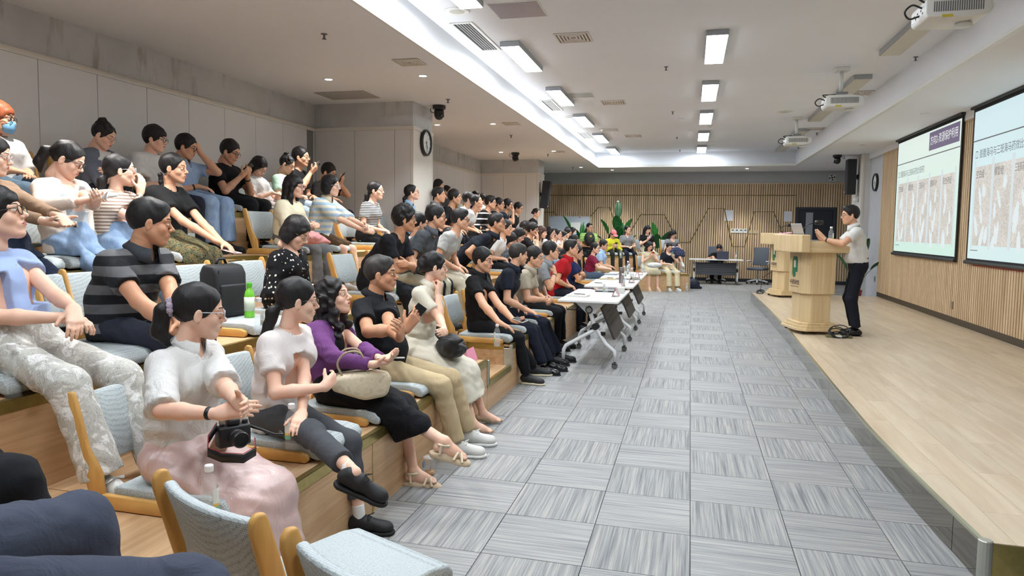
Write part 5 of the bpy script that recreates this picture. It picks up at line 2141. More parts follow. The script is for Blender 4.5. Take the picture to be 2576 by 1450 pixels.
def person(label, head, hip, phi=0.0, yaw=0.0, pitch=0.0, roll=0.0, sex='m', s=None, stand=False, floor=0.0,
           hair='short', hairc='black', skin=None, glasses=None, eyes='open', mask=None, lips=None, cap=None,
           top=None, sleeve='s', collar=None, neck='crew', topbulk=1.0, cardigan=None, belly=0.0, hem=0.0,
           bottom=('trousers', None), shoes=('sneaker', 'black'), sock=None, slouch=0.0, twist=0.0,
           R='lap', L='lap', feetR=None, feetL=None, legs='sit', phone=None, watch=None, group=None, lodshift=0, extra=None, crossz=0.0, loose=1.0, bust=1.0, splay=.105):
    """hip: world point on the seat (or floor spot when standing); head: world point of the head centre"""
    sc = s or (1.0 if sex == 'm' else .93)
    head, hip = np.asarray(head, float), np.asarray(hip, float)
    dist = np.linalg.norm(head - CAM_POS)
    lod = (0 if dist < 5.6 else 1 if dist < 10.5 else 2) + lodshift
    lod = max(0, min(2, lod))
    vc, vh = (.0088, .013, .019)[lod], (.0050, .0070, .0105)[lod]
    wr = (.0026, .0029, .0026)[lod]
    root = empty('person', tuple(hip), phi, label=label, cat='person', group=group)
    PEOPLE.append(root)
    Rw = rot(phi)
    toL = lambda p: Rw.T @ (np.asarray(p, float) - hip)
    h = toL(head)
    Rh = rot(yaw - phi, pitch, roll)
    hs = sc * (1.0 if sex == 'm' else 1.03)
    # ---- skeleton
    pz = .09 if not stand else .922 * sc
    P = np.array([0, 0, pz])
    N = h + np.array([-.030, 0, -.158]) * hs + Rh @ np.array([-.020, 0, 0]) * hs
    ax = N - P
    W = P + ax * .36 + np.array([-.012 - slouch, 0, 0])
    C = P + ax * .70 + np.array([.0 - slouch * .4, 0, 0])
    up = unit(N - C)
    sw = (.178 if sex == 'm' else .153) * sc
    ct, st_ = math.cos(twist), math.sin(twist)
    lat = np.array([-st_, ct, 0])
    S = {q: N - up * .058 * sc + lat * q * sw + np.array([-.010, 0, 0]) for q in (1, -1)}
    hb = {q: P + np.array([0, q * .088 * sc, -.010]) for q in (1, -1)}
    ysc = .64
    # ---- arms
    UA, FA = .285 * sc, .245 * sc
    arm = {}
    for q, spec in ((-1, R), (1, L)):
        d, n, cu, pole, sp, th = np.array([.75, -q * .6, -.15]), np.array([0, -q * .2, -1.0]), .28, np.array([-.6, q * .8, -.5]), 1.0, .5
        if isinstance(spec, dict):
            w = toL(ray_at(*spec['p'][:2], 0, spec['p'][2])) if 'p' in spec else np.array(spec['w'], float)
            if 'd' in spec:
                d = np.array(spec['d'], float)
            if 'n' in spec:
                n = np.array(spec['n'], float)
            cu = spec.get('c', cu)
            if 'pole' in spec:
                pole = np.array(spec['pole'], float)
            sp, th = spec.get('sp', 1.0), spec.get('th', .5)
        elif spec == 'lap':
            w = P + np.array([.23, q * .070, .075])
        elif spec == 'knee':
            w = P + np.array([.34, q * .11, .085])
            d = np.array([.85, -q * .15, -.3])
        elif spec == 'clasp':
            w = P + np.array([.29, q * .050, .12])
            d, n, cu = np.array([.62, -q * .72, .05]), np.array([-.3, -q * .9, -.3]), .55
        elif spec == 'kneeclasp':
            w = P + np.array([.42, q * .05, .13])
            d, n, cu = np.array([.6, -q * .7, -.2]), np.array([-.2, -q * .9, -.4]), .6
            pole = np.array([-.1, q * .6, -.8])
        elif spec == 'crossed':
            w = C + np.array([.19 if q < 0 else .225, -q * .075, -.13 + (.03 if q > 0 else 0) + crossz])
            d, n, cu = np.array([.0, -q * 1.0, .12]), np.array([-1, 0, -.1]), .35
            pole = np.array([.1, q * .9, -.7])
        elif spec in ('phone', 'phonelow', 'phonehigh'):
            z = {'phone': .02, 'phonelow': -.10, 'phonehigh': .12}[spec]
            w = C + np.array([.24, q * .055, z - .04])
            d, n, cu = np.array([.55, -q * .35, .65]), np.array([-.75, -q * .25, .6]), .55
        elif spec == 'chin':
            w = h + np.array([.055, q * .06, -.215]) * hs
            d, n, cu = np.array([.12, -q * .35, .95]), np.array([-.8, -q * .3, .25]), 1.0
            pole = np.array([.4, q * .4, -1])
        elif spec == 'face':
            w = h + Rh @ np.array([.115, q * .05, -.17]) * hs
            d, n, cu = np.array([.0, -q * .25, 1.0]), np.array([-1, -q * .2, 0]), .35
            pole = np.array([.3, q * .5, -1])
        elif spec == 'brow':
            w = h + Rh @ np.array([.135, q * .07, -.03]) * hs
            d, n, cu = np.array([-.25, -q * .25, 1.0]), np.array([-1, -q * .25, 0]), .25
            pole = np.array([.5, q * .5, -1])
        elif spec == 'side':
            w = S[q] + np.array([.10, q * .06, -.50 * sc])
            d, n, cu = np.array([.15, 0, -1]), np.array([0, -q, 0]), .3
        e = ik(S[q], w, UA, FA, pole)
        arm[q] = (S[q], e, w, unit(d), unit(n), cu, sp, th)
    # ---- legs
    TH, SH = .43 * sc, .415 * sc
    drop = hip[2] - floor
    leg = {}
    for q, f in ((-1, feetR), (1, feetL)):
        tw = np.array([1, q * .12, 0])
        fup = np.array([0, 0, 1.0])
        pole = np.array([.7, q * .10, 1.0])
        if stand:
            a = np.array([.0 + (f[0] if f else 0), q * .10 + (f[1] if f else 0), .085])
            pole = np.array([1.0, q * .1, 0])
        elif isinstance(f, dict):
            a = toL(ray_at(*f['p'][:2], 2, f['p'][2])) if len(f['p']) == 3 and f.get('ax', 2) == 2 else toL(ray_at(*f['p'][:2], 0, f['p'][2]))
            tw = np.array(f.get('d', tw), float)
            fup = np.array(f.get('up', fup), float)
            if 'pole' in f:
                pole = np.array(f['pole'], float)
        elif legs == 'crossR' and q == -1:
            a = np.array([.60, .06, -drop + .30 * sc])
            tw, fup = np.array([.85, .05, -.45]), np.array([.45, 0, .85])
            pole = np.array([.35, -.05, 1.0])
        elif legs == 'crossL' and q == 1:
            a = np.array([.60, -.06, -drop + .30 * sc])
            tw, fup = np.array([.85, .05, -.45]), np.array([.45, 0, .85])
            pole = np.array([.35, .05, 1.0])
        else:
            fx = {'sit': .43, 'out': .58, 'tuck': .33}.get(legs, .43)
            a = np.array([fx + .02 * q, q * splay, -drop + .088])
            pole = np.array([.7, q * (.10 + (splay - .105) * 6), 1.0])
        k = ik(hb[q], a, TH, SH, pole)
        leg[q] = (hb[q], k, a, unit(tw), unit(fup))
    # ---- skin: one continuous body under the clothes
    body = Geo()
    sk = Sdf()
    f_ = 1.0 if sex == 'm' else .86
    hb_base = h + Rh @ np.array([-.030, 0, -.085]) * hs
    sk.cone(N + up * -.03, hb_base, .060 * f_ * hs, .052 * f_ * hs, .02)
    sk.cone(W, C, .095 * f_, .100 * f_, .03, ys=.68)
    sk.cone(C, N - up * .05, .095 * f_, .055, .05, ys=.60)
    for q in (1, -1):
        sk.cone(N - up * .05, S[q], .036 * f_, .042 * f_, .04)
    body.add(*sk.mesh((.0085, .011, .016)[lod]), 0)
    body.merge(head_geo(sex, lod, eyes), Rh, h, hs)
    for q in (1, -1):
        a, e, w, d, n, cu, sp, th = arm[q]
        s1 = Sdf()
        s1.cone(a, e, .047 * f_ * sc, .039 * f_ * sc, .02)
        fd = unit(w - e)
        s1.cone(e, e + (w - e) * .35, .0385 * f_ * sc, .0400 * f_ * sc, .015)
        s1.cone(e + (w - e) * .35, w, .040 * f_ * sc, .0255 * f_ * sc, .015)
        s1.cone(w, w + d * .02, .0255 * f_ * sc, .024 * f_ * sc, .01)
        hand_sdf(s1, w + d * .012, d, n, q, cu, sc * (1.0 if sex == 'm' else .95), sp, th)
        body.add(*s1.mesh(vh), 0)
    kind, bm_ = bottom[0], bottom[1]
    bare = {'skirt': True, 'shorts': True, 'dress': True}.get(kind, False)
    hemf = bottom[2] if len(bottom) > 2 else {'trousers': .93, 'shorts': .05, 'skirt': .35, 'dress': .35, 'wide': .92, 'crop': .72}.get(kind, .9)
    cal = Sdf()
    for q in (1, -1):
        a, k, an, tw, fup = leg[q]
        if bare or hemf < .88:
            s1 = Sdf()
            s1.cone(a + (k - a) * .5, k, .068 * f_ * sc, .053 * f_ * sc, .02)
            bk = unit(np.cross(np.cross(an - k, k - a), an - k)) * .012
            s1.cone(k, k + (an - k) * .33, .050 * sc, .052 * f_ * sc, .02)
            s1.cone(k + (an - k) * .33, an, .053 * f_ * sc, (.032 if shoes[0] in ('sandal', 'pump') else .027) * sc, .02)
            s1.sph(an, (.034 if shoes[0] in ('sandal', 'pump') else .027) * sc, .01)
            if shoes[0] in ('sandal', 'pump'):
                foot_sdf(s1, an, tw, fup, sc * .97)
            body.add(*s1.mesh((.0070, .010, .014)[lod]), 0)
    skm = SKIN[skin or ('f' if sex == 'f' else 'm')]
    link('body', body.mesh('body', [skm, lips or m_lip, m_brow, m_eyew, m_iris, m_mouth]), root)
    # ---- hair
    if hair:
        hg = Geo().merge(hair_geo(hair, lod), Rh, h, hs)
        link('hair', hg.mesh('hair', [HAIR[hairc]]), root)
    if glasses:
        gg = Geo().merge(glasses_geo(glasses if glasses != 'amber' else 'dark'), Rh, h, hs)
        link('glasses', gg.mesh('glasses', [{'thin': m_gl_thin, 'dark': m_gl_dark, 'clear': m_gl_clear, 'amber': m_gl_dark}[glasses], m_lens_y if glasses == 'amber' else m_lens]), root)
    if mask:
        ms = Sdf().ell((.062, 0, -.060), (.052, .060, .056), .01).ell((.040, 0, -.055), (.05, .055, .05), .004, 's')
        ms.ell((.098, 0, -.03), (.02, .022, .022), .015)
        ms.plane((0, 0, -.012), (0, 0, 1)).plane((.012, 0, 0), (-1, 0, 0))
        mg = Geo().merge(Geo().add(*ms.mesh((.005, .007, .009)[lod])), Rh, h, hs)
        link('face_mask', mg.mesh('face_mask', [mask]), root)
    if cap:
        cs = Sdf().ell((-.012, 0, .046), (.104, .084, .092), .01).plane((0, 0, .036), (.12, 0, -1))
        cs2 = Sdf().ell((.125, 0, .050), (.075, .070, .016), .01).plane((0, 0, .034), (0, 0, -1)).plane((.06, 0, 0), (-1, 0, 0))
        cg = Geo().add(*cs.mesh(.007)).add(*cs2.mesh(.006))
        link('cap', Geo().merge(cg, Rh, h, hs).mesh('cap', [cap]), root)
    # ---- top
    bx = topbulk
    ts = Sdf()
    dk = .118 if sex == 'm' else .104
    low = P + np.array([0, 0, -.035 + hem]) if not stand else P + np.array([0, 0, .04 + hem])
    if top is not None:
        ts.cone(low, W, dk * 1.03 * bx, dk * .96 * bx, .05, ys=ysc)
        ts.cone(W, C, dk * .96 * bx, dk * 1.04 * bx, .05, ys=ysc)
        ts.cone(C, N - up * .055, dk * 1.02 * bx, .070, .05, ys=.60)
        if belly:
            ts.ell((P + W) / 2 + np.array([.055, 0, .03]), (.105 + belly, .15, .13), .06)
        if sex == 'f' and bust:
            for q in (1, -1):
                ts.sph(C + np.array([.066, q * .066, -.015]), .058 * bust, .05)
        for q in (1, -1):
            ts.cone(N - up * .046, S[q], .050 * f_ * bx, .056 * f_ * bx, .05)
            a, e, w, d = arm[q][:4]
            if sleeve == '0':
                ts.cone(S[q] - lat * q * .02, S[q] + lat * q * .015 - up * .01, .060 * f_, .054 * f_, .03)
                continue
            if sleeve == 'l':
                ts.cone(a, e, .060 * f_ * bx, .052 * f_ * bx, .035)
                ts.cone(e, w - unit(w - e) * .005, .050 * f_ * bx, .037 * f_ * bx, .02)
                ts.plane(w - unit(w - e) * .012, unit(w - e), w, .055)
            else:
                fr = {'s': .62, 'e': 1.0, 'c': .36}[sleeve]
                en = a + (e - a) * fr
                r2 = {'s': .064, 'e': .070, 'c': .064}[sleeve]
                ts.cone(a, en + unit(e - a) * .05, .062 * f_ * bx, r2 * f_ * bx * loose, .035)
                ts.plane(en, unit(e - a), en + unit(e - a) * .06, .085)
        # neck opening
        fw = unit(np.array([.05, 0, .10]) if neck == 'crew' else np.array([.09, 0, .07]))
        ts.cone(N - up * .02, N + up * .12 + np.array([.03, 0, 0]), .066 * f_ + .004, .075, 0, op='s')
        if neck in ('v', 'open'):
            dep = .10 if neck == 'v' else .09
            ts.cone(N + np.array([.06, 0, .01]), N + np.array([.115, 0, -dep]), .042 if neck == 'v' else .034, .006, 0, op='s')
        elif neck == 'scoop':
            ts.sph(N + np.array([.065, 0, -.015]), .070, 0, 's')
        if not stand and kind not in ('dress',):
            ts.plane(low + np.array([0, 0, -.045]), (0, 0, -1))
        elif stand:
            ts.plane(low + np.array([0, 0, -.03]), (0, 0, -1))
        tg = Geo().add(*ts.mesh(vc, wrinkle=wr, wf=1.0))
        shirt = link('shirt' if kind != 'dress' else 'dress_bodice', tg.mesh('shirt', [top]), root)
        if cardigan is not None:
            # open jacket: a thicker shell over back, sides and sleeves, cut away down the front
            cs = Sdf()
            cs.cone(low, W, dk * 1.12 * bx, dk * 1.06 * bx, .05, ys=ysc)
            cs.cone(W, C, dk * 1.06 * bx, dk * 1.13 * bx, .05, ys=ysc)
            cs.cone(C, N - up * .05, dk * 1.10 * bx, .078, .05, ys=.60)
            for q in (1, -1):
                cs.cone(N - up * .038, S[q], .063 * f_, .066 * f_, .05)
                a, e, w, d = arm[q][:4]
                cs.cone(a, e, .068 * f_, .060 * f_, .035)
                cs.cone(e, w - unit(w - e) * .01, .058 * f_, .044 * f_, .02)
                cs.plane(w - unit(w - e) * .015, unit(w - e), w, .06)
            cs.cone(N + np.array([.10, 0, .06]), C + np.array([.17, 0, 0]), .085, .108, .01, op='s')
            cs.cone(C + np.array([.17, 0, 0]), P + np.array([.17, 0, 0]), .108, .13, .01, op='s')
            cs.cone(N - up * .03, N + up * .12 + np.array([.03, 0, 0]), .070 * f_ + .006, .08, 0, op='s')
            cs.plane(low + np.array([0, 0, -.04]), (0, 0, -1))
            link('cardigan', Geo().add(*cs.mesh(vc, wrinkle=wr)).mesh('cardigan', [cardigan]), root)
        if collar is not None:
            cm = collar
            ring = []
            cc = N + np.array([.010, 0, .020])
            R0 = rot(0, .42 if neck != 'crew' else .30, 0)
            seg = 22
            a0 = .30
            V = []
            for i in range(seg + 1):
                a = a0 + (2 * math.pi - 2 * a0) * i / seg
                for r, z in ((.076, -.022), (.0605, .024), (.0665, .030), (.094, -.014), (.089, -.018)):
                    k = 1.0
                    pt = np.array([r * f_ * 1.04 * math.cos(a), r * f_ * math.sin(a) * 1.04, z])
                    if r > .086 and (i < 4 or i > seg - 4):
                        pt[2] -= .022
                        pt[0] += .006
                    V.append(cc + R0 @ pt * sc)
            Qs = [(i * 5 + j, i * 5 + j + 1, (i + 1) * 5 + j + 1, (i + 1) * 5 + j) for i in range(seg) for j in range(4)]
            link('collar', Geo().add(V, Qs).mesh('collar', [cm]), root)
            if lod <= 1:
                zs = np.linspace(N[2] - .06, N[2] - .24, 4)
                xx = project_x(ts, [(h[1] * 0 + C[1] * .0 + .0, z) for z in zs], C[0] - .05, C[0] + .40)
                bt = MB()
                for z, x in zip(zs, xx):
                    if not np.isnan(x):
                        bt.lathe([(.0055, x - .001), (.0055, x + .003), (0, x + .0035)], 8, c=(0, 0, z), axis=0)
                if bt.v:
                    bt.obj('buttons', plain('button_pale', rgb(200, 196, 190), .4), root)
        if extra:
            extra(root, ts, C, N, P, lod)
    # ---- bottom
    bs = Sdf()
    if kind in ('trousers', 'wide', 'shorts', 'crop'):
        wd = {'trousers': (.084, .070, .056), 'crop': (.084, .070, .060), 'wide': (.090, .084, .092), 'shorts': (.092, .086, .086)}[kind]
        f2 = 1.0 if sex == 'm' else .92
        bs.cone(P + np.array([0, -.075, -.005]), P + np.array([0, .075, -.005]), .112 * f2, .112 * f2, .05)
        bs.cone(P + np.array([.0, 0, .02]), P + np.array([-.005, 0, .10]), .112 * f2, .105 * f2, .04, ys=.68)
        for q in (1, -1):
            a, k, an, tw, fup = leg[q]
            bs.cone(a, k, wd[0] * f2 * sc * 1.02, wd[1] * f2 * sc, .035)
            hp = k + (an - k) * hemf
            if hemf > .1:
                bs.cone(k, hp + (an - k) * .12, wd[1] * f2 * sc, wd[2] * f2 * sc, .035)
                bs.plane(hp, unit(an - k), hp + unit(an - k) * .08, .11)
            else:
                bs.plane(k - (k - a) * .10, unit(k - a), k + unit(k - a) * .02, .12)
        bs.plane(P + np.array([0, 0, .135]), (0, 0, 1))
        if not stand:
            bs.plane((0, 0, .002), (0, 0, -1), (.05, 0, -.12), .17)
        bg = Geo().add(*bs.mesh(vc, wrinkle=wr * 1.1, wf=.9))
        link('trousers' if kind != 'shorts' else 'shorts', bg.mesh('trousers', [bm_]), root)
        if stand:
            bl = Sdf().cone(P + np.array([0, 0, .085]), P + np.array([0, 0, .115]), .121, .121, .0, ys=.68)
            bl.plane(P + np.array([0, 0, .118]), (0, 0, 1)).plane(P + np.array([0, 0, .082]), (0, 0, -1))
            link('belt', Geo().add(*bl.mesh(.008)).mesh('belt', [plain('belt_black', rgb(20, 20, 22), .35)]), root)
    elif kind in ('skirt', 'dress'):
        km = (leg[1][1] + leg[-1][1]) / 2
        am = (leg[1][2] + leg[-1][2]) / 2
        wdt = max(.10, abs(leg[1][1][1] - leg[-1][1][1]) / 2 + .07)
        bs.cone(P + np.array([0, 0, .09]), P + np.array([.02, 0, .0]), .105, .118, .05, ys=.66)
        bs.cone(P, km, .112, .092, .05, ys=.092 / max(.15, wdt))
        for q in (1, -1):
            a, k, an = leg[q][:3]
            bs.cone(a, k, .085, .078, .05)
            hp = k + (an - k) * hemf
            bs.cone(k, hp, .078, .082, .05)
        hp = km + (am - km) * hemf
        bs.cone(km, hp + unit(am - km) * .05, .088, .095, .05, ys=.60)
        bs.plane(hp, unit(unit(am - km) + np.array([0, 0, -.6])), hp, .42)
        bs.plane(P + np.array([0, 0, .13]), (0, 0, 1))
        bs.plane((0, 0, .002), (0, 0, -1), (.05, 0, -.12), .17)
        bg = Geo().add(*bs.mesh(vc, wrinkle=wr * 1.6, wf=.8))
        link('skirt', bg.mesh('skirt', [bm_]), root)
    # ---- shoes
    if shoes:
        for q in (1, -1):
            a, k, an, tw, fup = leg[q]
            tw2 = unit(tw - fup * np.dot(tw, fup))
            lf = np.cross(fup, tw2)
            Rf = np.stack([tw2, lf, fup], 1)
            sl = .088 if shoes[0] != 'sandal' else .080
            org = an - fup * (sl if shoes[0] != 'pump' else .078) * (sc if shoes[0] == 'x' else 1.0)
            if shoes[0] == 'sandal':
                org = an - fup * .108
            sg = Geo().merge(shoe_geo(shoes[0], lod), Rf, org, .98 * sc + .02)
            link('shoe' if shoes[0] != 'sandal' else 'sandal', sg.mesh('shoe', list(SHOE_M[shoes[1]])), root)
            if sock is not None:
                so = Sdf().cone(an + fup * -.02, an + unit(k - an) * .075, .034 * sc, .035 * sc, .01)
                so.plane(an + unit(k - an) * .065, unit(k - an))
                link('sock', Geo().add(*so.mesh(.008)).mesh('sock', [sock]), root)
    # ---- watch
    if watch is not None:
        q, wm = watch
        a, e, w = arm[q][:3]
        dr = unit(w - e)
        c0 = w - dr * .035
        wt = Sdf().cone(c0 - dr * .009, c0 + dr * .009, .0315 * f_ * sc, .0300 * f_ * sc, 0)
        wt.plane(c0 + dr * .010, dr).plane(c0 - dr * .010, -dr)
        link('watch', Geo().add(*wt.mesh(.0045)).mesh('watch', [wm]), root)
    # ---- phone in hand (a thing of its own)
    if phone is not None:
        q, plab, pc = phone[:3]
        a, e, w, d, n = arm[q][:5]
        ITEMS.append((plab, hip + Rw @ (w + d * .105 + n * .026), Rw @ d, Rw @ n, pc))
    return root, dict(P=P, N=N, C=C, arm=arm, leg=leg, h=h, Rh=Rh, hs=hs, S=S, Rw=Rw, hip=hip)


def seat_person(row, px, py, label, hx=None, va=0.0, hp=0.0, dy=0.0, hipf=0.0, phi=0.0, chair=True, **kw):
    """someone on the left bleacher; head placed where the photo shows it at depth hx"""
    fx, z = TIER[row]
    H = ray_at(px, py, 0, hx if hx is not None else fx - .33)
    hip = np.array([fx - .40 + hipf, H[1] + dy, z + .088])
    ca = math.atan2(CAM_POS[1] - H[1], CAM_POS[0] - H[0])
    yaw = ca + math.pi / 2 - math.radians(va)
    fl = 0.0 if row == 1 else TIER[row - 1][1]
    r = person(label, H, hip, phi=math.radians(phi), yaw=yaw, pitch=math.radians(hp), floor=fl, **kw)
    if chair:
        row_chair(row, hip[1], 'legless chair under the ' + label.split(' ', 1)[1] if False else chair_label(label))
    return r


def chair_label(label):
    w = label.split()
    return 'pale blue legless chair under ' + ' '.join(w[:10])


def plane_hit(px, py, q, n):
    d = CR * ((px - CAM_CX) / CAM_F) + CU * ((CAM_CY - py) / CAM_F) + CF
    q, n = np.asarray(q, float), np.asarray(n, float)
    t = np.dot(q - CAM_POS, n) / np.dot(d, n)
    return CAM_POS + t * d


def far_person(tier, px, py, label, lean=.0, va=50.0, hp=0.0, phi=0.0, **kw):
    nn = np.array([FT_N[0], FT_N[1], 0])
    p0 = np.array([-.72, 18.84, 0])
    back = {1: 0.0, 2: 1.0}[tier]
    H = plane_hit(px, py, p0 - nn * (back + .36 - lean), nn)
    tt = np.dot(H[:2] - p0[:2], FT_T)
    z = {1: .45, 2: .87}[tier]
    hip = p0 - nn * (back + .40)
    hip = np.array([hip[0] + FT_T[0] * tt, hip[1] + FT_T[1] * tt, z + .088])
    ca = math.atan2(-H[1], -H[0])
    yaw = ca + math.pi / 2 - math.radians(va)
    fl = {1: 0.0, 2: .45}[tier]
    r = person(label, H, hip, phi=math.atan2(FT_N[1], FT_N[0]) + math.radians(phi), yaw=yaw, pitch=math.radians(hp), floor=fl, **kw)
    block_chair(FAR_M, -back - .02, tt, z, chair_label(label))
    return r
# ================================================================== the audience
G1, G2, G3, G4 = 'people in the front row', 'people in the second row', 'people in the third row', 'people in the top row by the wall'
C_ = cloth
white_c = C_('white_cotton', (222, 222, 221))
black_c = C_('black_cotton', (24, 24, 27))
black_d = C_('black_twill', (22, 23, 27))
navy_c = C_('navy_cotton', (27, 32, 44))
navy_t = C_('navy_trouser', (26, 30, 44))
grey_t = C_('charcoal_trouser', (74, 77, 82))
khaki = C_('khaki_twill', (198, 178, 142))
jeans_l = C_('light_denim', (150, 172, 200), (120, 146, 180), 'denim', 6)
jeans_d = C_('dark_denim', (44, 54, 74), (32, 40, 58), 'denim', 6)
cream_c = C_('cream_linen', (222, 216, 199))
m_scr = plain('scrunchie_lavender', rgb(178, 164, 182), .7, bump=.6, bscale=60, bdist=.02)
T_whites = C_('crinkled_white_cotton', (224, 222, 219), bmp=.3)


def add_scrunchie(root, ts, C, N, P, lod):
    pass


# ---- front row, nearest first
r, k = seat_person(1, 500, 785, 'woman in crinkled white shirt and pink satin skirt, nearest in front row', hx=-1.98, va=-3, hp=6, sex='f', hair='pony', glasses='clear', eyes='half', group=G1,
                   top=T_whites, sleeve='e', collar=T_whites, neck='open', topbulk=1.08, hem=-.02, bottom=('skirt', C_('pink_satin', (222, 192, 187), rough=.33, spec=.6, bmp=.14), .62), shoes=('sneaker', 'white'),
                   R=dict(p=(548, 1042, -1.66), d=(.85, .5, .16), n=(-.2, .8, -.5), c=[.25, .3, .35, .4]), L=dict(p=(598, 1012, -1.55), d=(.8, -.62, .0), n=(-.3, -.9, 0), c=.3), watch=(-1, m_black), legs='sit', feetR=None)
sg = Geo()
for q in range(9):
    a = q / 9 * 2 * math.pi
    ss = Sdf().sph((-.118, .026 * math.cos(a), .012 + .030 * math.sin(a)), .019, .01)
    sg.add(*ss.mesh(.006, noise=hair_noise(.004)))
link('scrunchie', Geo().merge(sg, k['Rh'], k['h'], k['hs']).mesh('scrunchie', [m_scr]), r)

seat_person(1, 748, 757, 'woman in plain white tee with low ponytail and crossed grey trousers', hx=-1.95, va=-8, hp=4, sex='f', hair='ponylow', glasses='thin', group=G1, top=C_('soft_white_jersey', (228, 220, 217)), sleeve='s', neck='crew', topbulk=1.05, loose=1.06,
            bottom=('crop', grey_t, .74), shoes=('sneaker', 'black'), sock=m_sock, R=dict(p=(815, 975, -1.72), d=(.1, .95, .3), n=(-.9, 0, -.2), c=.4, pole=(-.3, -.8, -.8)), L=dict(p=(760, 1040, -1.78), d=(.3, -.9, -.25), n=(-.2, 0, -1), c=.3, pole=(.2, .8, -.6)),
            feetR=dict(p=(893, 1190, -1.36), ax=0, d=(.80, .25, -.42), up=(.42, 0, .9), pole=(.4, 0, 1)), feetL=dict(p=(905, 1300, .09), d=(1, .2, 0)))
seat_person(1, 838, 747, 'woman with wavy hair in purple cardigan and black skirt looking up', hx=-2.10, va=20, hp=-14, sex='f', hair='wavy', lips=m_lip_red, group=G1, top=black_c, sleeve='c', neck='scoop', cardigan=C_('purple_knit', (112, 66, 122), bmp=.2),
            bottom=('skirt', C_('black_crepe', (20, 20, 24), bmp=.25), .52), shoes=('sandal', 'cream'), R=dict(p=(935, 918, -1.72), d=(.85, .35, .1), n=(0, .3, 1), c=.45), L=dict(p=(960, 905, -1.68), d=(.8, -.3, .2), n=(-.2, -.3, 1), c=.4),
            phone=(-1, 'white phone in the hand of the woman in purple', (222, 224, 222)), feetR=dict(p=(1118, 1112, -1.32), ax=0, d=(.9, .3, -.25), up=(.25, 0, .95), pole=(.5, 0, 1)), feetL=dict(p=(1040, 1185, .09), d=(1, .15, 0)))
seat_person(1, 958, 690, 'stout man in black polo and khaki trousers holding up a phone', hx=-2.10, va=10, hp=-2, s=1.05, skin='d', hair='crop', hairc='grey', group=G1, top=C_('black_pique', (22, 24, 29)), sleeve='s', collar=C_('black_pique', (22, 24, 29)), neck='open', belly=.03, topbulk=1.10,
            bottom=('trousers', khaki), shoes=('sneaker', 'white'), R=dict(p=(1020, 830, -1.74), d=(.55, .25, .8), n=(-.4, .75, .3), c=[.35, .5, .6, .6], sp=1.3), L=dict(p=(1005, 850, -1.66), d=(.3, -.6, .5), n=(-.8, -.2, .3), c=.5),
            phone=(-1, 'black phone held up by the man in khaki trousers', (22, 22, 26)), feetR=dict(p=(1150, 1118, .09), d=(1, .2, 0)), feetL=dict(p=(1180, 1090, .09), d=(1, .2, 0)))
seat_person(1, 1092, 672, 'woman in cream shirt dress with clipped up hair, hand at her chin', hx=-1.95, va=-10, hp=2, sex='f', hair='claw', group=G1, top=cream_c, sleeve='s', collar=cream_c, neck='open', bottom=('dress', cream_c, .55), shoes=('pump', 'beige'),
            R='chin', L=dict(p=(1120, 835, -1.72), d=(.1, -.9, .1), n=(-.9, 0, -.3), c=.3), feetR=dict(p=(1190, 1065, .085), d=(1, .25, 0)), feetL=dict(p=(1215, 1040, .085), d=(1, .3, 0)))
seat_person(1, 1215, 655, 'man in black polo and black trousers by the aisle with phone on thigh', hx=-2.03, va=26, hp=4, hair='short', group=G1, top=C_('jet_pique', (20, 20, 22)), sleeve='s', collar=C_('jet_pique', (20, 20, 22)), neck='open', belly=.01, dy=.04,
            bottom=('trousers', black_d), shoes=('sneaker', 'blackwhite'), sock=m_sock_d, R=dict(p=(1255, 812, -1.70), d=(.8, .2, -.35), n=(0, 0, -1), c=.25), L=dict(p=(1290, 805, -1.62), d=(.7, -.5, -.1), n=(0, -.3, 1), c=.45), phone=(1, 'phone in a printed case on the lap of the man by the aisle', (206, 206, 200)),
            feetR=dict(p=(1325, 945, .088), d=(1, -.1, 0)), feetL=dict(p=(1345, 925, .088), d=(1, .2, 0)))
seat_person(1, 1304, 641, 'man in navy polo leaning forward and turned away', hx=-1.84, va=-24, hp=3, hair='crop', hairc='grey', group=G1, top=navy_c, sleeve='s', collar=navy_c, neck='open', slouch=.02, bottom=('trousers', navy_t), shoes=('leather', 'leather'), R='knee', L='lap', phone=(-1, 'dark phone on the knee of the man in navy polo', (40, 60, 110)), legs='out')
seat_person(1, 1345, 648, 'man in beige polo and glasses resting forearms on his knees', hx=-1.78, va=20, hp=4, hair='short', glasses='thin', group=G1, top=C_('beige_pique', (178, 168, 150)), sleeve='s', collar=C_('beige_pique', (178, 168, 150)), neck='open', slouch=.03, bottom=('trousers', navy_t), shoes=('sneaker', 'black'), R='kneeclasp', L='kneeclasp', legs='out')
seat_person(1, 1386, 632, 'man in heather grey polo with black watch raising a hand to his chin', hx=-1.77, va=-4, hp=-5, hair='short', glasses='dark', group=G1, top=C_('heather_grey', (140, 144, 148), (118, 121, 126), 'heather'), sleeve='s', collar=C_('heather_grey', (1, 1, 1)), neck='open', slouch=.03, bottom=('trousers', black_d), shoes=('sneaker', 'black'), R=dict(w=(.36, -.02, .47), d=(-.2, .1, 1), n=(-.9, .3, 0), c=.5, pole=(.3, -.3, -1)), L='lap', watch=(-1, m_black))
seat_person(1, 1437, 625, 'man in bright red polo and glasses', hx=-1.80, va=6, hp=-3, s=1.04, hair='quiff', glasses='thin', group=G1, top=C_('red_pique', (176, 24, 34)), sleeve='s', collar=C_('red_pique', (176, 24, 34)), neck='open', belly=.02, slouch=.03, topbulk=1.06, bottom=('trousers', navy_t), shoes=('sneaker', 'black'), R='lap', L='lap')
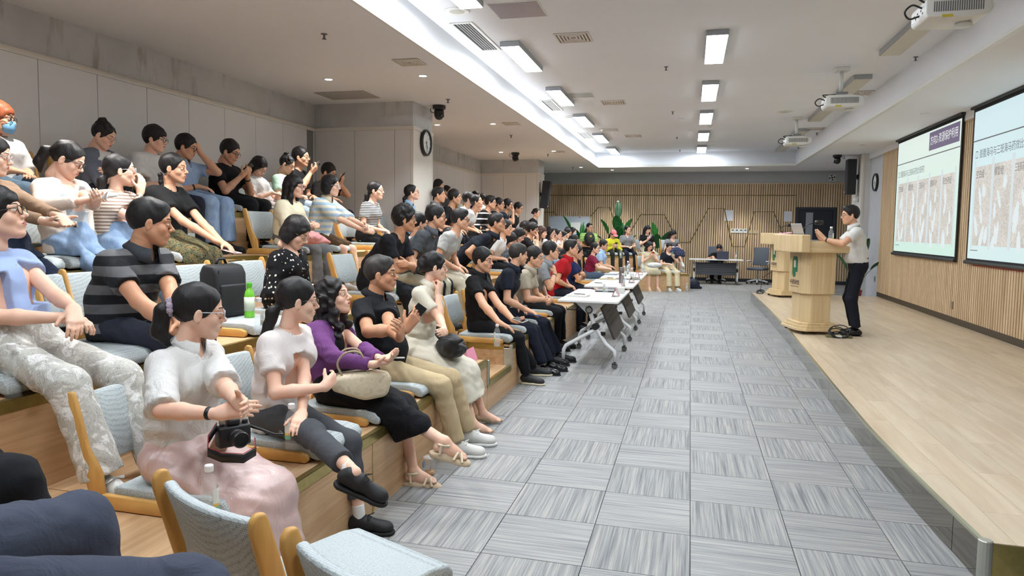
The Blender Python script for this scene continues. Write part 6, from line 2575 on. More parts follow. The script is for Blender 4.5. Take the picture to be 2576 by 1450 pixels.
seat_person(1, 1452, 636, 'person in navy tee with folded arms half hidden behind man in red', hx=-1.90, va=10, hp=8, hair='short', group=G1, top=C_('royal_navy', (28, 38, 82)), sleeve='s', bottom=('trousers', navy_t), shoes=('sneaker', 'black'), R='crossed', L='crossed', chair=False)
seat_person(1, 1497, 625, 'woman in maroon tee and glasses hugging her knee', hx=-1.95, va=20, hp=0, sex='f', hair='ponylow', glasses='dark', group=G1, top=C_('maroon_jersey', (124, 26, 58)), sleeve='s', bottom=('trousers', C_('mid_denim', (86, 104, 128), (70, 88, 112), 'denim', 6)), shoes=('sneaker', 'white'), R='kneeclasp', L='kneeclasp', legs='crossR')
seat_person(1, 1519, 617, 'man in pale blue shirt beside the woman in maroon', hx=-2.0, va=22, hp=4, hair='short', glasses='dark', group=G1, top=C_('pale_blue_shirt', (160, 190, 226)), sleeve='s', collar=C_('pale_blue_shirt', (1, 1, 1)), neck='open', bottom=('trousers', C_('khaki_dark', (150, 132, 100))), shoes=('sneaker', 'white'), R='lap', L='lap')

# ---- second row
seat_person(2, -10, 540, 'woman in light blue blouse with white collar at the left edge', hx=-3.0, hipf=.20, s=1.0, legs='out', va=18, hp=-14, sex='f', hair='fringe', glasses='amber', group=G2, top=C_('sky_blouse', (164, 184, 226)), sleeve='c', collar=white_c, neck='crew', topbulk=1.08, bottom=('wide', C_('white_leaf_print', (236, 234, 230), (196, 194, 186), 'bigfloral', 9, c3=(120, 120, 135)), .95), shoes=('sneaker', 'white'),
            R=dict(p=(150, 800, -2.65), d=(.8, .55, -.2), n=(0, .2, -1), c=.5), L=dict(p=(185, 775, -2.58), d=(.6, -.5, -.6), n=(-.3, 0, -.9), c=.35), splay=.13)


def adidas(root, ts, C, N, P, lod):
    for body, size, z0 in (('adidas', .030, -.02), ('OUTERWEAR', .009, -.042)):
        o = text_mesh('chest_lettering', body, size, plain('print_white', rgb(232, 232, 232), .6), root)
        co = np.array([v.co[:] for v in o.data.vertices])
        yy, zz = -co[:, 0] + .085, co[:, 1] + C[2] + z0
        xx = project_x(ts, np.stack([yy, zz], 1), C[0] - .02, C[0] + .35, 120)
        ok = np.nanmean(xx)
        xx = np.where(np.isnan(xx), ok, xx)
        for v, x, y, z in zip(o.data.vertices, xx, yy, zz):
            v.co = (x + .0045, y, z)


seat_person(2, 378, 560, 'man in black and grey striped polo shirt in second row', hx=-2.86, va=0, hp=6, s=1.05, skin='d', hair='crop', group=G2, top=C_('block_stripe', (34, 35, 38), (100, 100, 102), 'stripe', 9.5), sleeve='s', collar=C_('stripe_collar', (62, 66, 72)), neck='open', topbulk=1.08, belly=.02, slouch=.04, extra=adidas,
            bottom=('trousers', C_('slate_trouser', (44, 48, 60))), shoes=('sneaker', 'grey'), R=dict(p=(440, 830, -2.48), d=(.85, .4, -.4), n=(0, .3, -1), c=.4), L=dict(p=(455, 810, -2.40), d=(.8, -.5, -.2), n=(0, -.3, -1), c=.4), legs='out')
seat_person(2, 745, 585, 'woman in black blouse with white blossoms looking down', hx=-2.95, va=22, hp=30, sex='f', s=.96, hair='bob', glasses='thin', eyes='down', group=G2, top=C_('black_blossom', (18, 18, 22), (226, 220, 208), 'floral', 26), sleeve='l', neck='v', topbulk=1.12, bottom=('skirt', C_('black_blossom', (1, 1, 1)), .7), shoes=('sneaker', 'black'), R='lap', L='lap')
seat_person(2, 1018, 552, 'bearded man in black tee with messy hair and folded arms', hx=-2.72, va=-4, hp=2, s=1.03, skin='d', hair='messy', glasses='thin', group=G2, top=C_('washed_black', (24, 25, 31)), sleeve='s', neck='v', slouch=.05, bottom=('trousers', black_d), shoes=('sneaker', 'black'), R='crossed', L='crossed', crossz=-.04, legs='out')
seat_person(2, 1054, 563, 'man with dark glasses and white shirt hidden behind bearded man', hx=-2.95, va=-20, hp=0, hair='crop', glasses='dark', group=G2, top=white_c, sleeve='s', bottom=('trousers', black_d), R='lap', L='lap')
seat_person(2, 1097, 546, 'man in charcoal polo and glasses leaning forward', hx=-2.70, va=3, hp=2, s=1.03, hair='short', glasses='dark', group=G2, top=C_('charcoal_pique', (82, 86, 92)), sleeve='s', collar=C_('charcoal_pique', (1, 1, 1)), neck='open', slouch=.05, bottom=('trousers', C_('stone_twill', (186, 182, 160))), R='knee', L='knee')
seat_person(2, 1131, 597, 'woman with tied hair and lace top bowed behind men in grey', hx=-2.90, va=-10, hp=22, sex='f', hair='ponylow', group=G2, top=C_('lace_beige', (196, 176, 150), (170, 150, 124), 'heather'), sleeve='l', bottom=('skirt', cream_c, .6), R='lap', L='lap', eyes='down')
seat_person(2, 1158, 553, 'man in light grey tee and glasses with spiky hair', hx=-2.68, va=8, hp=3, s=1.02, hair='quiff', glasses='dark', group=G2, top=C_('light_grey_jersey', (188, 190, 190)), sleeve='s', slouch=.05, bottom=('trousers', C_('cream_twill', (206, 198, 176))), R='knee', L='knee', legs='out')
seat_person(2, 1250, 561, 'man in navy polo bending forward with arms braced on knees', hx=-2.45, va=10, hp=-6, s=1.04, skin='d', hair='crop', glasses='dark', group=G2, top=C_('ink_pique', (26, 31, 42)), sleeve='s', collar=C_('ink_pique', (1, 1, 1)), neck='open', slouch=.05, bottom=('trousers', black_d), R=dict(w=(.40, -.14, .20), d=(.3, .7, -.5), n=(0, 0, -1), c=.4), L='knee', watch=(1, m_black), legs='out')
seat_person(2, 1272, 574, 'man in white tee and glasses behind the braced man', hx=-2.78, va=14, hp=4, hair='short', glasses='thin', group=G2, top=white_c, sleeve='s', bottom=('trousers', black_d), R='lap', L='lap')
seat_person(2, 1283, 604, 'woman in blue plaid shirt bowed over her lap', hx=-2.80, va=15, hp=35, sex='f', hair='bob', eyes='down', group=G2, top=C_('blue_plaid', (96, 112, 132), (196, 176, 120), 'plaid', 14, c3=(60, 76, 104)), sleeve='l', bottom=('trousers', jeans_d), R='phonelow', L='lap')
seat_person(2, 1306, 592, 'woman with long straight black hair looking down at phone', hx=-2.78, va=18, hp=32, sex='f', hair='long', eyes='down', group=G2, top=C_('dusk_jersey', (70, 60, 66)), sleeve='l', bottom=('trousers', black_d), R='phonelow', L='phonelow', phone=(-1, 'phone of the woman with long straight hair', (200, 200, 198)))
seat_person(2, 1323, 576, 'person with curly dark hair behind the long haired woman', hx=-2.95, va=12, hp=8, hair='messy', group=G2, top=C_('dark_teal', (40, 52, 60)), sleeve='s', bottom=('trousers', black_d), R='lap', L='lap')
seat_person(2, 1340, 578, 'person in black tee and round glasses covering mouth with hand', hx=-2.75, va=20, hp=2, hair='fringe', glasses='dark', group=G2, top=black_c, sleeve='s', bottom=('trousers', black_d), R='face', L='lap')
seat_person(2, 1363, 585, 'woman with brown fringe and beige plaid shirt', hx=-2.78, va=22, hp=8, sex='f', hair='longb', hairc='brown', group=G2, top=C_('beige_plaid', (176, 160, 140), (120, 104, 88), 'plaid', 14, c3=(206, 196, 178)), sleeve='l', bottom=('trousers', jeans_d), R='lap', L='lap')
seat_person(2, 1385, 586, 'woman with long dark hair and white jacket, hands raised', hx=-2.80, va=20, hp=4, sex='f', hair='long', glasses='thin', group=G2, top=white_c, sleeve='l', bottom=('trousers', jeans_l), R='chin', L='chin')
seat_person(2, 1402, 590, 'woman in pink white top photographing with raised phone', hx=-2.80, va=18, hp=0, sex='f', hair='ponylow', glasses='thin', group=G2, top=C_('blush_white', (234, 222, 218)), sleeve='s', bottom=('trousers', black_d), R='phonehigh', L='phonehigh', phone=(-1, 'phone raised before the face in the far second row', (206, 190, 170)))
seat_person(2, 1416, 594, 'woman with dark bun and pale grey face mask', hx=-2.85, va=25, hp=22, sex='f', hair='bun', eyes='down', mask=plain('mask_grey', rgb(196, 200, 206), .8), group=G2, top=C_('blush_white', (1, 1, 1)), sleeve='l', bottom=('trousers', black_d), R='lap', L='lap')
seat_person(2, 1428, 586, 'woman in white top with black strap bending down', hx=-2.95, va=22, hp=22, sex='f', hair='topbun', eyes='down', group=G2, top=white_c, sleeve='s', bottom=('trousers', black_d), R='lap', L='lap')
seat_person(2, 1441, 584, 'woman in light blue face mask, farthest in second row', hx=-3.0, va=22, hp=8, sex='f', hair='long', mask=plain('mask_blue', rgb(110, 170, 210), .8), group=G2, top=C_('dusk_jersey', (1, 1, 1)), sleeve='l', bottom=('trousers', black_d), R='lap', L='lap')
seat_person(2, 1444, 607, 'person in grey top and cream trousers behind man in red', hx=-2.52, va=12, hp=2, hair='messy', group=G2, top=C_('slate_jersey', (72, 78, 88)), sleeve='l', bottom=('wide', C_('ivory_twill', (226, 216, 192))), shoes=('sneaker', 'white'), R='knee', L='knee')

# ---- third row
seat_person(3, -22, 392, 'person in brown long sleeved top holding a big phone at left edge', hx=-4.0, hipf=.12, va=15, hp=8, sex='f', hair='long', glasses='clear', group=G3, top=C_('brown_knit', (146, 120, 98)), sleeve='l', bottom=('trousers', C_('indigo_denim', (38, 48, 68), (28, 36, 54), 'denim', 6)), R=dict(p=(105, 555, -3.58), d=(.8, .5, -.3), n=(-.2, .3, .9), c=.4), L=dict(p=(150, 545, -3.52), d=(.8, -.2, -.5), n=(-.3, -.2, .9), c=.3), phone=(-1, 'big white cased phone held flat at the left edge', (226, 226, 224), (.085, .175)), shoes=('sneaker', 'grey'), legs='out')
seat_person(3, 170, 402, 'woman in grey tee and cream cardigan cleaning with a tissue', hx=-3.95, hipf=.14, va=18, hp=26, sex='f', hair='pony', glasses='dark', eyes='down', group=G3, top=C_('heather_pale', (178, 184, 190), (160, 166, 172), 'heather'), sleeve='c', cardigan=C_('cream_cardigan', (234, 220, 208)), neck='scoop', bottom=('trousers', jeans_l), R=dict(p=(198, 508, -3.60), d=(.75, .5, .35), n=(-.2, .3, -.9), c=.4), L=dict(p=(238, 515, -3.55), d=(.6, -.5, .3), n=(-.3, -.3, .9), c=.5), shoes=('sneaker', 'grey'), legs='out')
seat_person(3, 302, 430, 'woman in brown and cream striped tee with fist at her mouth', hx=-3.95, hipf=.14, va=-4, hp=-4, sex='f', hair='ponylow', glasses='clear', group=G3, top=C_('brown_stripe', (150, 130, 118), (226, 214, 200), 'stripe', 42), sleeve='s', bottom=('trousers', jeans_l), R='face', L='lap', watch=(-1, m_steel), shoes=('sneaker', 'grey'), legs='out')
seat_person(3, 437, 424, 'woman with a braid in black top and paisley skirt', hx=-3.95, va=22, hp=2, sex='f', skin='m', hair='braid', group=G3, top=C_('black_linen', (26, 27, 28)), sleeve='s', topbulk=1.10, hem=-.03, bottom=('skirt', C_('paisley_print', (60, 50, 40), None, 'paisley', 22), .45), shoes=('sandal', 'cream'), R=dict(p=(540, 605, -3.52), d=(.85, .4, -.3), n=(0, .2, -1), c=.3), L=dict(p=(560, 612, -3.46), d=(.8, -.2, -.3), n=(0, -.2, -1), c=.3), phone=(1, 'pink phone on the paisley skirt', (226, 190, 186)), dy=.0)
seat_person(3, 740, 470, 'woman with long hair and dark glasses in cream blouse', hx=-4.0, va=22, hp=2, sex='f', hair='longb', glasses='dark', group=G3, top=C_('cream_blouse', (240, 230, 200)), sleeve='l', topbulk=1.1, bottom=('wide', C_('mid_grey_suiting', (112, 112, 112)), .92), shoes=('sneaker', 'white'), R='clasp', L='clasp')
seat_person(3, 832, 468, 'woman in pale blue striped polo and brown shorts', hx=-3.92, va=18, hp=2, sex='f', hair='bob', glasses='clear', group=G3, top=C_('blue_cream_stripe', (178, 204, 224), (236, 230, 214), 'stripe', 16), sleeve='e', collar=C_('sand_collar', (216, 204, 178)), neck='open', topbulk=1.12, bottom=('shorts', C_('brown_cord', (84, 62, 40))), shoes=('sneaker', 'grey'), R=dict(p=(915, 580, -3.36), d=(.6, .5, -.1), n=(-.2, .8, -.3), c=.55), L=dict(p=(920, 570, -3.33), d=(.5, -.7, -.1), n=(-.2, -.9, -.2), c=.55), sock=m_sock)
seat_person(3, 945, 480, 'woman in black and white striped tee with open mouth', hx=-3.95, va=18, hp=-2, sex='f', hair='ponylow', glasses='thin', group=G3, top=C_('fine_bw_stripe', (236, 236, 234), (40, 42, 46), 'stripe', 46), sleeve='s', neck='v', bottom=('trousers', black_d), R='lap', L='lap')
seat_person(3, 1036, 485, 'woman in denim blue shirt leaning back against the column', hx=-3.95, va=4, hp=-12, sex='f', hair='ponylow', glasses='thin', group=G3, top=C_('chambray', (150, 180, 206)), sleeve='l', collar=C_('chambray', (1, 1, 1)), neck='open', bottom=('trousers', black_d), R='lap', L='lap')
seat_person(3, 1104, 491, 'man in grey shirt with cropped hair beside the column', hx=-3.85, va=12, hp=-2, hair='crop', group=G3, top=C_('grey_shirting', (122, 126, 132)), sleeve='s', collar=C_('grey_shirting', (1, 1, 1)), neck='open', bottom=('trousers', black_d), R='lap', L='lap')
seat_person(3, 1144, 497, 'man in black tee with thick short hair, third row', hx=-3.80, va=8, hp=0, s=1.04, hair='short', group=G3, top=black_c, sleeve='s', bottom=('trousers', black_d), R='knee', L='knee', slouch=.03)
seat_person(3, 1180, 501, 'young man in ice blue tee with full fringe', hx=-3.85, va=10, hp=-6, hair='fringe', skin='f', group=G3, top=C_('ice_blue', (196, 220, 230)), sleeve='s', bottom=('trousers', black_d), R='knee', L='knee')
seat_person(3, 1199, 508, 'man in white graphic tee tilting his head back', hx=-3.70, va=14, hp=-14, hair='short', group=G3, top=white_c, sleeve='s', bottom=('trousers', black_d), R='knee', L='knee', phone=(-1, 'dark phone on the knee of the man in white graphic tee', (34, 34, 38)))
seat_person(3, 1234, 510, 'man in black jacket with white diagonal stripes', hx=-3.78, va=12, hp=2, s=1.04, hair='quiff', glasses='dark', group=G3, top=C_('black_jersey_white_line', (22, 23, 26), (220, 220, 220), 'stripe2', 9, c3=(22, 23, 26)), sleeve='l', bottom=('trousers', black_d), R='lap', L='lap', slouch=.04)
seat_person(3, 1256, 514, 'man in black top with white shoulder stripe and glasses', hx=-3.82, va=14, hp=4, hair='short', glasses='dark', group=G3, top=black_c, sleeve='s', bottom=('trousers', black_d), R='lap', L='lap')
seat_person(3, 1278, 517, 'man in navy tee holding something green to his mouth', hx=-3.85, va=16, hp=-4, hair='messy', glasses='dark', group=G3, top=C_('slate_navy', (40, 46, 58)), sleeve='s', neck='v', bottom=('trousers', black_d), R='face', L='lap')
seat_person(3, 1304, 524, 'man in black shirt and glasses glancing down, last in third row', hx=-3.85, va=22, hp=12, s=1.02, hair='short', glasses='dark', group=G3, top=black_c, sleeve='s', bottom=('trousers', black_d), R='lap', L='lap')
seat_person(3, 1349, 536, 'woman in black open shoulder top below the far loudspeaker', hx=-3.88, va=24, hp=2, sex='f', hair='bun', group=G3, top=black_c, sleeve='0', neck='v', bottom=('trousers', black_d), R='lap', L='lap')

# ---- top row
seat_person(4, -4, 298, 'person with orange hair and blue mask in white cartoon tee', hx=-5.05, va=20, hp=4, hair='fringe', hairc='orange', glasses='dark', mask=plain('mask_sky', rgb(120, 172, 214), .8), group=G4, top=white_c, sleeve='s', loose=1.2, topbulk=1.15, bottom=('wide', C_('teal_denim', (92, 112, 128), (76, 96, 112), 'denim', 6)), R='lap', L='lap')
seat_person(4, 260, 341, 'woman with messy bun in slate cardigan with folded arms', hx=-5.08, va=26, hp=24, sex='f', hair='topbun', glasses='thin', eyes='down', group=G4, top=white_c, sleeve='c', cardigan=C_('slate_cardigan', (106, 112, 126)), bottom=('trousers', navy_t), R='crossed', L='crossed')
seat_person(4, 390, 350, 'young man in white tee with bowl fringe and black glasses', hx=-5.05, va=22, hp=8, hair='fringe', glasses='dark', skin='f', group=G4, top=white_c, sleeve='s', loose=1.15, topbulk=1.1, bottom=('trousers', navy_t), R='lap', L='lap')
seat_person(4, 468, 370, 'man in pale blue shirt covering his face with one hand', hx=-5.05, va=18, hp=14, hair='short', glasses='dark', group=G4, top=C_('washed_blue', (164, 190, 226)), sleeve='s', collar=C_('washed_blue', (1, 1, 1)), neck='open', bottom=('wide', jeans_l), R='lap', L='brow', watch=(-1, m_black), phone=(1, 'pink patterned phone held at the brow in top row', (222, 150, 146)))
seat_person(4, 578, 382, 'smiling man in black tee bent over a phone, top row', hx=-5.02, va=26, hp=20, s=1.03, hair='short', glasses='dark', eyes='half', group=G4, top=black_c, sleeve='s', topbulk=1.06, bottom=('trousers', black_d), R='phone', L='phone', phone=(-1, 'black phone of the smiling man', (28, 28, 32)), watch=(1, m_black))
seat_person(4, 650, 420, 'woman in white fox tee with head hanging down', hx=-5.10, va=28, hp=38, sex='f', hair='bob', glasses='thin', eyes='down', group=G4, top=white_c, sleeve='s', bottom=('trousers', C_('pale_pants', (206, 196, 192))), R='lap', L='lap')
seat_person(4, 722, 414, 'woman in mint green tee with a high bun', hx=-5.05, va=22, hp=24, sex='f', hair='topbun', glasses='thin', eyes='down', group=G4, top=C_('mint_jersey', (192, 230, 206)), sleeve='s', loose=1.15, bottom=('trousers', C_('ice_denim', (186, 202, 214), (166, 184, 200), 'denim', 6)), R='lap', L='lap')
seat_person(4, 757, 396, 'man in black tee raising a phone, corner of top row', hx=-5.0, va=22, hp=0, s=1.04, hair='short', glasses='thin', group=G4, top=black_c, sleeve='s', bottom=('trousers', C_('ice_denim', (1, 1, 1))), R='phonehigh', L='lap', phone=(-1, 'grey phone raised by the man in the corner', (120, 122, 124)))
seat_person(4, 826, 434, 'man with dark tee lounging with a phone against the column', hx=-4.95, va=25, hp=22, hair='short', glasses='dark', eyes='down', group=G4, top=C_('faded_black', (40, 38, 38)), sleeve='s', bottom=('trousers', black_d), R='lap', L='phonehigh', phone=(1, 'black phone of the lounging man', (26, 26, 30)), legs='out')
seat_person(4, 1104, 466, 'woman with long black hair just past the clock column', hx=-5.0, va=10, hp=6, sex='f', hair='long', group=G4, top=black_c, sleeve='s', bottom=('trousers', black_d), R='lap', L='lap')
seat_person(4, 1124, 481, 'woman in dark print top behind the man in grey shirt', hx=-5.0, va=18, hp=4, sex='f', hair='ponylow', group=G4, top=C_('dark_print', (60, 60, 64), (120, 118, 116), 'heather'), sleeve='l', bottom=('trousers', black_d), R='lap', L='lap')
seat_person(4, 1197, 495, 'person in navy top resting a hand on the cheek', hx=-5.0, va=15, hp=4, hair='short', group=G4, top=C_('royal_navy', (1, 1, 1)), sleeve='s', bottom=('trousers', black_d), R='face', L='lap')
seat_person(4, 1216, 500, 'woman with dark bob and white scarf, farthest in top row', hx=-5.0, va=16, hp=8, sex='f', hair='bob', group=G4, top=white_c, sleeve='l', bottom=('trousers', black_d), R='lap', L='lap')

# ---- far angled block
GF = 'people on the far angled steps'
far_person(2, 1483, 573, 'man in green striped tee hugging a black bag', va=58, hp=-2, hair='crop', glasses='dark', group=GF, top=C_('green_stripe', (140, 190, 96), (206, 222, 170), 'stripe2', 14, c3=(160, 204, 120)), sleeve='s', bottom=('trousers', black_d), R='lap', L='lap')
far_person(2, 1543, 590, 'person in yellow jacket and pink cap bent over a phone', va=60, hp=34, sex='f', hair='ponylow', cap=plain('pink_cap', rgb(238, 130, 140), .8), eyes='down', group=GF, top=C_('yellow_nylon', (226, 222, 60)), sleeve='l', topbulk=1.1, bottom=('trousers', C_('dark_olive', (42, 44, 42))), R='phonelow', L='phonelow', phone=(-1, 'phone of the person in the pink cap', (60, 66, 62)))
far_person(2, 1579, 579, 'woman in grey v neck top and navy trousers', va=55, hp=-6, sex='f', hair='ponylow', glasses='thin', group=GF, top=C_('ash_jersey', (136, 138, 142)), sleeve='s', neck='v', bottom=('trousers', navy_t), R='lap', L='lap')
far_person(2, 1629, 578, 'smiling woman in black top texting on a white phone', va=55, hp=16, sex='f', hair='longb', group=GF, top=black_c, sleeve='s', bottom=('wide', C_('ivory_twill', (1, 1, 1))), R='phone', L='lap', phone=(-1, 'white phone of the smiling woman in black', (220, 222, 226)))
far_person(2, 1693, 590, 'woman in grey off shoulder top and navy check skirt', va=45, hp=34, sex='f', hair='long', glasses='thin', eyes='down', group=GF, top=C_('ash_jersey', (1, 1, 1)), sleeve='c', neck='scoop', bottom=('skirt', C_('navy_check', (40, 48, 78), (150, 156, 180), 'plaid', 22, c3=(30, 36, 60)), .35), shoes=('sneaker', 'white'), legs='crossR', R='lap', L='lap')
far_person(1, 1634, 620, 'woman with long wavy hair in sand dress holding orange phone', va=62, hp=24, sex='f', hair='wavy', eyes='down', group=GF, top=C_('sand_linen', (206, 196, 168)), sleeve='0', bottom=('dress', C_('sand_linen', (1, 1, 1)), .12), shoes=('sandal', 'cream'), R='phone', L='phone', phone=(-1, 'orange phone held by the woman in sand dress', (214, 96, 40)))
far_person(1, 1683, 622, 'woman in navy tee and cream trousers reading a phone', va=66, hp=22, sex='f', hair='ponylow', eyes='down', group=GF, top=C_('navy_jersey', (30, 34, 44)), sleeve='s', neck='scoop', bottom=('wide', C_('cream_cargo', (222, 208, 172))), shoes=('chunky', 'white'), R='lap', L='phone', phone=(1, 'pale green phone of the woman in navy tee', (150, 196, 180)))

# ---- near corner: only legs and shoes reach the picture
nn = np.array([NT_N[0], NT_N[1], 0])
tt_ = np.array([NT_T[0], NT_T[1], 0])
PHN = math.atan2(NT_N[1], NT_N[0])
for t0, lab, bm_, sh in ((1.40, 'person in slate trousers seated at the bottom left corner', C_('slate_blue_twill', (66, 72, 88), bmp=.2), ('sneaker', 'grey')), (2.24, 'person in black trousers and grey runners at the left edge', C_('ink_black', (20, 22, 28)), ('chunky', 'grey'))):
    hp_ = nn * .21 + tt_ * t0
    hip = np.array([hp_[0], hp_[1], .87 + .088])
    person(lab, hip + np.array([nn[0] * .05, nn[1] * .05, .70]), hip, phi=PHN, yaw=PHN + .3, hair='short', top=C_('dark_print', (1, 1, 1)), bottom=('trousers', bm_), shoes=sh, floor=.45, R=dict(w=(-.02, -.20, .16), pole=(-1, -.2, -.3)), L=dict(w=(-.02, .20, .16), pole=(-1, .2, -.3)), group='people nearest the camera', lodshift=1, splay=.17 if t0 < 2 else .12, legs='sit' if t0 < 2 else 'out')
    block_chair(NEAR_M, .50, t0, .87, chair_label(lab))
for t0, lab in ((1.70, 'empty pale blue legless chair seen from behind at the bottom, left one'), (1.10, 'empty pale blue legless chair at the bottom edge beside the carpet')):
    block_chair(NEAR_M, 1.67, t0, .45, lab)
row_chair(2, 4.22, 'empty pale blue legless chair holding the black bag')
row_chair(2, 2.98, 'pale blue legless chair between blue blouse and striped polo')
row_chair(4, 4.6, 'pale blue legless chair beside the person with orange hair')

# ---- speaker and the man at the desk
person('speaker in white short sleeved shirt standing at the lectern with raised hand', ray_at(2139, 542, 1, 10.5), ray_at(2160, 846, 2, STZ) * np.array([1, 0, 1]) + np.array([-.03, 10.50, 0]), phi=math.radians(178), yaw=math.radians(186), pitch=math.radians(2), stand=True, floor=STZ, s=1.03, hair='quiff', glasses='thin', belly=.02,
       top=C_('white_shirting', (222, 221, 218)), sleeve='s', collar=C_('white_shirting', (1, 1, 1)), neck='open', bottom=('trousers', C_('midnight_suiting', (24, 27, 38))), shoes=('leather', 'leather'), hem=.02,
       R=dict(w=(.42, .02, 1.26), d=(.8, .2, .5), n=(.1, .5, .7), c=.2, sp=1.6), L=dict(w=(.46, .20, 1.30), d=(.62, -.1, .75), n=(.6, -.3, .4), c=.12, sp=1.8), watch=(1, m_black))
person('man in black tee typing on a laptop at the back desk', ray_at(1809, 626, 1, 22.75), (.80, 22.85, .50), phi=math.radians(-92), yaw=math.radians(-95), pitch=math.radians(32), floor=0.0, hair='short', eyes='down', top=black_c, sleeve='s', bottom=('trousers', navy_t), shoes=('sneaker', 'black'), R=dict(w=(.36, -.10, .30), d=(.9, .1, -.2), n=(0, 0, -1), c=.4), L=dict(w=(.36, .10, .30), d=(.9, -.1, -.2), n=(0, 0, -1), c=.4))

# ---- phones and the like held in hands
for it in ITEMS:
    lab, pos, d, n, c = it[:5]
    r = empty('phone', (0, 0, 0), label=lab, cat='phone', group='phones in hands')
    x = unit(np.cross(d, n))
    M = Matrix.Identity(4)
    for i in range(3):
        M[i][0], M[i][1], M[i][2], M[i][3] = x[i], d[i], n[i], pos[i]
    r.matrix_world = M
    MB().box(-.037, .037, -.078, .078, -.005, .004).obj('case', plain('phone_%d_%d_%d' % c, rgb(*c), .35), r, bevel=.004, seg=2, smooth=True)
    MB().box(-.033, .033, -.073, .073, .004, .0048).obj('screen', plain('phone_glass', rgb(26, 28, 34), .08), r)
    MB().box(-.030, -.006, .045, .070, -.0075, -.0048).obj('camera_bump', m_black, r)
# ================================================================== small things
m_clear = glass('clear_bottle_plastic', (.92, .95, .96), .13, .03)
m_water = glass('bottle_water', (.86, .92, .94), .10, .02)
m_capw = plain('bottle_cap_white', rgb(236, 236, 236), .4)
t = NT('bottle_label_print')
zz = t.sep(t.co())[2]
t.color(t.ramp(t.math('MULTIPLY', zz, 6.5), [(.30, rgb(120, 186, 150)), (.45, rgb(226, 190, 90)), (.52, rgb(232, 238, 234)), (.9, rgb(240, 244, 242))], 'CONSTANT'))
t.set(.5)
m_blabel = t.m
BOT = {}


def bottle(loc, lab, s=1.0, kind='clear', grp='clear water bottles'):
    r = empty('water_bottle', tuple(loc), random.uniform(0, 6.28), label=lab, cat='bottle', group=grp)
    if kind not in BOT:
        d = {}
        prof = [(.028, 0), (.031, .004), (.031, .03), (.029, .035), (.031, .04), (.031, .125), (.030, .14), (.024, .165), (.014, .185), (.013, .20)]
        d['shell'] = MB().lathe(prof, 16).mesh('shell', m_clear, smooth=True)
        d['water'] = MB().lathe([(.027, .004), (.0285, .03), (.0285, .11), (0, .11)], 14).mesh('water', m_water, smooth=True)
        d['cap'] = MB().lathe([(.0155, .193), (.016, .196), (.016, .213), (.014, .216), (0, .216)], 16).mesh('cap', m_capw, smooth=False)
        lb = MB()
        for k in range(9):
            a0, a1 = -1.0 + k * .222, -1.0 + (k + 1) * .222
            lb.quad((.0318 * math.cos(a0), .0318 * math.sin(a0), .05), (.0318 * math.cos(a1), .0318 * math.sin(a1), .05), (.0318 * math.cos(a1), .0318 * math.sin(a1), .135), (.0318 * math.cos(a0), .0318 * math.sin(a0), .135))
        d['label'] = lb.mesh('label', m_blabel, smooth=True)
        if kind == 'tea':
            d['shell'] = MB().lathe(prof, 18).mesh('shell', plain('tea_green', rgb(120, 200, 60), .25), smooth=True)
            d['cap'] = MB().lathe([(.016, .19), (.017, .193), (.017, .214), (.015, .218), (0, .218)], 16).mesh('cap', plain('cap_green', rgb(90, 190, 50), .4))
            d['label'] = MB().lathe([(.0318, .045), (.0318, .13)], 18).mesh('label', plain('tea_label', rgb(222, 234, 210), .5), smooth=True)
        if kind == 'teal':
            d['cap'] = MB().lathe([(.016, .17), (.017, .173), (.017, .214), (.010, .225), (0, .225)], 16).mesh('cap', plain('cap_teal', rgb(60, 160, 150), .4))
        BOT[kind] = d
    for nm in ('shell', 'water', 'cap', 'label'):
        if kind == 'tea' and nm == 'water':
            continue
        o = link(nm, BOT[kind][nm], r)
    r.scale = (s, s, s)
    if kind == 'tea':
        text_mesh('label_text', '水', .03, plain('ink_black', rgb(30, 40, 30), .6), r, frame((.033, 0, .11), (0, 1, 0), (0, 0, 1)))
    return r


def on_table(px, py):
    q = ray_at(px, py, 2, TH)
    y = q[1]
    for a, b in ((8.02, 9.44), (10.12, 11.44), (12.05, 13.5)):
        if y < b + .33:
            y = min(max(y, a), b)
            break
    return (min(max(q[0], -1.36), -.84), y, TH + .001)


